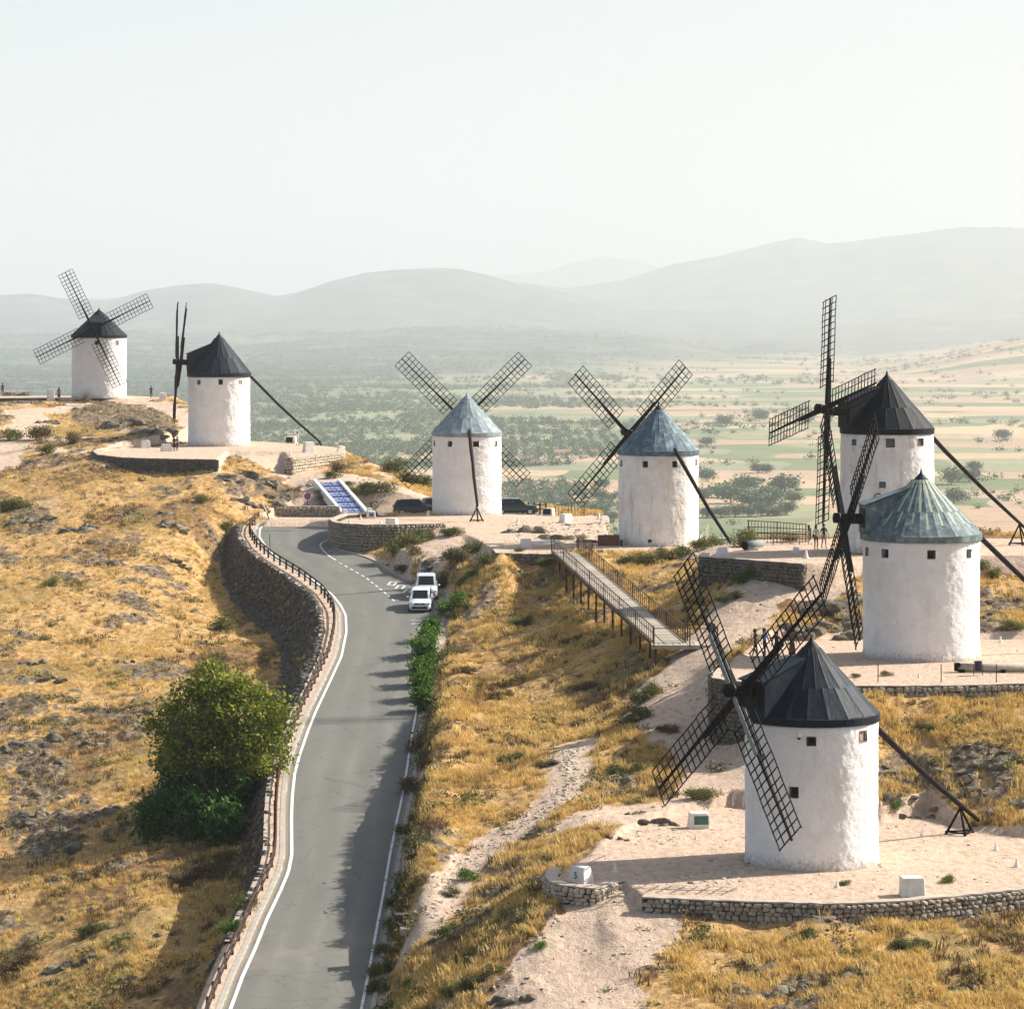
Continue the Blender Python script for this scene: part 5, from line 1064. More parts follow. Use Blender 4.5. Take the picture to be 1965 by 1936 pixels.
# ---- rock outcrops
slabs = [rock_mesh(600 + k, .45, 3) for k in range(9)]
def outcrop(u, v, wpx, place, hf=1.45):
    p = hit(u, v); w = wpx * p.y / F; r = empty('rock_outcrop', p, 0, 'grey rock outcrop ' + place, 'rock', 'rock outcrops on the hillside')
    n_ = max(3, min(9, int(w / .35))); k0 = rnd.randint(0, 99)
    for i in range(n_):
        t = (i + .5) / n_ - .5; dx = t * w + rnd.uniform(-.12, .12) * w; dy = rnd.uniform(-.5, .5) * w * .55; s = w * rnd.uniform(.26, .52)
        z = ground(p.x + dx, p.y + dy) - p.z
        inst('rock_slab', slabs[(i + k0) % 9], r, (dx, dy, z + s * .02), (rnd.uniform(-.35, .1), rnd.uniform(-.45, .0), rnd.uniform(-.5, .7)), (s * rnd.uniform(1, 1.6), s * rnd.uniform(.8, 1.3), s * hf * rnd.uniform(.6, 1.15)))
for a in [(500,925,70,'beside the sandy path below the bell-roofed windmill'),(545,962,85,'above the low wall near the round traffic sign'),(585,935,45,'touching the left side wall of the blue stairs'),(440,918,50,'just below the pale path under the bell-roofed windmill'),(480,965,60,'above the leaning white post'),
 (285,832,60,'behind the two small white blocks of the left terrace'),(245,815,80,'on the slope between the two farthest windmills'),(335,845,45,'behind the couple in dark clothes'),(90,812,35,'standing alone on the pale slope below the crest wall'),(30,752,50,'on the crest beside the person at the left edge'),
 (240,988,45,'in the dry grass below the curved low parapet'),(330,1012,60,'lying midway between the parapet and the road bend'),(150,1018,70,'on the upper slope, dark and broken'),(60,1000,80,'large dark mass at the left edge of the upper slope'),(205,1082,45,'small, in the middle of the upper left slope'),(335,1080,45,'in the grass left of the road bank'),
 (60,1275,50,'small, near the left edge above the tree'),(250,1272,45,'in the open grass above the leafy tree'),(95,1305,60,'long and low near the left edge'),(60,1432,95,'long dark slab at the left edge, level with the tree crown'),(190,1425,60,'between the long dark slab and the tree crown'),(290,1372,60,'left of the tree crown'),(300,1515,45,'right against the saplings under the tree'),
 (40,1570,100,'broad, in the broken rocky ground at the left edge'),(110,1630,90,'below the broad broken rocks at the left edge'),(130,1690,70,'where the tree shadow ends'),(150,1750,60,'round-topped, in the grass of the lower left slope'),(140,1852,85,'dark, low on the left slope near the bottom'),(258,1880,60,'round, between the lower left slope and the guardrail'),(80,1892,55,'small, near the bottom left corner'),(320,1795,45,'on the lower slope halfway to the guardrail'),
 (870,1062,50,'in the pale bare ground above the footbridge wall'),(828,1085,75,'at the foot of the bare slope beside the road bend'),(757,1066,32,'single block beside the road kerb at the bend'),(1010,1022,70,'heap of pale rubble on the central terrace'),(1075,1035,75,'pale rubble in the middle of the central terrace'),(1135,1040,60,'pale rubble beside the brown panel'),
 (1262,1582,70,'dark, immediately left of the small screen lectern'),(1222,1560,45,'low, left of the dark rock by the lectern'),(1000,1650,50,'small, on the golden slope below the footpath'),(930,1758,60,'low, on the slope near the road'),(1185,1612,50,'flat pale stones on the edge of the nearest terrace'),(1180,1505,55,'half buried beside the narrow stony trail'),
 (1600,1160,110,'large layered mass behind the streaked-roof windmill sails'),(1575,1212,120,'biggest smooth boulder beside the streaked-roof windmill'),(1652,1200,55,'dark boulder touching the streaked-roof windmill'),(1715,1538,70,'against the right side of the nearest windmill'),(1750,1560,70,'in front, between the nearest windmill and its trestle'),(1790,1500,90,'layered, on the slope above the nearest trestle'),(1705,1495,60,'upper, close to the nearest windmill wall'),
 (1835,1525,80,'behind the tail pole of the nearest windmill'),(1885,1480,90,'pale flat slab on the right slope'),(1925,1555,95,'above the small white cones at the right'),(1955,1500,60,'at the right edge, highest of the slope'),(1900,1185,45,'right of the streaked-roof windmill, on the grassy slope'),(1872,1205,35,'small, next to the streaked-roof windmill wall'),(1950,1150,45,'near the right edge under the heavy tail pole'),
 (980,1918,95,'pale and dark, in the bare ground at the bottom beside the path'),(1500,1905,85,'dark, in the golden grass of the foreground'),(1572,1890,60,'layered, in the foreground grass'),(1650,1872,60,'pale, in the foreground below the front stone wall'),(1850,1892,55,'small, in the foreground near the right corner')]: outcrop(*a)
# ---- shrubs
SHR = {}
for kd, mt in (('green', 'leaf_bright'), ('olive', 'leaf_olive'), ('dry', 'leaf_dry')):
    SHR[kd] = []
    for k in range(3):
        r = random.Random(k + 40); bl = [(r.uniform(-.3, .3), r.uniform(-.25, .25), .16 + r.uniform(0, .14), r.uniform(.16, .28), r.uniform(.16, .26), r.uniform(.14, .24)) for _ in range(7)]
        V_, F_ = leaf_cloud(bl, 1500, .042, 700 + k); SHR[kd].append(mesh_np('foliage', V_, F_, M[mt]))
def stem_mesh():
    m_ = MB()
    for k in range(7):
        a = k * .9; m_.tube([(0, 0, -.05), (.08 * math.cos(a), .08 * math.sin(a), .12), (.25 * math.cos(a + .3), .25 * math.sin(a + .3), .34)], [.014, .009, .004], 4, cap=False)
    return m_.mesh('stem', M['bark'])
STM = stem_mesh()
def shrub(u, v, wpx, kd, place, hf=1.0):
    p = hit(u, v); w = wpx * p.y / F; r = empty('shrub', p, 0, {'green': 'bright green leafy shrub ', 'olive': 'olive green low shrub ', 'dry': 'brownish dry shrub '}[kd] + place, 'shrub', 'shrubs growing on the hillside')
    a = rnd.uniform(0, 6.28); n_ = 1 if wpx < 45 else 2 if wpx < 75 else 3
    for i in range(n_):
        dx = (i - (n_ - 1) / 2) * w / n_ * .9; dy = rnd.uniform(-.2, .2) * w; ws = w / n_ * (1.6 if n_ > 1 else 1.35); z = ground(p.x + dx, p.y + dy) - p.z
        inst('foliage', rnd.choice(SHR[kd]), r, (dx, dy, z), (0, 0, a + i * 2), (ws, ws, ws * max(hf, .7) * rnd.uniform(.8, 1.15)))
        inst('stem', STM, r, (dx, dy, z), (0, 0, a), (ws, ws, ws * hf))
for a in [(740,958,95,'olive','sprawling beside the blue stairs, the widest there',.8),(641,918,28,'olive','at the top of the blue stairs'),(672,932,20,'olive','small, right of the blue stairs, upper of two',.7),(700,940,26,'olive','on the path edge right of the blue stairs',.7),(683,955,22,'olive','against the right side wall of the blue stairs'),(704,968,28,'olive','between the stairs and the widest green shrub'),(619,968,28,'olive','between the traffic sign and the blue stairs'),
 (800,930,60,'olive','on the skyline slope left of the pale-roofed windmill'),(760,905,40,'olive','on the skyline below the sail tip of the pale-roofed windmill'),(650,905,30,'dry','at the foot of the sunlit stone wall'),
 (770,1052,70,'olive','growing thick against the curved parapet wall'),(805,1040,55,'olive','at the right part of the curved parapet wall',1.1),(866,1028,50,'olive','in front of the pale-roofed windmill terrace'),(785,1075,50,'dry','below the curved parapet wall near the kerb'),(905,1060,35,'olive','beside the sandy path to the central terrace'),(880,1080,40,'dry','among the rocks above the road bend'),(938,1085,40,'olive','left of the footbridge wall',1.1),(1000,1058,20,'olive','tiny, left of the white slab seat',.6),
 (860,1110,60,'olive','at the road edge above the parked cars'),(900,1115,55,'olive','on the slope above the parked white cars'),(885,1175,50,'olive','on the golden slope right of the parked cars',.7),(840,1130,45,'olive','right behind the parked cars'),
 (1230,1085,70,'olive','wide, below the blue-roofed windmill',.9),(1290,1072,60,'olive','directly in front of the blue-roofed windmill wall'),(1050,1085,35,'olive','by the first posts of the footbridge'),(1352,1055,40,'olive','at the foot of the long tail pole',.8),(1428,1048,42,'olive','left of the rusty lattice fence'),(1375,1047,30,'olive','next to the trapezoid white slab'),(1515,1040,28,'dry','in front of the rusty lattice fence'),
 (1432,1115,55,'green','in front of the shaded skyline terrace wall',.9),(1400,1150,45,'olive','under the shaded skyline terrace wall'),(1680,1100,35,'olive','above the big boulders behind the sails'),(1330,1170,45,'olive','beside the broad path, middle of the bend',.8),
 (1240,1340,60,'olive','left of the broad path at its narrowest',1.1),(1215,1388,65,'olive','below the narrow part of the broad path'),(1200,1490,85,'olive','dark and round beside the stony trail'),(1345,1535,65,'olive','at the tip of the nearest lower sail'),(1280,1405,45,'dry','on the edge of the broad path',.8),(1120,1320,55,'dry','on the golden slope below the footbridge landing',.6),(1000,1200,45,'olive','alone in the golden slope below the footbridge',.7),(1100,1235,55,'dry','on the slope near the lower footbridge posts',.7),(960,1340,50,'dry','in the middle of the golden slope',.6),(890,1290,45,'dry','on the golden slope beside the roadside bushes',.6),
 (985,1460,55,'olive','on the golden slope above the stony trail',.6),(1050,1470,45,'dry','close above the stony trail',.7),
 (785,1600,50,'olive','by the right kerb, where the tree shadows end',1.1),(792,1520,40,'dry','by the right kerb in the dark band',1.2),(800,1440,40,'dry','by the right kerb below the roadside bushes',1.2),(790,1660,60,'olive','wide, by the right kerb',.9),(800,1700,45,'dry','between the kerb and the stony trail'),(768,1735,48,'green','by the right kerb beside the trail'),(760,1775,45,'green','just above the stone steps by the road'),(738,1830,38,'olive','just below the stone steps by the road'),(735,1870,50,'olive','dark, by the right kerb near the bottom',1.3),(728,1905,55,'olive','by the right kerb, second lowest',1.2),(760,1938,95,'green','largest by the right kerb, in the bottom corner of the road',.9),
 (925,1880,65,'olive','on the slope left of the wide bottom path',.9),(878,1905,60,'olive','low on the slope near the bottom edge',.9),(1038,1822,28,'green','tiny, on the edge of the wide bottom path',.6),(850,1800,38,'olive','beside the trail end by the stone steps'),(900,1690,38,'green','small, on the stony trail'),(865,1720,28,'olive','small, lower on the stony trail',.9),(1040,1700,50,'olive','left of the rounded wall end',.8),
 (78,842,42,'dry','on the pale slope under the crest wall, larger'),(140,850,34,'dry','under the crest rocks, rounded'),(92,870,34,'olive','below the two dry bushes of the upper left'),(18,845,40,'olive','at the left edge of the upper slope'),(30,975,60,'olive','at the left edge, over the dark rocks'),(100,1125,34,'olive','on the upper slope, left of centre',.8),(430,1210,42,'olive','on the slope left of the road bank'),(385,965,24,'olive','between the low parapet and the rocks'),(433,1015,34,'olive','close to the bend end of the guardrail',.7),(400,1290,40,'dry','above the leafy tree'),
 (442,1790,42,'green','by the guardrail in the lower part',.9),(470,1745,40,'olive','by the guardrail, above the bright one'),(175,1790,70,'olive','on the lower left slope, wide',.7),(45,1850,70,'dry','near the bottom left corner',.7),(370,1690,70,'dry','below the tree in brown weeds',.8),(430,1650,45,'olive','below the saplings beside the road wall'),
 (1895,1098,45,'olive','on the slope right of the streaked-roof windmill'),(1945,1210,45,'olive','low at the right edge beyond the terrace'),(1720,1560,26,'green','small, among the rocks by the nearest windmill',.8),(1870,1590,22,'olive','small, right of the nearest trestle',.8),(1870,1380,50,'dry','on the golden slope right of the black cone roof',.7),(1780,1400,45,'olive','on the golden slope above the tail pole',.6),
 (1745,1825,70,'olive','in the foreground grass under the front wall, middle',.5),(1540,1800,60,'olive','in the foreground grass under the front wall, first',.5),(1955,1800,45,'olive','under the front wall near the right edge',.6),(1640,1300,18,'olive','tiny tuft on the middle terrace, first',.5),(1703,1297,22,'olive','tiny tuft on the middle terrace, second',.5),(1820,1693,30,'olive','tiny tuft behind the square white block',.4),(1620,1698,20,'olive','tiny tuft beside a white cone in front of the windmill',.6)]: shrub(*a)
# ---- roadside bushes with upright shoots
def shoots(u, v, wpx, hm, label):
    p = hit(u, v); w = wpx * p.y / F; r = empty('roadside_bush', p, 0, label, 'bush', 'upright leafy bushes along the right kerb')
    bl = []; st = MB()
    for k in range(9):
        a = rnd.uniform(0, 6.28); q = rnd.uniform(0, .42) * w; h = hm * rnd.uniform(.65, 1.0); x_, y_ = q * math.cos(a), 1.9 * q * math.sin(a)
        st.tube([(x_ * .4, y_ * .4, -.2), (x_, y_, h * .5), (x_ * 1.2, y_ * 1.2, h * .97)], [.035, .022, .008], 5, cap=False)
        for t in (.35, .55, .75, .92): bl.append((x_ * (.6 + .6 * t), y_ * (.6 + .6 * t), h * t, w * .20, w * .20, hm * .11))
    V_, F_ = leaf_cloud(bl, int(2300 * hm / 2), .12, rnd.randint(0, 999), aspect=2.4)
    o = bpy.data.objects.new('foliage', mesh_np('foliage', V_, F_, M['leaf_bright'])); link(o, r); st.obj('stem', M['bark'], r)
shoots(822, 1232, 34, 1.7, 'slim upright roadside bush just below the painted parking stripes')
shoots(818, 1262, 38, 2.1, 'second slim upright roadside bush below the parking stripes')
shoots(813, 1290, 40, 2.3, 'third and tallest slim roadside bush by the right kerb')
shoots(808, 1318, 38, 2.0, 'fourth slim upright roadside bush by the right kerb')
shoots(808, 1344, 36, 2.0, 'fifth slim upright roadside bush by the right kerb')
shoots(812, 1366, 30, 1.6, 'lowest slim roadside bush, where the kerb line reappears')
shoots(862, 1184, 34, 1.2, 'low green roadside bush touching the front wing of the white car')
shoots(880, 1168, 32, 1.1, 'low green roadside bush on the bank behind the parked white cars')
# ---- the leafy tree and saplings below the road
tp = hit(413, 1578); TH = 9.0; tr_ = empty('leafy_tree', tp, 0, 'leafy tree with yellowing green crown beside the road', 'tree')
bk = MB(); bl = []
for k in range(7):
    a = k * 2 * PI / 7 + .3; q = 2.6 + .5 * math.sin(k * 2.1); x_, y_ = q * math.cos(a), q * math.sin(a) * .8
    bk.tube([(0, 0, -.4), (x_ * .15, y_ * .15, 1.8), (x_ * .6, y_ * .6, 4.2), (x_ * 1.15, y_ * 1.15, 6.6)], [.17, .13, .08, .02], 7, cap=False)
    for t in (.5, 1.0): bk.tube([(x_ * .6, y_ * .6, 4.2), (x_ * (.7 + .3 * t), y_ * (.7 + .3 * t) + .7 * math.sin(k + t * 4), 5.5 + t * 1.4)], [.05, .012], 5, cap=False)
cs = [(0,0,7.4,1.5,1.5,.9),(1.2,.3,6.9,1.5,1.3,.9),(-1.4,.2,6.8,1.3,1.3,.8),(2.6,0,6.0,1.3,1.3,.9),(-2.7,.3,5.7,1.1,1.1,.8),(3.1,-.4,4.9,1.2,1.1,.8),(.6,-1.0,5.9,1.6,1.3,1.0),(-1.2,-.8,5.3,1.4,1.3,.9),(1.9,-1.1,4.6,1.3,1.2,.8),(-3.3,-.1,4.7,1.0,.9,.6),(-.2,1.2,6.4,1.6,1.2,.9),(2.6,1.0,5.4,1.2,1.1,.8),(-2.3,-.7,4.2,1.1,1.0,.6),(3.4,.3,3.9,.8,.8,.5),(.6,-.5,4.6,1.6,1.3,.7),(-.6,.4,8.1,.8,.8,.5)]
V_, F_ = leaf_cloud(cs + [(x_, y_, z_, 1.5 if abs(x_) < 3.5 else .6, 1.2 if abs(x_) < 3.5 else .6, .8 if abs(x_) < 3.5 else .4) for x_, y_, z_ in ((-4.0, 0, 5.3), (3.9, -.2, 5.9), (-3.6, .2, 3.7), (-1.5, -.6, 3.9), (.2, -1.2, 3.8), (1.6, -1.2, 3.6), (2.8, -.2, 3.3), (0, .6, 4.6), (-2.4, .2, 3.4))], 16500, .165, 31, aspect=1.6, per=58, spread=2.3)
V_ = V_ * np.array([1.02, 1.0, 1.14]) + np.array([.3, 0, -.1]); bk.obj('trunk', M['bark'], tr_, True); link(bpy.data.objects.new('crown', mesh_np('crown', V_, F_, M['leaf'])), tr_)
for u, v, w, h, lb in [(345,1560,80,4.8,'dark green saplings under the left half of the tree'),(415,1570,85,5.0,'dark green saplings right under the tree crown'),(470,1545,60,3.6,'dark green sapling beside the road embankment'),(380,1612,60,2.8,'brighter green sapling at the very foot of the tree'),(425,1618,55,2.4,'low bright sapling at the foot of the tree, toward the road'),(295,1612,42,2.6,'separate small dark sapling left of the tree'),(455,1500,70,4.2,'sapling filling the gap between tree crown and road bank'),(365,1530,70,4.8,'sapling just under the tree crown on its left')]:
    p = hit(u, v); wm = w * p.y / F; r = empty('sapling', p, 0, lb, 'sapling', 'saplings around the foot of the leafy tree'); bl = []; st = MB()
    for k in range(9):
        a = rnd.uniform(0, 6.28); q = rnd.uniform(.05, .5) * wm; hh = h * rnd.uniform(.6, 1); x_, y_ = q * math.cos(a), q * math.sin(a)
        st.tube([(x_ * .5, y_ * .5, -.3), (x_, y_, hh * .6), (x_ * 1.15, y_ * 1.15, hh)], [.035, .02, .008], 5, cap=False)
        for t in (.2, .4, .6, .8, .97): bl.append((x_ * (.7 + .4 * t), y_ * (.7 + .4 * t), hh * t, wm * .2, wm * .2, h * .09))
    V_, F_ = leaf_cloud(bl, int(900 * h), .19, rnd.randint(0, 999), aspect=2.3); link(bpy.data.objects.new('foliage', mesh_np('foliage', V_, F_, M['leaf_low'])), r); st.obj('stem', M['bark'], r)
# bare grey shrub in front of the farthest windmill
p = hit(165, 772); r = empty('bare_shrub', p, 0, 'leafless grey shrub in front of the farthest windmill on the crest', 'shrub'); st = MB()
for k in range(46):
    a = rnd.uniform(0, 6.28); q = rnd.uniform(.1, 1.0); h = rnd.uniform(.9, 1.9); st.tube([(0, 0, 0), (q * .5 * math.cos(a), q * .4 * math.sin(a), h * .55), (q * math.cos(a), q * math.sin(a) * .7, h)], [.03, .018, .008], 4, cap=False)
st.obj('stem', simple('bare_twig', (.30, .27, .23), (.2, .17, .14), 4), r); V_, F_ = leaf_cloud([(0, 0, .3, .9, .5, .3)], 300, .08, 9); link(bpy.data.objects.new('foliage', mesh_np('foliage', V_, F_, M['leaf_dry'])), r)
# ---- far trees on the plain
farm = []
for k in range(3):
    r = random.Random(k); bl = [(r.uniform(-.28, .28), r.uniform(-.28, .28), .5 + r.uniform(-.12, .22), r.uniform(.18, .28), r.uniform(.18, .28), r.uniform(.15, .24)) for _ in range(8)]
    V_, F_ = leaf_cloud(bl, 1500, .08, 800 + k); farm.append(mesh_np('crown', V_, F_, M['leaf_far']))
tk = MB(); tk.tube([(0, 0, -.05), (.01, 0, .5)], [.05, .03], 6); tkm = tk.mesh('trunk', M['bark'])
def plain_at(u, v):
    Y = 110 * F / (v - VH)
    for _ in range(8): Y = (HC - float(plainH((u - CX) / F * Y, np.array(Y)))) * F / (v - VH)
    return Vector(((u - CX) / F * Y, Y, float(plainH((u - CX) / F * Y, np.array(Y)))))
FT = [(1391,818,28,'beside the curved reddish track'),(1456,808,26,'above the curved reddish track'),(1355,856,24,'just right of the blue cone roof'),(1453,908,24,'left of the tall pair in the tan field'),(1470,908,20,'tall, in the tan field'),(1460,927,14,'smallest, alone in the tan field'),(1428,942,44,'wide, behind the tall windmill sails'),(1378,955,38,'close to the blue-roofed windmill'),(1402,966,44,'in the dense group, left'),(1507,944,46,'wide, left of the long lower sail'),(1467,952,22,'small, between the wide ones'),(1355,924,28,'against the wall edge of the blue-roofed windmill'),(1439,975,50,'in the dense group, centre'),(1462,978,36,'in the dense group, right of centre'),(1480,972,44,'in the dense group, right'),
 (1509,988,32,'in the front row, rightmost'),(1484,990,24,'in the front row, second from the right'),(1460,991,28,'in the front row, third from the right'),(1436,992,28,'in the front row, middle'),(1410,992,26,'in the front row, third from the windmill'),(1384,993,30,'in the front row, second from the windmill'),(1358,993,26,'in the front row, next to the windmill'),(1155,962,28,'left of the blue-roofed windmill, larger'),(1174,962,18,'left of the blue-roofed windmill, smaller'),(1158,938,26,'above the pair left of the blue-roofed windmill'),(1079,941,18,'below the right sail of the pale-roofed windmill'),(1150,996,34,'above the railing, nearest one'),(1170,1000,24,'between the railing and the small white farmhouse'),
 (1925,845,26,'far right, in the pale field'),(1870,905,24,'right of the black cone roof, small'),(1825,930,40,'right of the tall windmill wall'),(1860,925,34,'near the tail pole of the tall windmill'),(1830,965,36,'at the foot of the tall windmill skyline'),(1520,965,30,'behind the lowest sail tip'),(1350,960,26,'touching the wall of the blue-roofed windmill'),(1590,800,26,'by the tall sail hub'),(1545,812,24,'left of the tall sail hub')]
for u, v, w, lb in FT:
    p = plain_at(u, v); s = w * p.y / F; r = empty('field_tree', p, 0, 'green tree on the distant plain ' + lb, 'tree', 'trees on the plain below the ridge')
    inst('crown', rnd.choice(farm), r, (0, 0, 0), (0, 0, rnd.uniform(0, 6)), (s * 1.15, s * 1.15, s * rnd.uniform(.75, 1.0))); inst('trunk', tkm, r, (0, 0, 0), (0, 0, 0), (s * .8, s * .8, s * .8))
# groves : too many to count
gv = []
for k in range(3):
    r = random.Random(k + 9); bl = [(r.uniform(-.2, .2), r.uniform(-.2, .2), .45, .26, .26, .24) for _ in range(3)]
    V_, F_ = leaf_cloud(bl, 70, .24, 850 + k); gv.append(mesh_np('olive_tree', V_, F_, M['leaf_far']))
NG = 90000; yy = 1400 * (8.5) ** rng.rand(NG); aa = rng.uniform(-.185, .185, NG); xx = aa * yy
row = np.round(xx / 11) * 11 + rng.randn(NG) * 1.5; col_ = np.round(yy / 13) * 13 + rng.randn(NG) * 1.5
gmask = smooth(.46, .56, fbm(row / 420 + 3, col_ / 300, 3, 71) + np.clip(-aa * .9, -.12, .2)) ; hed = smooth(.63, .66, fbm(row / 90, col_ / 90, 2, 75))
kp = rng.rand(NG) < np.clip(gmask * np.where(yy < 2600, .10, .30) + hed * np.where(aa > .02, .12, .5), 0, 1) * np.where(aa > .04, .35, 1); row = row[kp]; col_ = col_[kp]; zz = plainH(row, col_); n_ = len(row); print('groves', n_)
s = rng.uniform(2.8, 5.2, n_) * (0.8 + col_ / 9000); scatter('olive_groves', np.c_[row, col_, zz], np.c_[s, s, s * .9], np.c_[np.zeros(n_), np.zeros(n_), rng.uniform(0, 6, n_)], gv)
M['farwall'] = simple('farm_wall', (.72, .66, .58), (.6, .54, .46), .3); M['tile'] = simple('farm_roof', (.36, .2, .14), (.28, .16, .11), .3)
def farmhouse(u, v, w, h, d, lb, nwin=3):
    p = plain_at(u, v); s = p.y / F; W_ = w * s; H_ = h * s; r = empty('farmhouse', p, 0, lb, 'farmhouse', 'farm buildings on the plain')
    m_ = MB(); m_.box((0, 0, H_ / 2), (W_, d, H_)); m_.obj('wall', M['farwall'], r)
    m_ = MB(); m_.add([(-W_ / 2 - .4, -d / 2 - .4, H_), (W_ / 2 + .4, -d / 2 - .4, H_), (W_ / 2 + .4, d / 2 + .4, H_), (-W_ / 2 - .4, d / 2 + .4, H_), (-W_ / 2, 0, H_ + d * .22), (W_ / 2, 0, H_ + d * .22)], [(0, 1, 5, 4), (2, 3, 4, 5), (1, 2, 5), (3, 0, 4), (3, 2, 1, 0)]); m_.obj('roof', M['tile'], r)
    for k in range(nwin):
        m_ = MB(); m_.box((W_ * ((k + .5) / nwin - .5), -d / 2 - .02, H_ * .5), (1.1, .1, 1.5)); m_.obj('window', M['dark'], r)
farmhouse(990, 764, 40, 7, 14, 'long pale farm buildings beyond the pale-roofed windmill', 5); farmhouse(1018, 760, 14, 12, 12, 'tall end block of the distant farm beyond the pale-roofed windmill', 2)
farmhouse(1077, 874, 30, 7, 9, 'low orange-roofed farmhouse left of the blue-roofed windmill', 3); farmhouse(1112, 871, 12, 6, 8, 'small farmhouse between two round trees on the plain', 2); farmhouse(1140, 873, 14, 7, 8, 'farmhouse close to the sail of the blue-roofed windmill', 2)
farmhouse(1030, 893, 28, 5, 9, 'pale shed beside the vineyard block', 2); farmhouse(1175, 993, 22, 8, 7, 'small white farmhouse just left of the blue-roofed windmill', 3); farmhouse(1366, 870, 7, 5, 6, 'tiny white hut in the green field right of the blue roof', 1)
farmhouse(1950, 772, 14, 5, 9, 'tiny pale farm at the far right of the plain', 2); farmhouse(1905, 946, 8, 5, 6, 'small shed on the plain near the long tail pole', 1)
def txt(name, tc, mat):
    t0_ = bpy.data.objects.new('tmp', tc); me_ = bpy.data.meshes.new_from_object(t0_); bpy.data.objects.remove(t0_); me_.materials.clear(); me_.materials.append(mat); return bpy.data.objects.new(name, me_)
# ---------------------------------------------------------------- white blocks, cones, lecterns
def block(u, v, wpx, hpx, label, dpx=None, taper=.82, yaw=.12, plaque=None, num=None):
    p = hit(u, v); s = p.y / F; w = wpx * s; h = hpx * s; d = (dpx or wpx * .75) * s; o = empty('plinth', p, yaw, label, 'plinth', 'whitewashed blocks around the windmills')
    nm = MB(); n_ = 4
    vs = []
    for k in range(n_ + 1):
        t = k / n_; sc_ = 1 - (1 - taper) * t
        for x, y in ((-1, -1), (0, -1.02), (1, -1), (1.02, 0), (1, 1), (0, 1.02), (-1, 1), (-1.02, 0)): vs.append((x * w / 2 * sc_ + rnd.uniform(-.012, .012), y * d / 2 * sc_ + rnd.uniform(-.012, .012), t * h - .12 * (k == 0) + rnd.uniform(-.008, .008)))
    fs = [(k * 8 + j, k * 8 + (j + 1) % 8, (k + 1) * 8 + (j + 1) % 8, (k + 1) * 8 + j) for k in range(n_) for j in range(8)] + [tuple(range(n_ * 8, n_ * 8 + 8))]
    nm.add(vs, fs); b = nm.obj('body', M['block'], o, bevel=.03)
    if plaque:
        col, pw, ph, px, pz = plaque; m_ = MB(); lean = (1 - taper) * d / 2 / h
        m_.box((px * w, -d / 2 * (1 - (1 - taper) * pz) - .03, pz * h), (w * pw, .03, h * ph), Matrix.Rotation(-lean, 3, 'X')); q = m_.obj('panel', M[col], o)
        m_ = MB(); m_.box((px * w, -d / 2 * (1 - (1 - taper) * pz) - .018, pz * h), (w * pw * 1.18, .02, h * ph * 1.2), Matrix.Rotation(-lean, 3, 'X')); m_.obj('panel_frame', M['white'], o)
    if num:
        tc = bpy.data.curves.new('number', 'FONT'); tc.body = num; tc.size = h * .62; tc.extrude = .006; tc.align_x = 'CENTER'; t_ = txt('number', tc, M['iron']); link(t_, o); t_.location = (-w * .02, -d / 2 - .015, h * .28); t_.rotation_euler = (PI / 2 - .1, 0, 0)
    return o
block(1115, 1692, 42, 30, 'big whitewashed block with a dark number on it, on the rounded wall end', taper=.72, yaw=-.75, num='5')
block(1750, 1718, 46, 36, 'square rough white block on the front edge of the nearest terrace', taper=.93, yaw=.06)
block(1340, 1588, 40, 30, 'white lectern with a green glass panel, by the dark rock', taper=.85, yaw=.10, plaque=('glass_sign', .68, .55, .08, .55))
block(752, 1009, 22, 15, 'white block on the curved terrace above the road bend', taper=.85, yaw=-.3)
block(712, 995, 18, 15, 'white block with a framed plaque at the foot of the blue stairs', taper=.75, yaw=.2, plaque=('pane', .5, .5, 0, .5))
block(1086, 1003, 22, 17, 'sunlit white block near the railing on the central terrace', taper=.9, yaw=.7)
block(1054, 989, 20, 14, 'white lectern with a dark tilted panel beside the parked dark car', taper=.8, yaw=-.4, plaque=('dark', .8, .75, -.1, .55))
block(1386, 1067, 26, 17, 'flat white slab shaped like a trapezoid above the shaded wall', dpx=8, taper=.62, yaw=.1)
block(279, 860, 18, 15, 'white block behind the low parapet, nearer the rocks', taper=.8, yaw=.3)
block(319, 866, 20, 14, 'white block on the left terrace in front of the couple', taper=.8, yaw=.4)
block(561, 850, 18, 14, 'white lectern with a black panel beside the lone visitor', taper=.9, yaw=-.3, plaque=('dark', .8, .7, -.2, .5))
block(592, 868, 20, 20, 'white block standing on the sunlit stone wall', taper=.85, yaw=.5)
block(97, 768, 14, 22, 'tall white block on the crest left of the farthest windmill', taper=.8, yaw=.3)
block(312, 768, 14, 14, 'white block on the crest beside the edge-on sails', taper=.75, yaw=.3)
block(1528, 1062, 12, 12, 'small white block behind the visiting couple', taper=.8)
def cone(u, v, hpx, label, r=.30):
    p = hit(u, v); s = p.y / F; h = hpx * s; o = empty('marker_stone', p, 0, label, 'marker', 'small white marker stones on the terraces'); m_ = MB()
    m_.lathe([(r * h, -.05), (r * h * .95, h * .12), (r * h * .52, h * .6), (r * h * .4, h * .9), (0.001, h)], 9); m_.obj('stone_body', M['block'], o, False); m_ = MB(); m_.lathe([(r * h * 1.35, -.05), (r * h * 1.3, h * .08), (0.01, h * .1)], 9); m_.obj('foot', M['block'], o)
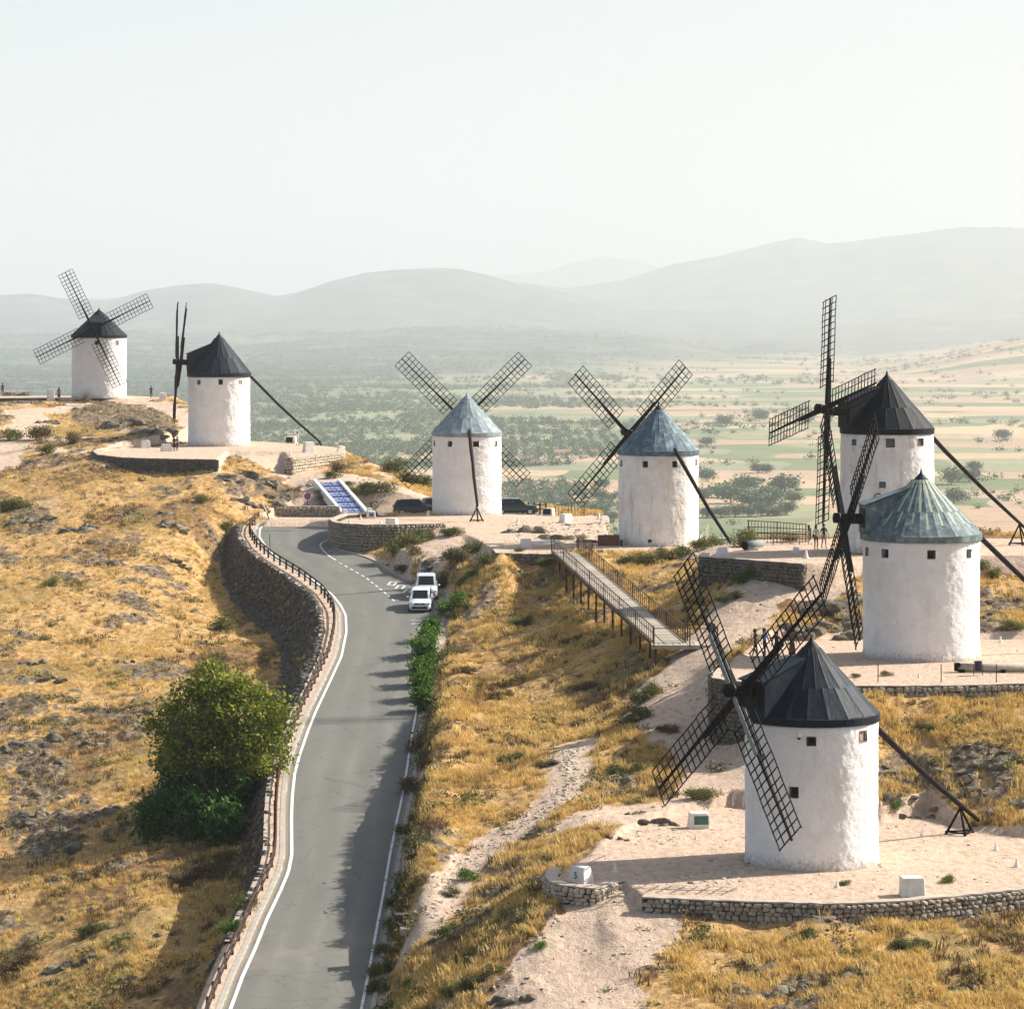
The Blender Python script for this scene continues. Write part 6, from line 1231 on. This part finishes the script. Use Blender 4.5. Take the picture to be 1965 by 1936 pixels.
for a in [(1180,1673,18,'white cone marker in the windmill shadow beside the numbered block'),(1606,1703,14,'small white cone in front of the nearest windmill'),(1769,1606,14,'white cone left of the nearest trestle'),(1911,1632,16,'white cone at the right side of the nearest terrace, upper one'),(1951,1664,18,'white cone at the right side of the nearest terrace, lower one'),
 (1547,1072,17,'white round post on the skyline terrace path'),(1920,1233,12,'white marker right of the streaked-roof windmill'),(1763,1300,9,'tiny white stone in front of the streaked-roof windmill'),(730,1008,10,'small white marker on the curved terrace, left of the block'),(821,990,11,'white marker in front of the black parked car'),(994,1002,9,'small white marker on the central terrace'),(1149,996,12,'white marker near the right end of the central terrace'),(671,1003,9,'pinkish marker on the tip of the curved terrace'),(692,997,9,'white marker between the stairs and the curved terrace'),(557,872,8,'little white marker left of the sunlit wall'),(1335,1610,8,'pale stone lump near the screen lectern')]: cone(*a)
# slab seats
p = hit(1035, 1050); sw_ = empty('slab_bench', p, 0, 'long white slab bench beside the top of the footbridge', 'bench'); s = p.y / F
m_ = MB(); m_.box((.4, 0, .42), (2.6, .6, .2), Matrix.Rotation(-.05, 3, 'Y')); m_.obj('seat', M['white'], sw_, bevel=.02)
m_ = MB(); m_.box((-1.1, -.1, .30), (.95, .8, .78), taper=.85); m_.obj('end_block', M['block'], sw_, bevel=.03); m_ = MB(); m_.box((1.4, 0, .15), (.3, .5, .4)); m_.obj('support', M['block'], sw_)
# log seat on the middle terrace
p = hit(1905, 1291); lg = empty('log_bench', p, 0, 'long grey timber log lying on the terrace behind the dark litter bin', 'log'); m_ = MB(); m_.tube([(-1.9, .3, .26), (-.5, .25, .27), (2.5, .2, .26)], [.24, .25, .24], 10); m_.obj('log', M['deck'], lg, True)
for x_ in (-1.7, .6): m_ = MB(); m_.box((x_, .25, .06), (.25, .5, .25)); m_.obj('support', M['wood_dark'], lg)
m_ = MB(); m_.box((-1.95, .3, .3), (.3, .45, .45)); m_.obj('end_cap', M['wood_dark'], lg)
p = hit(1445, 1056); lg = empty('log_bench', p, 0, 'short thick log with dark end beside the shaded skyline terrace', 'log'); m_ = MB(); m_.tube([(-.55, -.3, .35), (.7, .9, .42)], [.30, .26], 12); m_.obj('log', M['wood_grey'], lg, True); m_ = MB(); m_.tube([(-.62, -.37, .345), (-.54, -.29, .35)], [.29, .30], 12); m_.obj('end_cap', M['wood_dark'], lg, True); m_ = MB(); m_.box((.1, .2, .08), (.5, .4, .25)); m_.obj('support', M['block'], lg)
# litter bin
p = hit(1877, 1296); bn = empty('litter_bin', p, 0, 'dark blue litter bin on a metal stand in front of the log', 'bin'); m_ = MB(); m_.lathe([(.001, .28), (.19, .28), (.22, .75), (.24, .76), (.24, .80), (.20, .80), (.18, .34), (.001, .33)], 14); m_.obj('bucket', M['bin'], bn, True)
for sx_ in (-1, 1): m_ = MB(); m_.bar((sx_ * .25, 0, -.05), (sx_ * .25, 0, .6), .035); m_.obj('leg', M['iron'], bn)
m_ = MB(); m_.bar((-.25, 0, .22), (.25, 0, .22), .03); m_.obj('crossbar', M['iron'], bn)
# thin posts with a cable on the middle terrace
for u, lb in ((1685, 'leftmost thin dark post on the middle terrace edge'), (1806, 'middle thin dark post on the middle terrace edge'), (1912, 'thin dark post on the terrace edge right of the litter bin')):
    p = hit(u, 1309); o = empty('fence_post', p, 0, lb, 'post', 'thin posts along the middle terrace edge'); m_ = MB(); m_.tube([(0, 0, -.1), (0, 0, .92)], .028, 6); m_.obj('shaft', M['iron'], o); m_ = MB(); m_.tube([(0, 0, .91), (0, 0, .96)], .04, 6); m_.obj('cap', M['iron'], o)
# brown panel beside the blue-roofed windmill
p = hit(1168, 1047); o = empty('rust_panel', p, 0, 'brown rusty steel planter box beside the blue-roofed windmill', 'planter'); s = p.y / F; w = 40 * s; h = 20 * s
for k in range(4): m_ = MB(); m_.box((0, -.3 + .004 * (k % 2), h * (k + .5) / 4), (w, .05, h / 4 * .95)); m_.obj('board', M['corten'], o)
for sx_ in (-1, 1): m_ = MB(); m_.box((sx_ * w / 2, 0, h / 2), (.06, .7, h * 1.02)); m_.obj('end_plate', M['corten'], o)
m_ = MB(); m_.box((0, .3, h / 2), (w - .08, .05, h)); m_.obj('back_board', M['corten'], o)
# spotlight at the foot of the windmill
p = hit(1192, 1048); o = empty('ground_lamp', p, 0, 'small dark spotlight at the foot of the blue-roofed windmill', 'lamp'); m_ = MB(); m_.box((0, -.2, .12), (.18, .14, .3)); m_.obj('base', M['iron'], o); m_ = MB(); m_.tube([(0, -.28, .3), (.02, -.12, .45)], [.1, .13], 10); m_.obj('head', M['iron'], o)
# stacked white plastic chairs behind the blue-roofed windmill
p = hit(1349, 1036); o = empty('chair_stack', p, 0, 'stack of white plastic chairs behind the blue-roofed windmill', 'chairs')
for k in range(4):
    m_ = MB(); q = .10 * k; m_.box((0 + q * .6, 0, .42 + q), (.44, .44, .03)); m_.box((.22 + q * .6, 0, .72 + q), (.03, .44, .55), Matrix.Rotation(.15, 3, 'Y'))
    for sx_ in (-1, 1):
        for sy_ in (-1, 1): m_.bar((sx_ * .2 + q * .6, sy_ * .2, .42 + q), (sx_ * .25 + q * .6, sy_ * .24, 0 + q), .03)
    c_ = m_.obj('chair', M['white'], o)
p = hit(1378, 1042); o = empty('low_table', p, 0, 'low pale table next to the stack of chairs', 'table'); m_ = MB(); m_.box((0, 0, .45), (1.7, .7, .05)); m_.obj('tabletop', M['deck'], o)
for x_ in (-.75, .75): m_ = MB(); m_.box((x_, 0, .2), (.06, .6, .45)); m_.obj('leg', M['deck'], o)
p = hit(1421, 1040); o = empty('machine', p, 0, 'small dark machine on the ground left of the rusty lattice', 'machine'); m_ = MB(); m_.box((0, 0, .42), (.42, .4, .34), taper=.8); m_.obj('body', M['bin'], o, bevel=.04); m_ = MB(); m_.box((0, 0, .12), (.5, .4, .25)); m_.obj('base', M['wood_grey'], o); m_ = MB(); m_.box((.1, -.1, .63), (.25, .2, .1)); m_.obj('lid', M['iron'], o)
# the old sail lying as a rusty lattice on the skyline terrace
pa = hit(1436, 1041); pb = hit(1545, 1041); pb.y = pa.y + .5; o = empty('lattice_frame', pa, 0, 'old rusty sail lattice standing upright on the skyline terrace', 'lattice'); ln = (pb.x - pa.x); hh = 42 * pa.y / F
for k in range(19):
    m_ = MB(); x_ = ln * k / 18; t_ = hh * (1 - .18 * k / 18); m_.tube([(x_, 0, -.1), (x_ + .02, .02, t_)], .024 if k % 9 else .045, 5); m_.obj('upright', M['iron_rust'], o)
for z_ in (.18, .45, .72, 1.0):
    m_ = MB(); m_.tube([(-.1, .03, hh * z_), (ln / 2, .03, hh * z_ * .93), (ln + .1, .03, hh * z_ * .82)], .03 if z_ != .45 else .05, 5); m_.obj('lath', M['iron_rust'], o)
o = empty('rail_fence', pa + Vector((ln * .4, -1.5, 0)), 0, 'pale timber rail fence in front of the rusty lattice', 'fence')
for k in range(5): m_ = MB(); m_.box((k * .62, 0, .35), (.07, .07, 1.0)); m_.obj('post', M['deck'], o)
for z_ in (.15, .5, .82): m_ = MB(); m_.bar((-.1, -.05, z_), (2.6, -.05, z_ + .04), .05, .08); m_.obj('rail', M['deck'], o)
p = hit(1552, 1036); o = empty('thin_post', p, 0, 'dark reddish post between the lattice and the visiting couple', 'post'); m_ = MB(); m_.box((0, 0, .5), (.16, .1, 1.15)); m_.obj('shaft', M['wood_brown'], o); m_ = MB(); m_.box((.14, 0, .4), (.08, .08, .9)); m_.obj('brace', M['wood_brown'], o)
# fence and railing at the back of the central terrace
pa = hit(992, 986); o = empty('timber_fence', pa, 0, 'dark timber fence behind the parked dark car on the central terrace', 'fence')
for k in range(6):
    x_ = (k * 11) * pa.y / F; m_ = MB(); m_.box((x_, k * -.4, .55), (.16, .14, 1.25)); m_.obj('post', M['wood_brown'], o)
    if k:
        for z_ in (.95, .55): m_ = MB(); m_.bar((x_ - 11 * pa.y / F, (k - 1) * -.4 - .05, z_ ), (x_, k * -.4 - .05, z_), .09, .1); m_.obj('rail', M['wood_brown'], o)
pa = hit(1066, 990); pb = hit(1121, 990); o = empty('metal_railing', pa, 0, 'thin rusty metal railing at the back of the central terrace', 'railing'); ln = pb.x - pa.x
for k in range(10): m_ = MB(); m_.bar((ln * k / 9, 0, -.1), (ln * k / 9, 0, 1.0 + .35 * k / 9), .045); m_.obj('baluster', M['iron_rust'], o)
m_ = MB(); m_.bar((0, 0, 1.0), (ln, 0, 1.35), .05); m_.obj('handrail', M['iron_rust'], o)
# stone steps by the road at the end of the trail
p = hit(785, 1785); o = empty('trail_steps', p, 0, 'two rough concrete steps where the stony trail meets the road', 'steps')
for k, (x_, y_, z_, w_, h_) in enumerate(((-.3, 1.2, .05, .9, .7), (.35, -.3, -.12, 1.5, .35), (.5, .5, .08, 1.3, .3))): m_ = MB(); m_.box((x_, y_, z_ + .15), (w_, .55, h_), Matrix.Rotation(.12, 3, 'Z'), jit=.03); m_.obj('step', M['cap'] if k else M['core'], o, bevel=.03)
# traffic sign, leaning post, thin pole
p = hit(590, 990); o = empty('traffic_sign', p, 0, 'round blue and red no-parking sign on a post left of the blue stairs', 'sign'); m_ = MB(); m_.tube([(0, 0, -.2), (0, 0, 2.2)], .035, 8); m_.obj('pole', M['iron'], o)
M['red'] = simple('sign_red', (.42, .03, .08), (.35, .03, .07), 3, .5); m_ = MB(); m_.tube([(0, -.05, 1.9), (0, -.075, 1.9)], .33, 24); d_ = m_.obj('disc', M['red'], o); m_ = MB(); m_.tube([(0, -.077, 1.9), (0, -.083, 1.9)], .25, 24); m_.obj('disc_face', M['blue'], d_); m_ = MB(); m_.box((0, -.086, 1.9), (.5, .006, .07), Matrix.Rotation(PI / 4, 3, 'Y')); m_.obj('slash', M['red'], d_)
p = hit(517, 996); o = empty('leaning_post', p, 0, 'leaning white and rusty post at the outer corner of the road bend', 'post'); m_ = MB(); m_.tube([(0, 0, -.1), (-.25, 0, .6)], .06, 8); m_.obj('base', M['iron_rust'], o); m_ = MB(); m_.tube([(-.25, 0, .6), (-.75, 0, 1.75)], .055, 8); m_.obj('shaft', M['white'], o)
p = hit(519, 1064); o = empty('thin_pole', p, 0, 'thin dark pole rising behind the guardrail at the bend', 'pole'); m_ = MB(); m_.tube([(0, 0, -.1), (-.08, 0, 1.75)], .03, 6); m_.obj('shaft', M['iron'], o); m_ = MB(); m_.lathe([(.09, -.02), (.09, .04), (.01, .05)], 8); m_.obj('base', M['iron'], o)
p = hit(1062, 1452); o = empty('thin_pole', p, 0, 'thin pale stake at the upper end of the stony trail', 'pole'); m_ = MB(); m_.tube([(0, 0, -.1), (.02, 0, .9)], .022, 6); m_.obj('shaft', M['wood_grey'], o); m_ = MB(); m_.lathe([(.05, -.02), (.05, .03), (.01, .04)], 8); m_.obj('base', M['wood_grey'], o)
# security camera on the nearest windmill
w1 = bpy.data.objects['windmill']; an = math.radians(wn_a(1524, 1557, 254)); nn = Vector((math.sin(an), -math.cos(an), 0)); q0 = nn * 3.1 + Vector((0, 0, 6.15))
sc_o = empty('security_camera', Vector((13.88, 145, Z1)) + q0, 0, 'white dome security camera under the eaves of the nearest windmill', 'camera'); m_ = MB(); m_.tube([(0, 0, .12), nn * .2 + Vector((0, 0, .12))], .05, 8); m_.obj('bracket', M['white'], sc_o); m_ = MB(); m_.lathe([(.001, .22), (.085, .2), (.10, .05), (.09, -.02)], 14, c=nn * .22); m_.obj('housing', M['white'], sc_o, True); m_ = MB(); m_.lathe([(.09, -.02), (.075, -.1), (.03, -.14), (.001, -.15)], 14, c=nn * .22); m_.obj('dome', M['iron'], sc_o, True)
# handwritten name on the tall windmill
w3 = [c for c in bpy.data.objects if c.get('category') == 'windmill' and 'handwritten' in c['label']][0]
base = wn_a(1664, 1702, 181)
for k, ch in enumerate('Chispas'):
    tc = bpy.data.curves.new('letter', 'FONT'); tc.body = ch; tc.size = .78 if k == 0 else .55; tc.extrude = .004; tc.shear = .25; tc.offset = -.004; 
    ang = math.radians(base + [0, 6.4, 11.2, 14.0, 18.8, 24.2, 29.6][k] * .72); o = txt('letter', tc, M['dark']); link(o, w3); rr = 3.27 - (3.27 - 3.12) * 3.5 / 8 + .05
    o.matrix_basis = Matrix.Translation((rr * math.sin(ang), -rr * math.cos(ang), 3.55)) @ Matrix.Rotation(ang, 4, 'Z') @ Matrix.Rotation(PI / 2, 4, 'X')
# ---------------------------------------------------------------- people
def outfit(name, top, bot, hem, waist=.96, sleeve=.23, shoe=(.05, .05, .05)):
    m, t, b = nt(name); b.inputs['Roughness'].default_value = .85; tc = N(t, 'ShaderNodeTexCoord'); sp = N(t, 'ShaderNodeSeparateXYZ'); t.links.new(tc.outputs['Object'], sp.inputs[0]); z = sp.outputs[2]; ax = mth(t, 'ABSOLUTE', sp.outputs[0])
    gt = lambda a, v: mth(t, 'GREATER_THAN', a, v); skin = (.34, .19, .12)
    c = mix(t, gt(z, .09), shoe, skin); c = mix(t, gt(z, hem), c, bot); c = mix(t, gt(z, waist), c, top); c = mix(t, gt(z, 1.46), c, skin)
    arm = mth(t, 'MULTIPLY', gt(ax, sleeve), mth(t, 'MULTIPLY', gt(z, .70), mth(t, 'LESS_THAN', z, 1.22))); c = mix(t, arm, c, skin); t.links.new(c, b.inputs['Base Color']); return m
M['hair_dark'] = simple('dark_hair', (.015, .011, .009), (.03, .02, .015), 20)
def person(u, v, label, mat, yaw=0, hpx=None, pose=0, long_hair=False, skirt=None, bag=None):
    p = hit(u, v); H = (hpx * p.y / F / 1.7) if hpx else 1.0; r = empty('person', p, yaw, label, 'person', 'visitors walking around the windmills'); r.scale = (H, H, H)
    st = (.0, .16, -.12)[pose]; vs = []; es = []; rad = []
    def a(x, y, z, rr, par=None):
        vs.append((x, y, z)); rad.append(rr)
        if par is not None: es.append((par, len(vs) - 1))
        return len(vs) - 1
    pel = a(0, 0, .95, .125); wst = a(0, 0, 1.10, .11, pel); ch = a(0, 0, 1.32, .135, wst); nk = a(0, .0, 1.47, .055, ch); hd = a(0, -.01, 1.56, .082, nk); ht_ = a(0, 0, 1.65, .085, hd); a(0, -.105, 1.565, .014, hd)
    for s_ in (-1, 1):
        sh = a(s_ * .17, 0, 1.40, .062, ch); up = (.06, -.05, .02)[pose] * s_
        el = a(s_ * (.24 + (.06 if pose == 2 else 0)), .02 + up, 1.13, .042, sh); wr = a(s_ * .26, -.06 + up * 2 - (.12 if pose == 2 else 0), .90 + (.18 if pose == 2 else 0), .028, el); hnd = a(s_ * .262, -.08 + up * 2 - (.14 if pose == 2 else 0), .84 + (.16 if pose == 2 else 0), .03, wr)
        hv = vs[hnd]
        for f in range(5):
            if f == 0: a(hv[0] - s_ * .01, hv[1] - .045, hv[2] - .02, .009, hnd)
            else: k_ = a(hv[0] + s_ * .004, hv[1] - .03 + f * .017, hv[2] - .05, .008, hnd); a(hv[0] - s_ * .008, hv[1] - .032 + f * .017, hv[2] - .085 + abs(f - 2.5) * .008, .007, k_)
        hip = a(s_ * .09, 0, .88, .095, pel); kn = a(s_ * .10, s_ * st * .5 - .03, .50, .058, hip); ak = a(s_ * .10, s_ * st + .03, .09, .038, kn); a(s_ * .115, s_ * st - .13, .04, .036, ak)
    me = bpy.data.meshes.new('body'); me.from_pydata(vs, es, []); me.materials.append(mat); o = bpy.data.objects.new('body', me); link(o, r)
    md = o.modifiers.new('skin', 'SKIN'); md.use_smooth_shade = True
    sk = me.skin_vertices[0].data if me.skin_vertices else None
    if sk is None:
        bm = bmesh.new(); bm.from_mesh(me); bm.verts.layers.skin.verify(); bm.to_mesh(me); bm.free(); sk = me.skin_vertices[0].data
    for i, rr in enumerate(rad): sk[i].radius = (rr, rr * (.8 if i < 3 else 1)); sk[i].use_root = i == 0
    o.modifiers.new('sub', 'SUBSURF').levels = 1; o.modifiers['sub'].render_levels = 1
    hb = MB(); hb.lathe([(.001, 1.745), (.06, 1.735), (.095, 1.68), (.102, 1.62), (.09, 1.56 if not long_hair else 1.40), (.05, 1.54 if not long_hair else 1.36)], 12, c=(0, .022, 0), a0=-.35, a1=PI + .35) if False else hb.lathe([(.001, 1.75), (.06, 1.738), (.098, 1.68), (.104, 1.63), (.098, 1.60)], 12, c=(0, .018, 0))
    hb.lathe([(.100, 1.63), (.10, 1.56), (.085, 1.50 if not long_hair else 1.34), (.05, 1.49 if not long_hair else 1.30)], 10, c=(0, .028, 0), a0=.15, a1=PI - .15)
    hb.obj('hair', M['hair_dark'], r, True)
    if skirt: m_ = MB(); m_.lathe([(.125, 1.0), (.16, .85), (.23, skirt[1]), (.215, skirt[1])], 14); m_.obj('skirt', skirt[0], r, True)
    if bag: m_ = MB(); m_.box((-.22, -.05, .98), (.12, .22, .24)); m_.obj('bag', M['dark'], r, bevel=.03)
    return r
O = outfit
person(1566, 1055, 'woman in a white top and red shorts carrying a bag, left of the visiting couple', O('wear_white_red', (.7, .7, .68), (.30, .04, .05), .62), .3, 46, 0, True, bag=True)
person(1581, 1053, 'man in a black shirt and grey shorts, right of the visiting couple', O('wear_black_grey', (.012, .012, .015), (.28, .26, .24), .52), .5, 47, 2)
person(1467, 1262, 'person in a blue shirt seen through the nearest sail', O('wear_blue', (.16, .28, .62), (.04, .05, .09), .12), .8, 56, 1)
person(1490, 1268, 'person in black clothes seen through the nearest sail', O('wear_black', (.015, .015, .017), (.02, .02, .025), .12), -.4, 56, 0)
person(1449, 1262, 'person in a dark jacket at the left of the group behind the nearest sail', O('wear_dark', (.04, .035, .05), (.10, .08, .09), .12), 1.2, 54, 2)
person(1520, 1262, 'person in a long brown dress beside the nearest roof finial', O('wear_brown', (.20, .10, .07), (.22, .11, .07), .12), 0, 54, 0, True, (simple('brown_cloth', (.2, .1, .07)), .2))
person(334, 866, 'person in a long dark coat, left of the couple on the left terrace', O('wear_darkcoat', (.015, .014, .018), (.02, .02, .025), .12), .7, 28, 0, True, (simple('dark_cloth', (.015, .015, .02)), .55))
person(340, 866, 'person in a dark teal jacket, right of the couple on the left terrace', O('wear_teal', (.03, .07, .075), (.02, .02, .025), .12), -.6, 28, 0)
person(571, 856, 'lone visitor in pale clothes beside the black panel lectern', O('wear_pale', (.5, .5, .44), (.48, .42, .34), .3), 1.5, 27, 1)
person(290, 765, 'person in dark clothes standing on the crest between two windmills', O('wear_navy', (.02, .02, .04), (.02, .02, .03), .12), .2, 24, 2)
person(113, 769, 'person in a purple dress beside the tall white block on the crest', O('wear_purple', (.10, .05, .12), (.10, .05, .12), .5), .2, 25, 0, True, (simple('purple_cloth', (.12, .06, .14)), .5))
person(5, 745, 'person in a dark jacket at the left edge of the crest', O('wear_mixed', (.05, .04, .07), (.05, .05, .09), .12), .2, 24, 1)
# a timber platform seen through the sails
p = hit(1500, 1290); o = empty('dark_bench', p, 0, 'dark flat bench on the middle terrace behind the nearest roof', 'bench'); m_ = MB(); m_.box((0, 0, .45), (2.3, .5, .1)); m_.obj('seat', M['iron'], o)
for x_ in (-1, 1): m_ = MB(); m_.box((x_ * .9, 0, .2), (.12, .4, .45)); m_.obj('leg', M['block'], o)
# ---------------------------------------------------------------- cars
def paint(name, c, rough=.25): 
    m, t, b = nt(name); b.inputs['Base Color'].default_value = (*c, 1); b.inputs['Roughness'].default_value = rough; b.inputs['Coat Weight'].default_value = .6; b.inputs['Coat Roughness'].default_value = .1; return m
M['carglass'] = paint('car_glass', (.010, .016, .016), .35); M['carglass'].node_tree.nodes['Principled BSDF'].inputs['Coat Weight'].default_value = 0; M['carglass'].node_tree.nodes['Principled BSDF'].inputs['Specular IOR Level'].default_value = .3; M['tyre'] = simple('tyre_rubber', (.015, .015, .015), (.02, .02, .02), 5, .9); M['rim'] = paint('rim_metal', (.35, .35, .36), .3); M['lamp'] = paint('headlight', (.75, .78, .8), .1); M['tail'] = paint('tail_light', (.35, .01, .01), .2); M['trim'] = simple('black_trim', (.02, .02, .02), (.03, .03, .03), 5, .6)
def car(loc, yaw, label, pnt, L=4.4, W_=1.82, Hh=1.62, pitch=0.0, hatch=True):
    r = empty('parked_car', loc, yaw, label, 'car', 'cars parked around the road bend'); r.rotation_euler = (pitch, 0, yaw)
    X = [-.5, -.485, -.44, -.36, -.25, -.14, .0, .12, .25, .36, .44, .485, .5]  # front at -y
    belt = [.62, .78, .88, .94, .98, 1.0, 1.0, 1.0, 1.0, 1.0, .98, .9, .7]; hwf = [.74, .86, .93, .97, .99, 1, 1, 1, 1, .99, .96, .92, .84]; bot = [.34, .26, .22, .20, .2, .2, .2, .2, .2, .2, .22, .28, .36]
    vs = []
    for x, bz, h_, b_ in zip(X, belt, hwf, bot):
        hw = W_ / 2 * h_; y = x * L; bz = bz * Hh / 1.6 * .98
        for px, pz in ((-.86, b_), (-.98, b_ + .12), (-1.0, (b_ + bz) / 2), (-.97, bz - .08), (-.90, bz), (-.45, bz + .035), (.45, bz + .035), (.90, bz), (.97, bz - .08), (1.0, (b_ + bz) / 2), (.98, b_ + .12), (.86, b_)): vs.append((px * hw, y, pz))
    n_ = 12; fs = [(i * n_ + j, (i + 1) * n_ + j, (i + 1) * n_ + (j + 1) % n_, i * n_ + (j + 1) % n_) for i in range(len(X) - 1) for j in range(n_)] + [tuple(range(n_)), tuple(range((len(X) - 1) * n_, len(X) * n_))[::-1]]
    m_ = MB(); m_.add(vs, fs); m_.obj('body', pnt, r, True)
    cab = [(-.235, 0, .93), (-.09, .96, .80), (.05, 1.0, .79), (.25, .985, .78), (.40, .88, .76), (.475, 0, .84)]; zb = 1.0 * Hh / 1.6 * .98 - .01
    vs = []
    for y, t, w in cab:
        zt = zb + .02 + (Hh - zb - .02) * t
        lw = W_ / 2 * .90; uw = W_ / 2 * w * (1 if t else 1.0)
        vs += [(-lw, y * L, zb), (-(lw + (uw - lw) * t), y * L, zt - .05 * t), (-(uw * .8) if t else -lw * .8, y * L, zt), ((uw * .8) if t else lw * .8, y * L, zt), ((lw + (uw - lw) * t), y * L, zt - .05 * t), (lw, y * L, zb)]
    fs = [(i * 6 + j, (i + 1) * 6 + j, (i + 1) * 6 + j + 1, i * 6 + j + 1) for i in range(5) for j in range(5)]; m_ = MB(); m_.add(vs, fs); m_.obj('roof', pnt, r, False)
    P = [Vector(v) for v in vs]
    def panel(nm, a, b, c, d, k=.08, off=.012):
        ce = (a + b + c + d) / 4; q = [x.lerp(ce, k) for x in (a, b, c, d)]; nn = (q[1] - q[0]).cross(q[3] - q[0]).normalized(); 
        if nn.dot(ce - Vector((0, 0, zb * .6))) < 0: nn = -nn
        m_ = MB(); m_.add([x + nn * off for x in q] + [x - nn * .01 for x in q], [(0, 1, 2, 3), (4, 5, 1, 0), (5, 6, 2, 1), (6, 7, 3, 2), (7, 4, 0, 3)]); m_.obj(nm, M['carglass'], r)
    panel('windscreen', P[2], P[3], P[9], P[8], .05, .02); n5 = 5 * 6; panel('rear_window', P[n5 + 2], P[n5 + 3], P[4 * 6 + 3], P[4 * 6 + 2], .10, .02)
    for s_ in (0, 5):
        t_ = 1 if s_ == 0 else 4
        panel('side_window', P[6 + s_], P[12 + s_], P[12 + t_], P[6 + t_], .1); panel('side_window', P[12 + s_], P[18 + s_], P[18 + t_], P[12 + t_], .08); panel('side_window', P[18 + s_], P[24 + s_], P[24 + t_], P[18 + t_], .14); panel('side_window', P[0 + s_], P[6 + s_], P[6 + t_], P[6 + t_].lerp(P[0 + s_], .6), .12)
    tm = MB(); tm.tube([(-.11, 0, 0), (.11, 0, 0)], .33, 20); tmm = tm.mesh('tyre', M['tyre']); rm_ = MB(); rm_.tube([(-.115, 0, 0), (.115, 0, 0)], .21, 14); rmm = rm_.mesh('rim', M['rim'])
    for sx_ in (-1, 1):
        for y in (-.31, .30):
            w = bpy.data.objects.new('wheel', None); w.location = (sx_ * (W_ / 2 - .1), y * L, .33); link(w, r); inst('tyre', tmm, w); inst('rim', rmm, w)
        hm__ = MB(); hm__.box((sx_ * W_ * .36, -L * .478, .74), (.36, .12, .17), Matrix.Rotation(sx_ * .25, 3, 'Z')); hm__.obj('headlight', M['lamp'], r, bevel=.03)
        hm__ = MB(); hm__.box((sx_ * W_ * .41, L * .486, .86), (.22, .10, .26), Matrix.Rotation(-sx_ * .25, 3, 'Z')); hm__.obj('tail_light', M['tail'], r, bevel=.03)
        hm__ = MB(); hm__.box((sx_ * (W_ / 2 + .09), -L * .17, 1.03), (.2, .12, .13)); hm__.obj('wing_mirror', pnt, r, bevel=.03)
    g_ = MB(); g_.box((0, -L * .496, .72), (W_ * .48, .05, .11)); g_.obj('grille', M['trim'], r); g_ = MB(); g_.box((0, -L * .499, .44), (W_ * .72, .06, .19), taper=.85); g_.obj('lower_grille', M['trim'], r); g_ = MB(); g_.box((0, -L * .504, .57), (.5, .03, .10)); g_.obj('number_plate', M['white'], r); g_ = MB(); g_.tube([(0, -L * .50, .73), (0, -L * .509, .73)], .06, 12); g_.obj('badge', M['rim'], r); g_ = MB(); g_.box((0, -L * .49, .27), (W_ * .8, .08, .06)); g_.obj('bumper_lip', M['rim'], r); g_ = MB(); g_.box((0, L * .502, .62), (.5, .03, .12)); g_.obj('number_plate', M['white'], r)
    return r
wp_ = paint('white_car_paint', (.72, .74, .74)); bp_ = paint('black_car_paint', (.010, .011, .013)); gp_ = paint('dark_green_car_paint', (.012, .022, .026)); sp_ = paint('silver_car_paint', (.55, .58, .6))
x_, y_ = Rp(806, 1176); gd = .084
car(Vector((x_, y_ + 2.2, float(zroad(y_ + 2.2)))), -.02, 'white parked car facing downhill, front one of the two by the kerb', wp_, W_=1.76, Hh=1.52, pitch=gd)
car(Vector((x_ + .25, y_ + 8.2, float(zroad(y_ + 8.2)))), .03, 'pale parked car mostly hidden behind the white one', sp_, L=4.2, Hh=1.72, pitch=gd)
zc_ = lambda Y: float(zroad(Y)) + .02
car(Vector((gx(797, 302), 302, zc_(302))), PI / 2 + .06, 'black parked car seen from the side, left of the pale-roofed windmill', bp_, L=4.3, Hh=1.62)
car(Vector((gx(846, 304.5), 304.5, zc_(304))), PI / 2 + .25, 'dark parked car half hidden by the pale-roofed windmill wall', gp_, L=4.1, Hh=1.6)
car(Vector((gx(988, 303), 303, zc_(303))), PI / 2 + .08, 'dark green parked car to the right of the pale-roofed windmill', gp_, L=4.5, Hh=1.6)
# ---------------------------------------------------------------- haze
hz = MB(); hz.box((0, 29000, 899), (60000, 60000, 1962))
hm = bpy.data.materials.new('haze_air'); hm.use_nodes = True; ht = hm.node_tree; ht.nodes.clear()
ho_ = ht.nodes.new('ShaderNodeOutputMaterial'); pv = ht.nodes.new('ShaderNodeVolumePrincipled')
pv.inputs['Color'].default_value = (0.73, 0.775, 0.795, 1); pv.inputs['Density'].default_value = 9.2e-5; pv.inputs['Anisotropy'].default_value = 0.0
ht.links.new(pv.outputs[0], ho_.inputs['Volume'])
hzo = hz.obj('haze', hm); tag(hzo, kind='stuff')
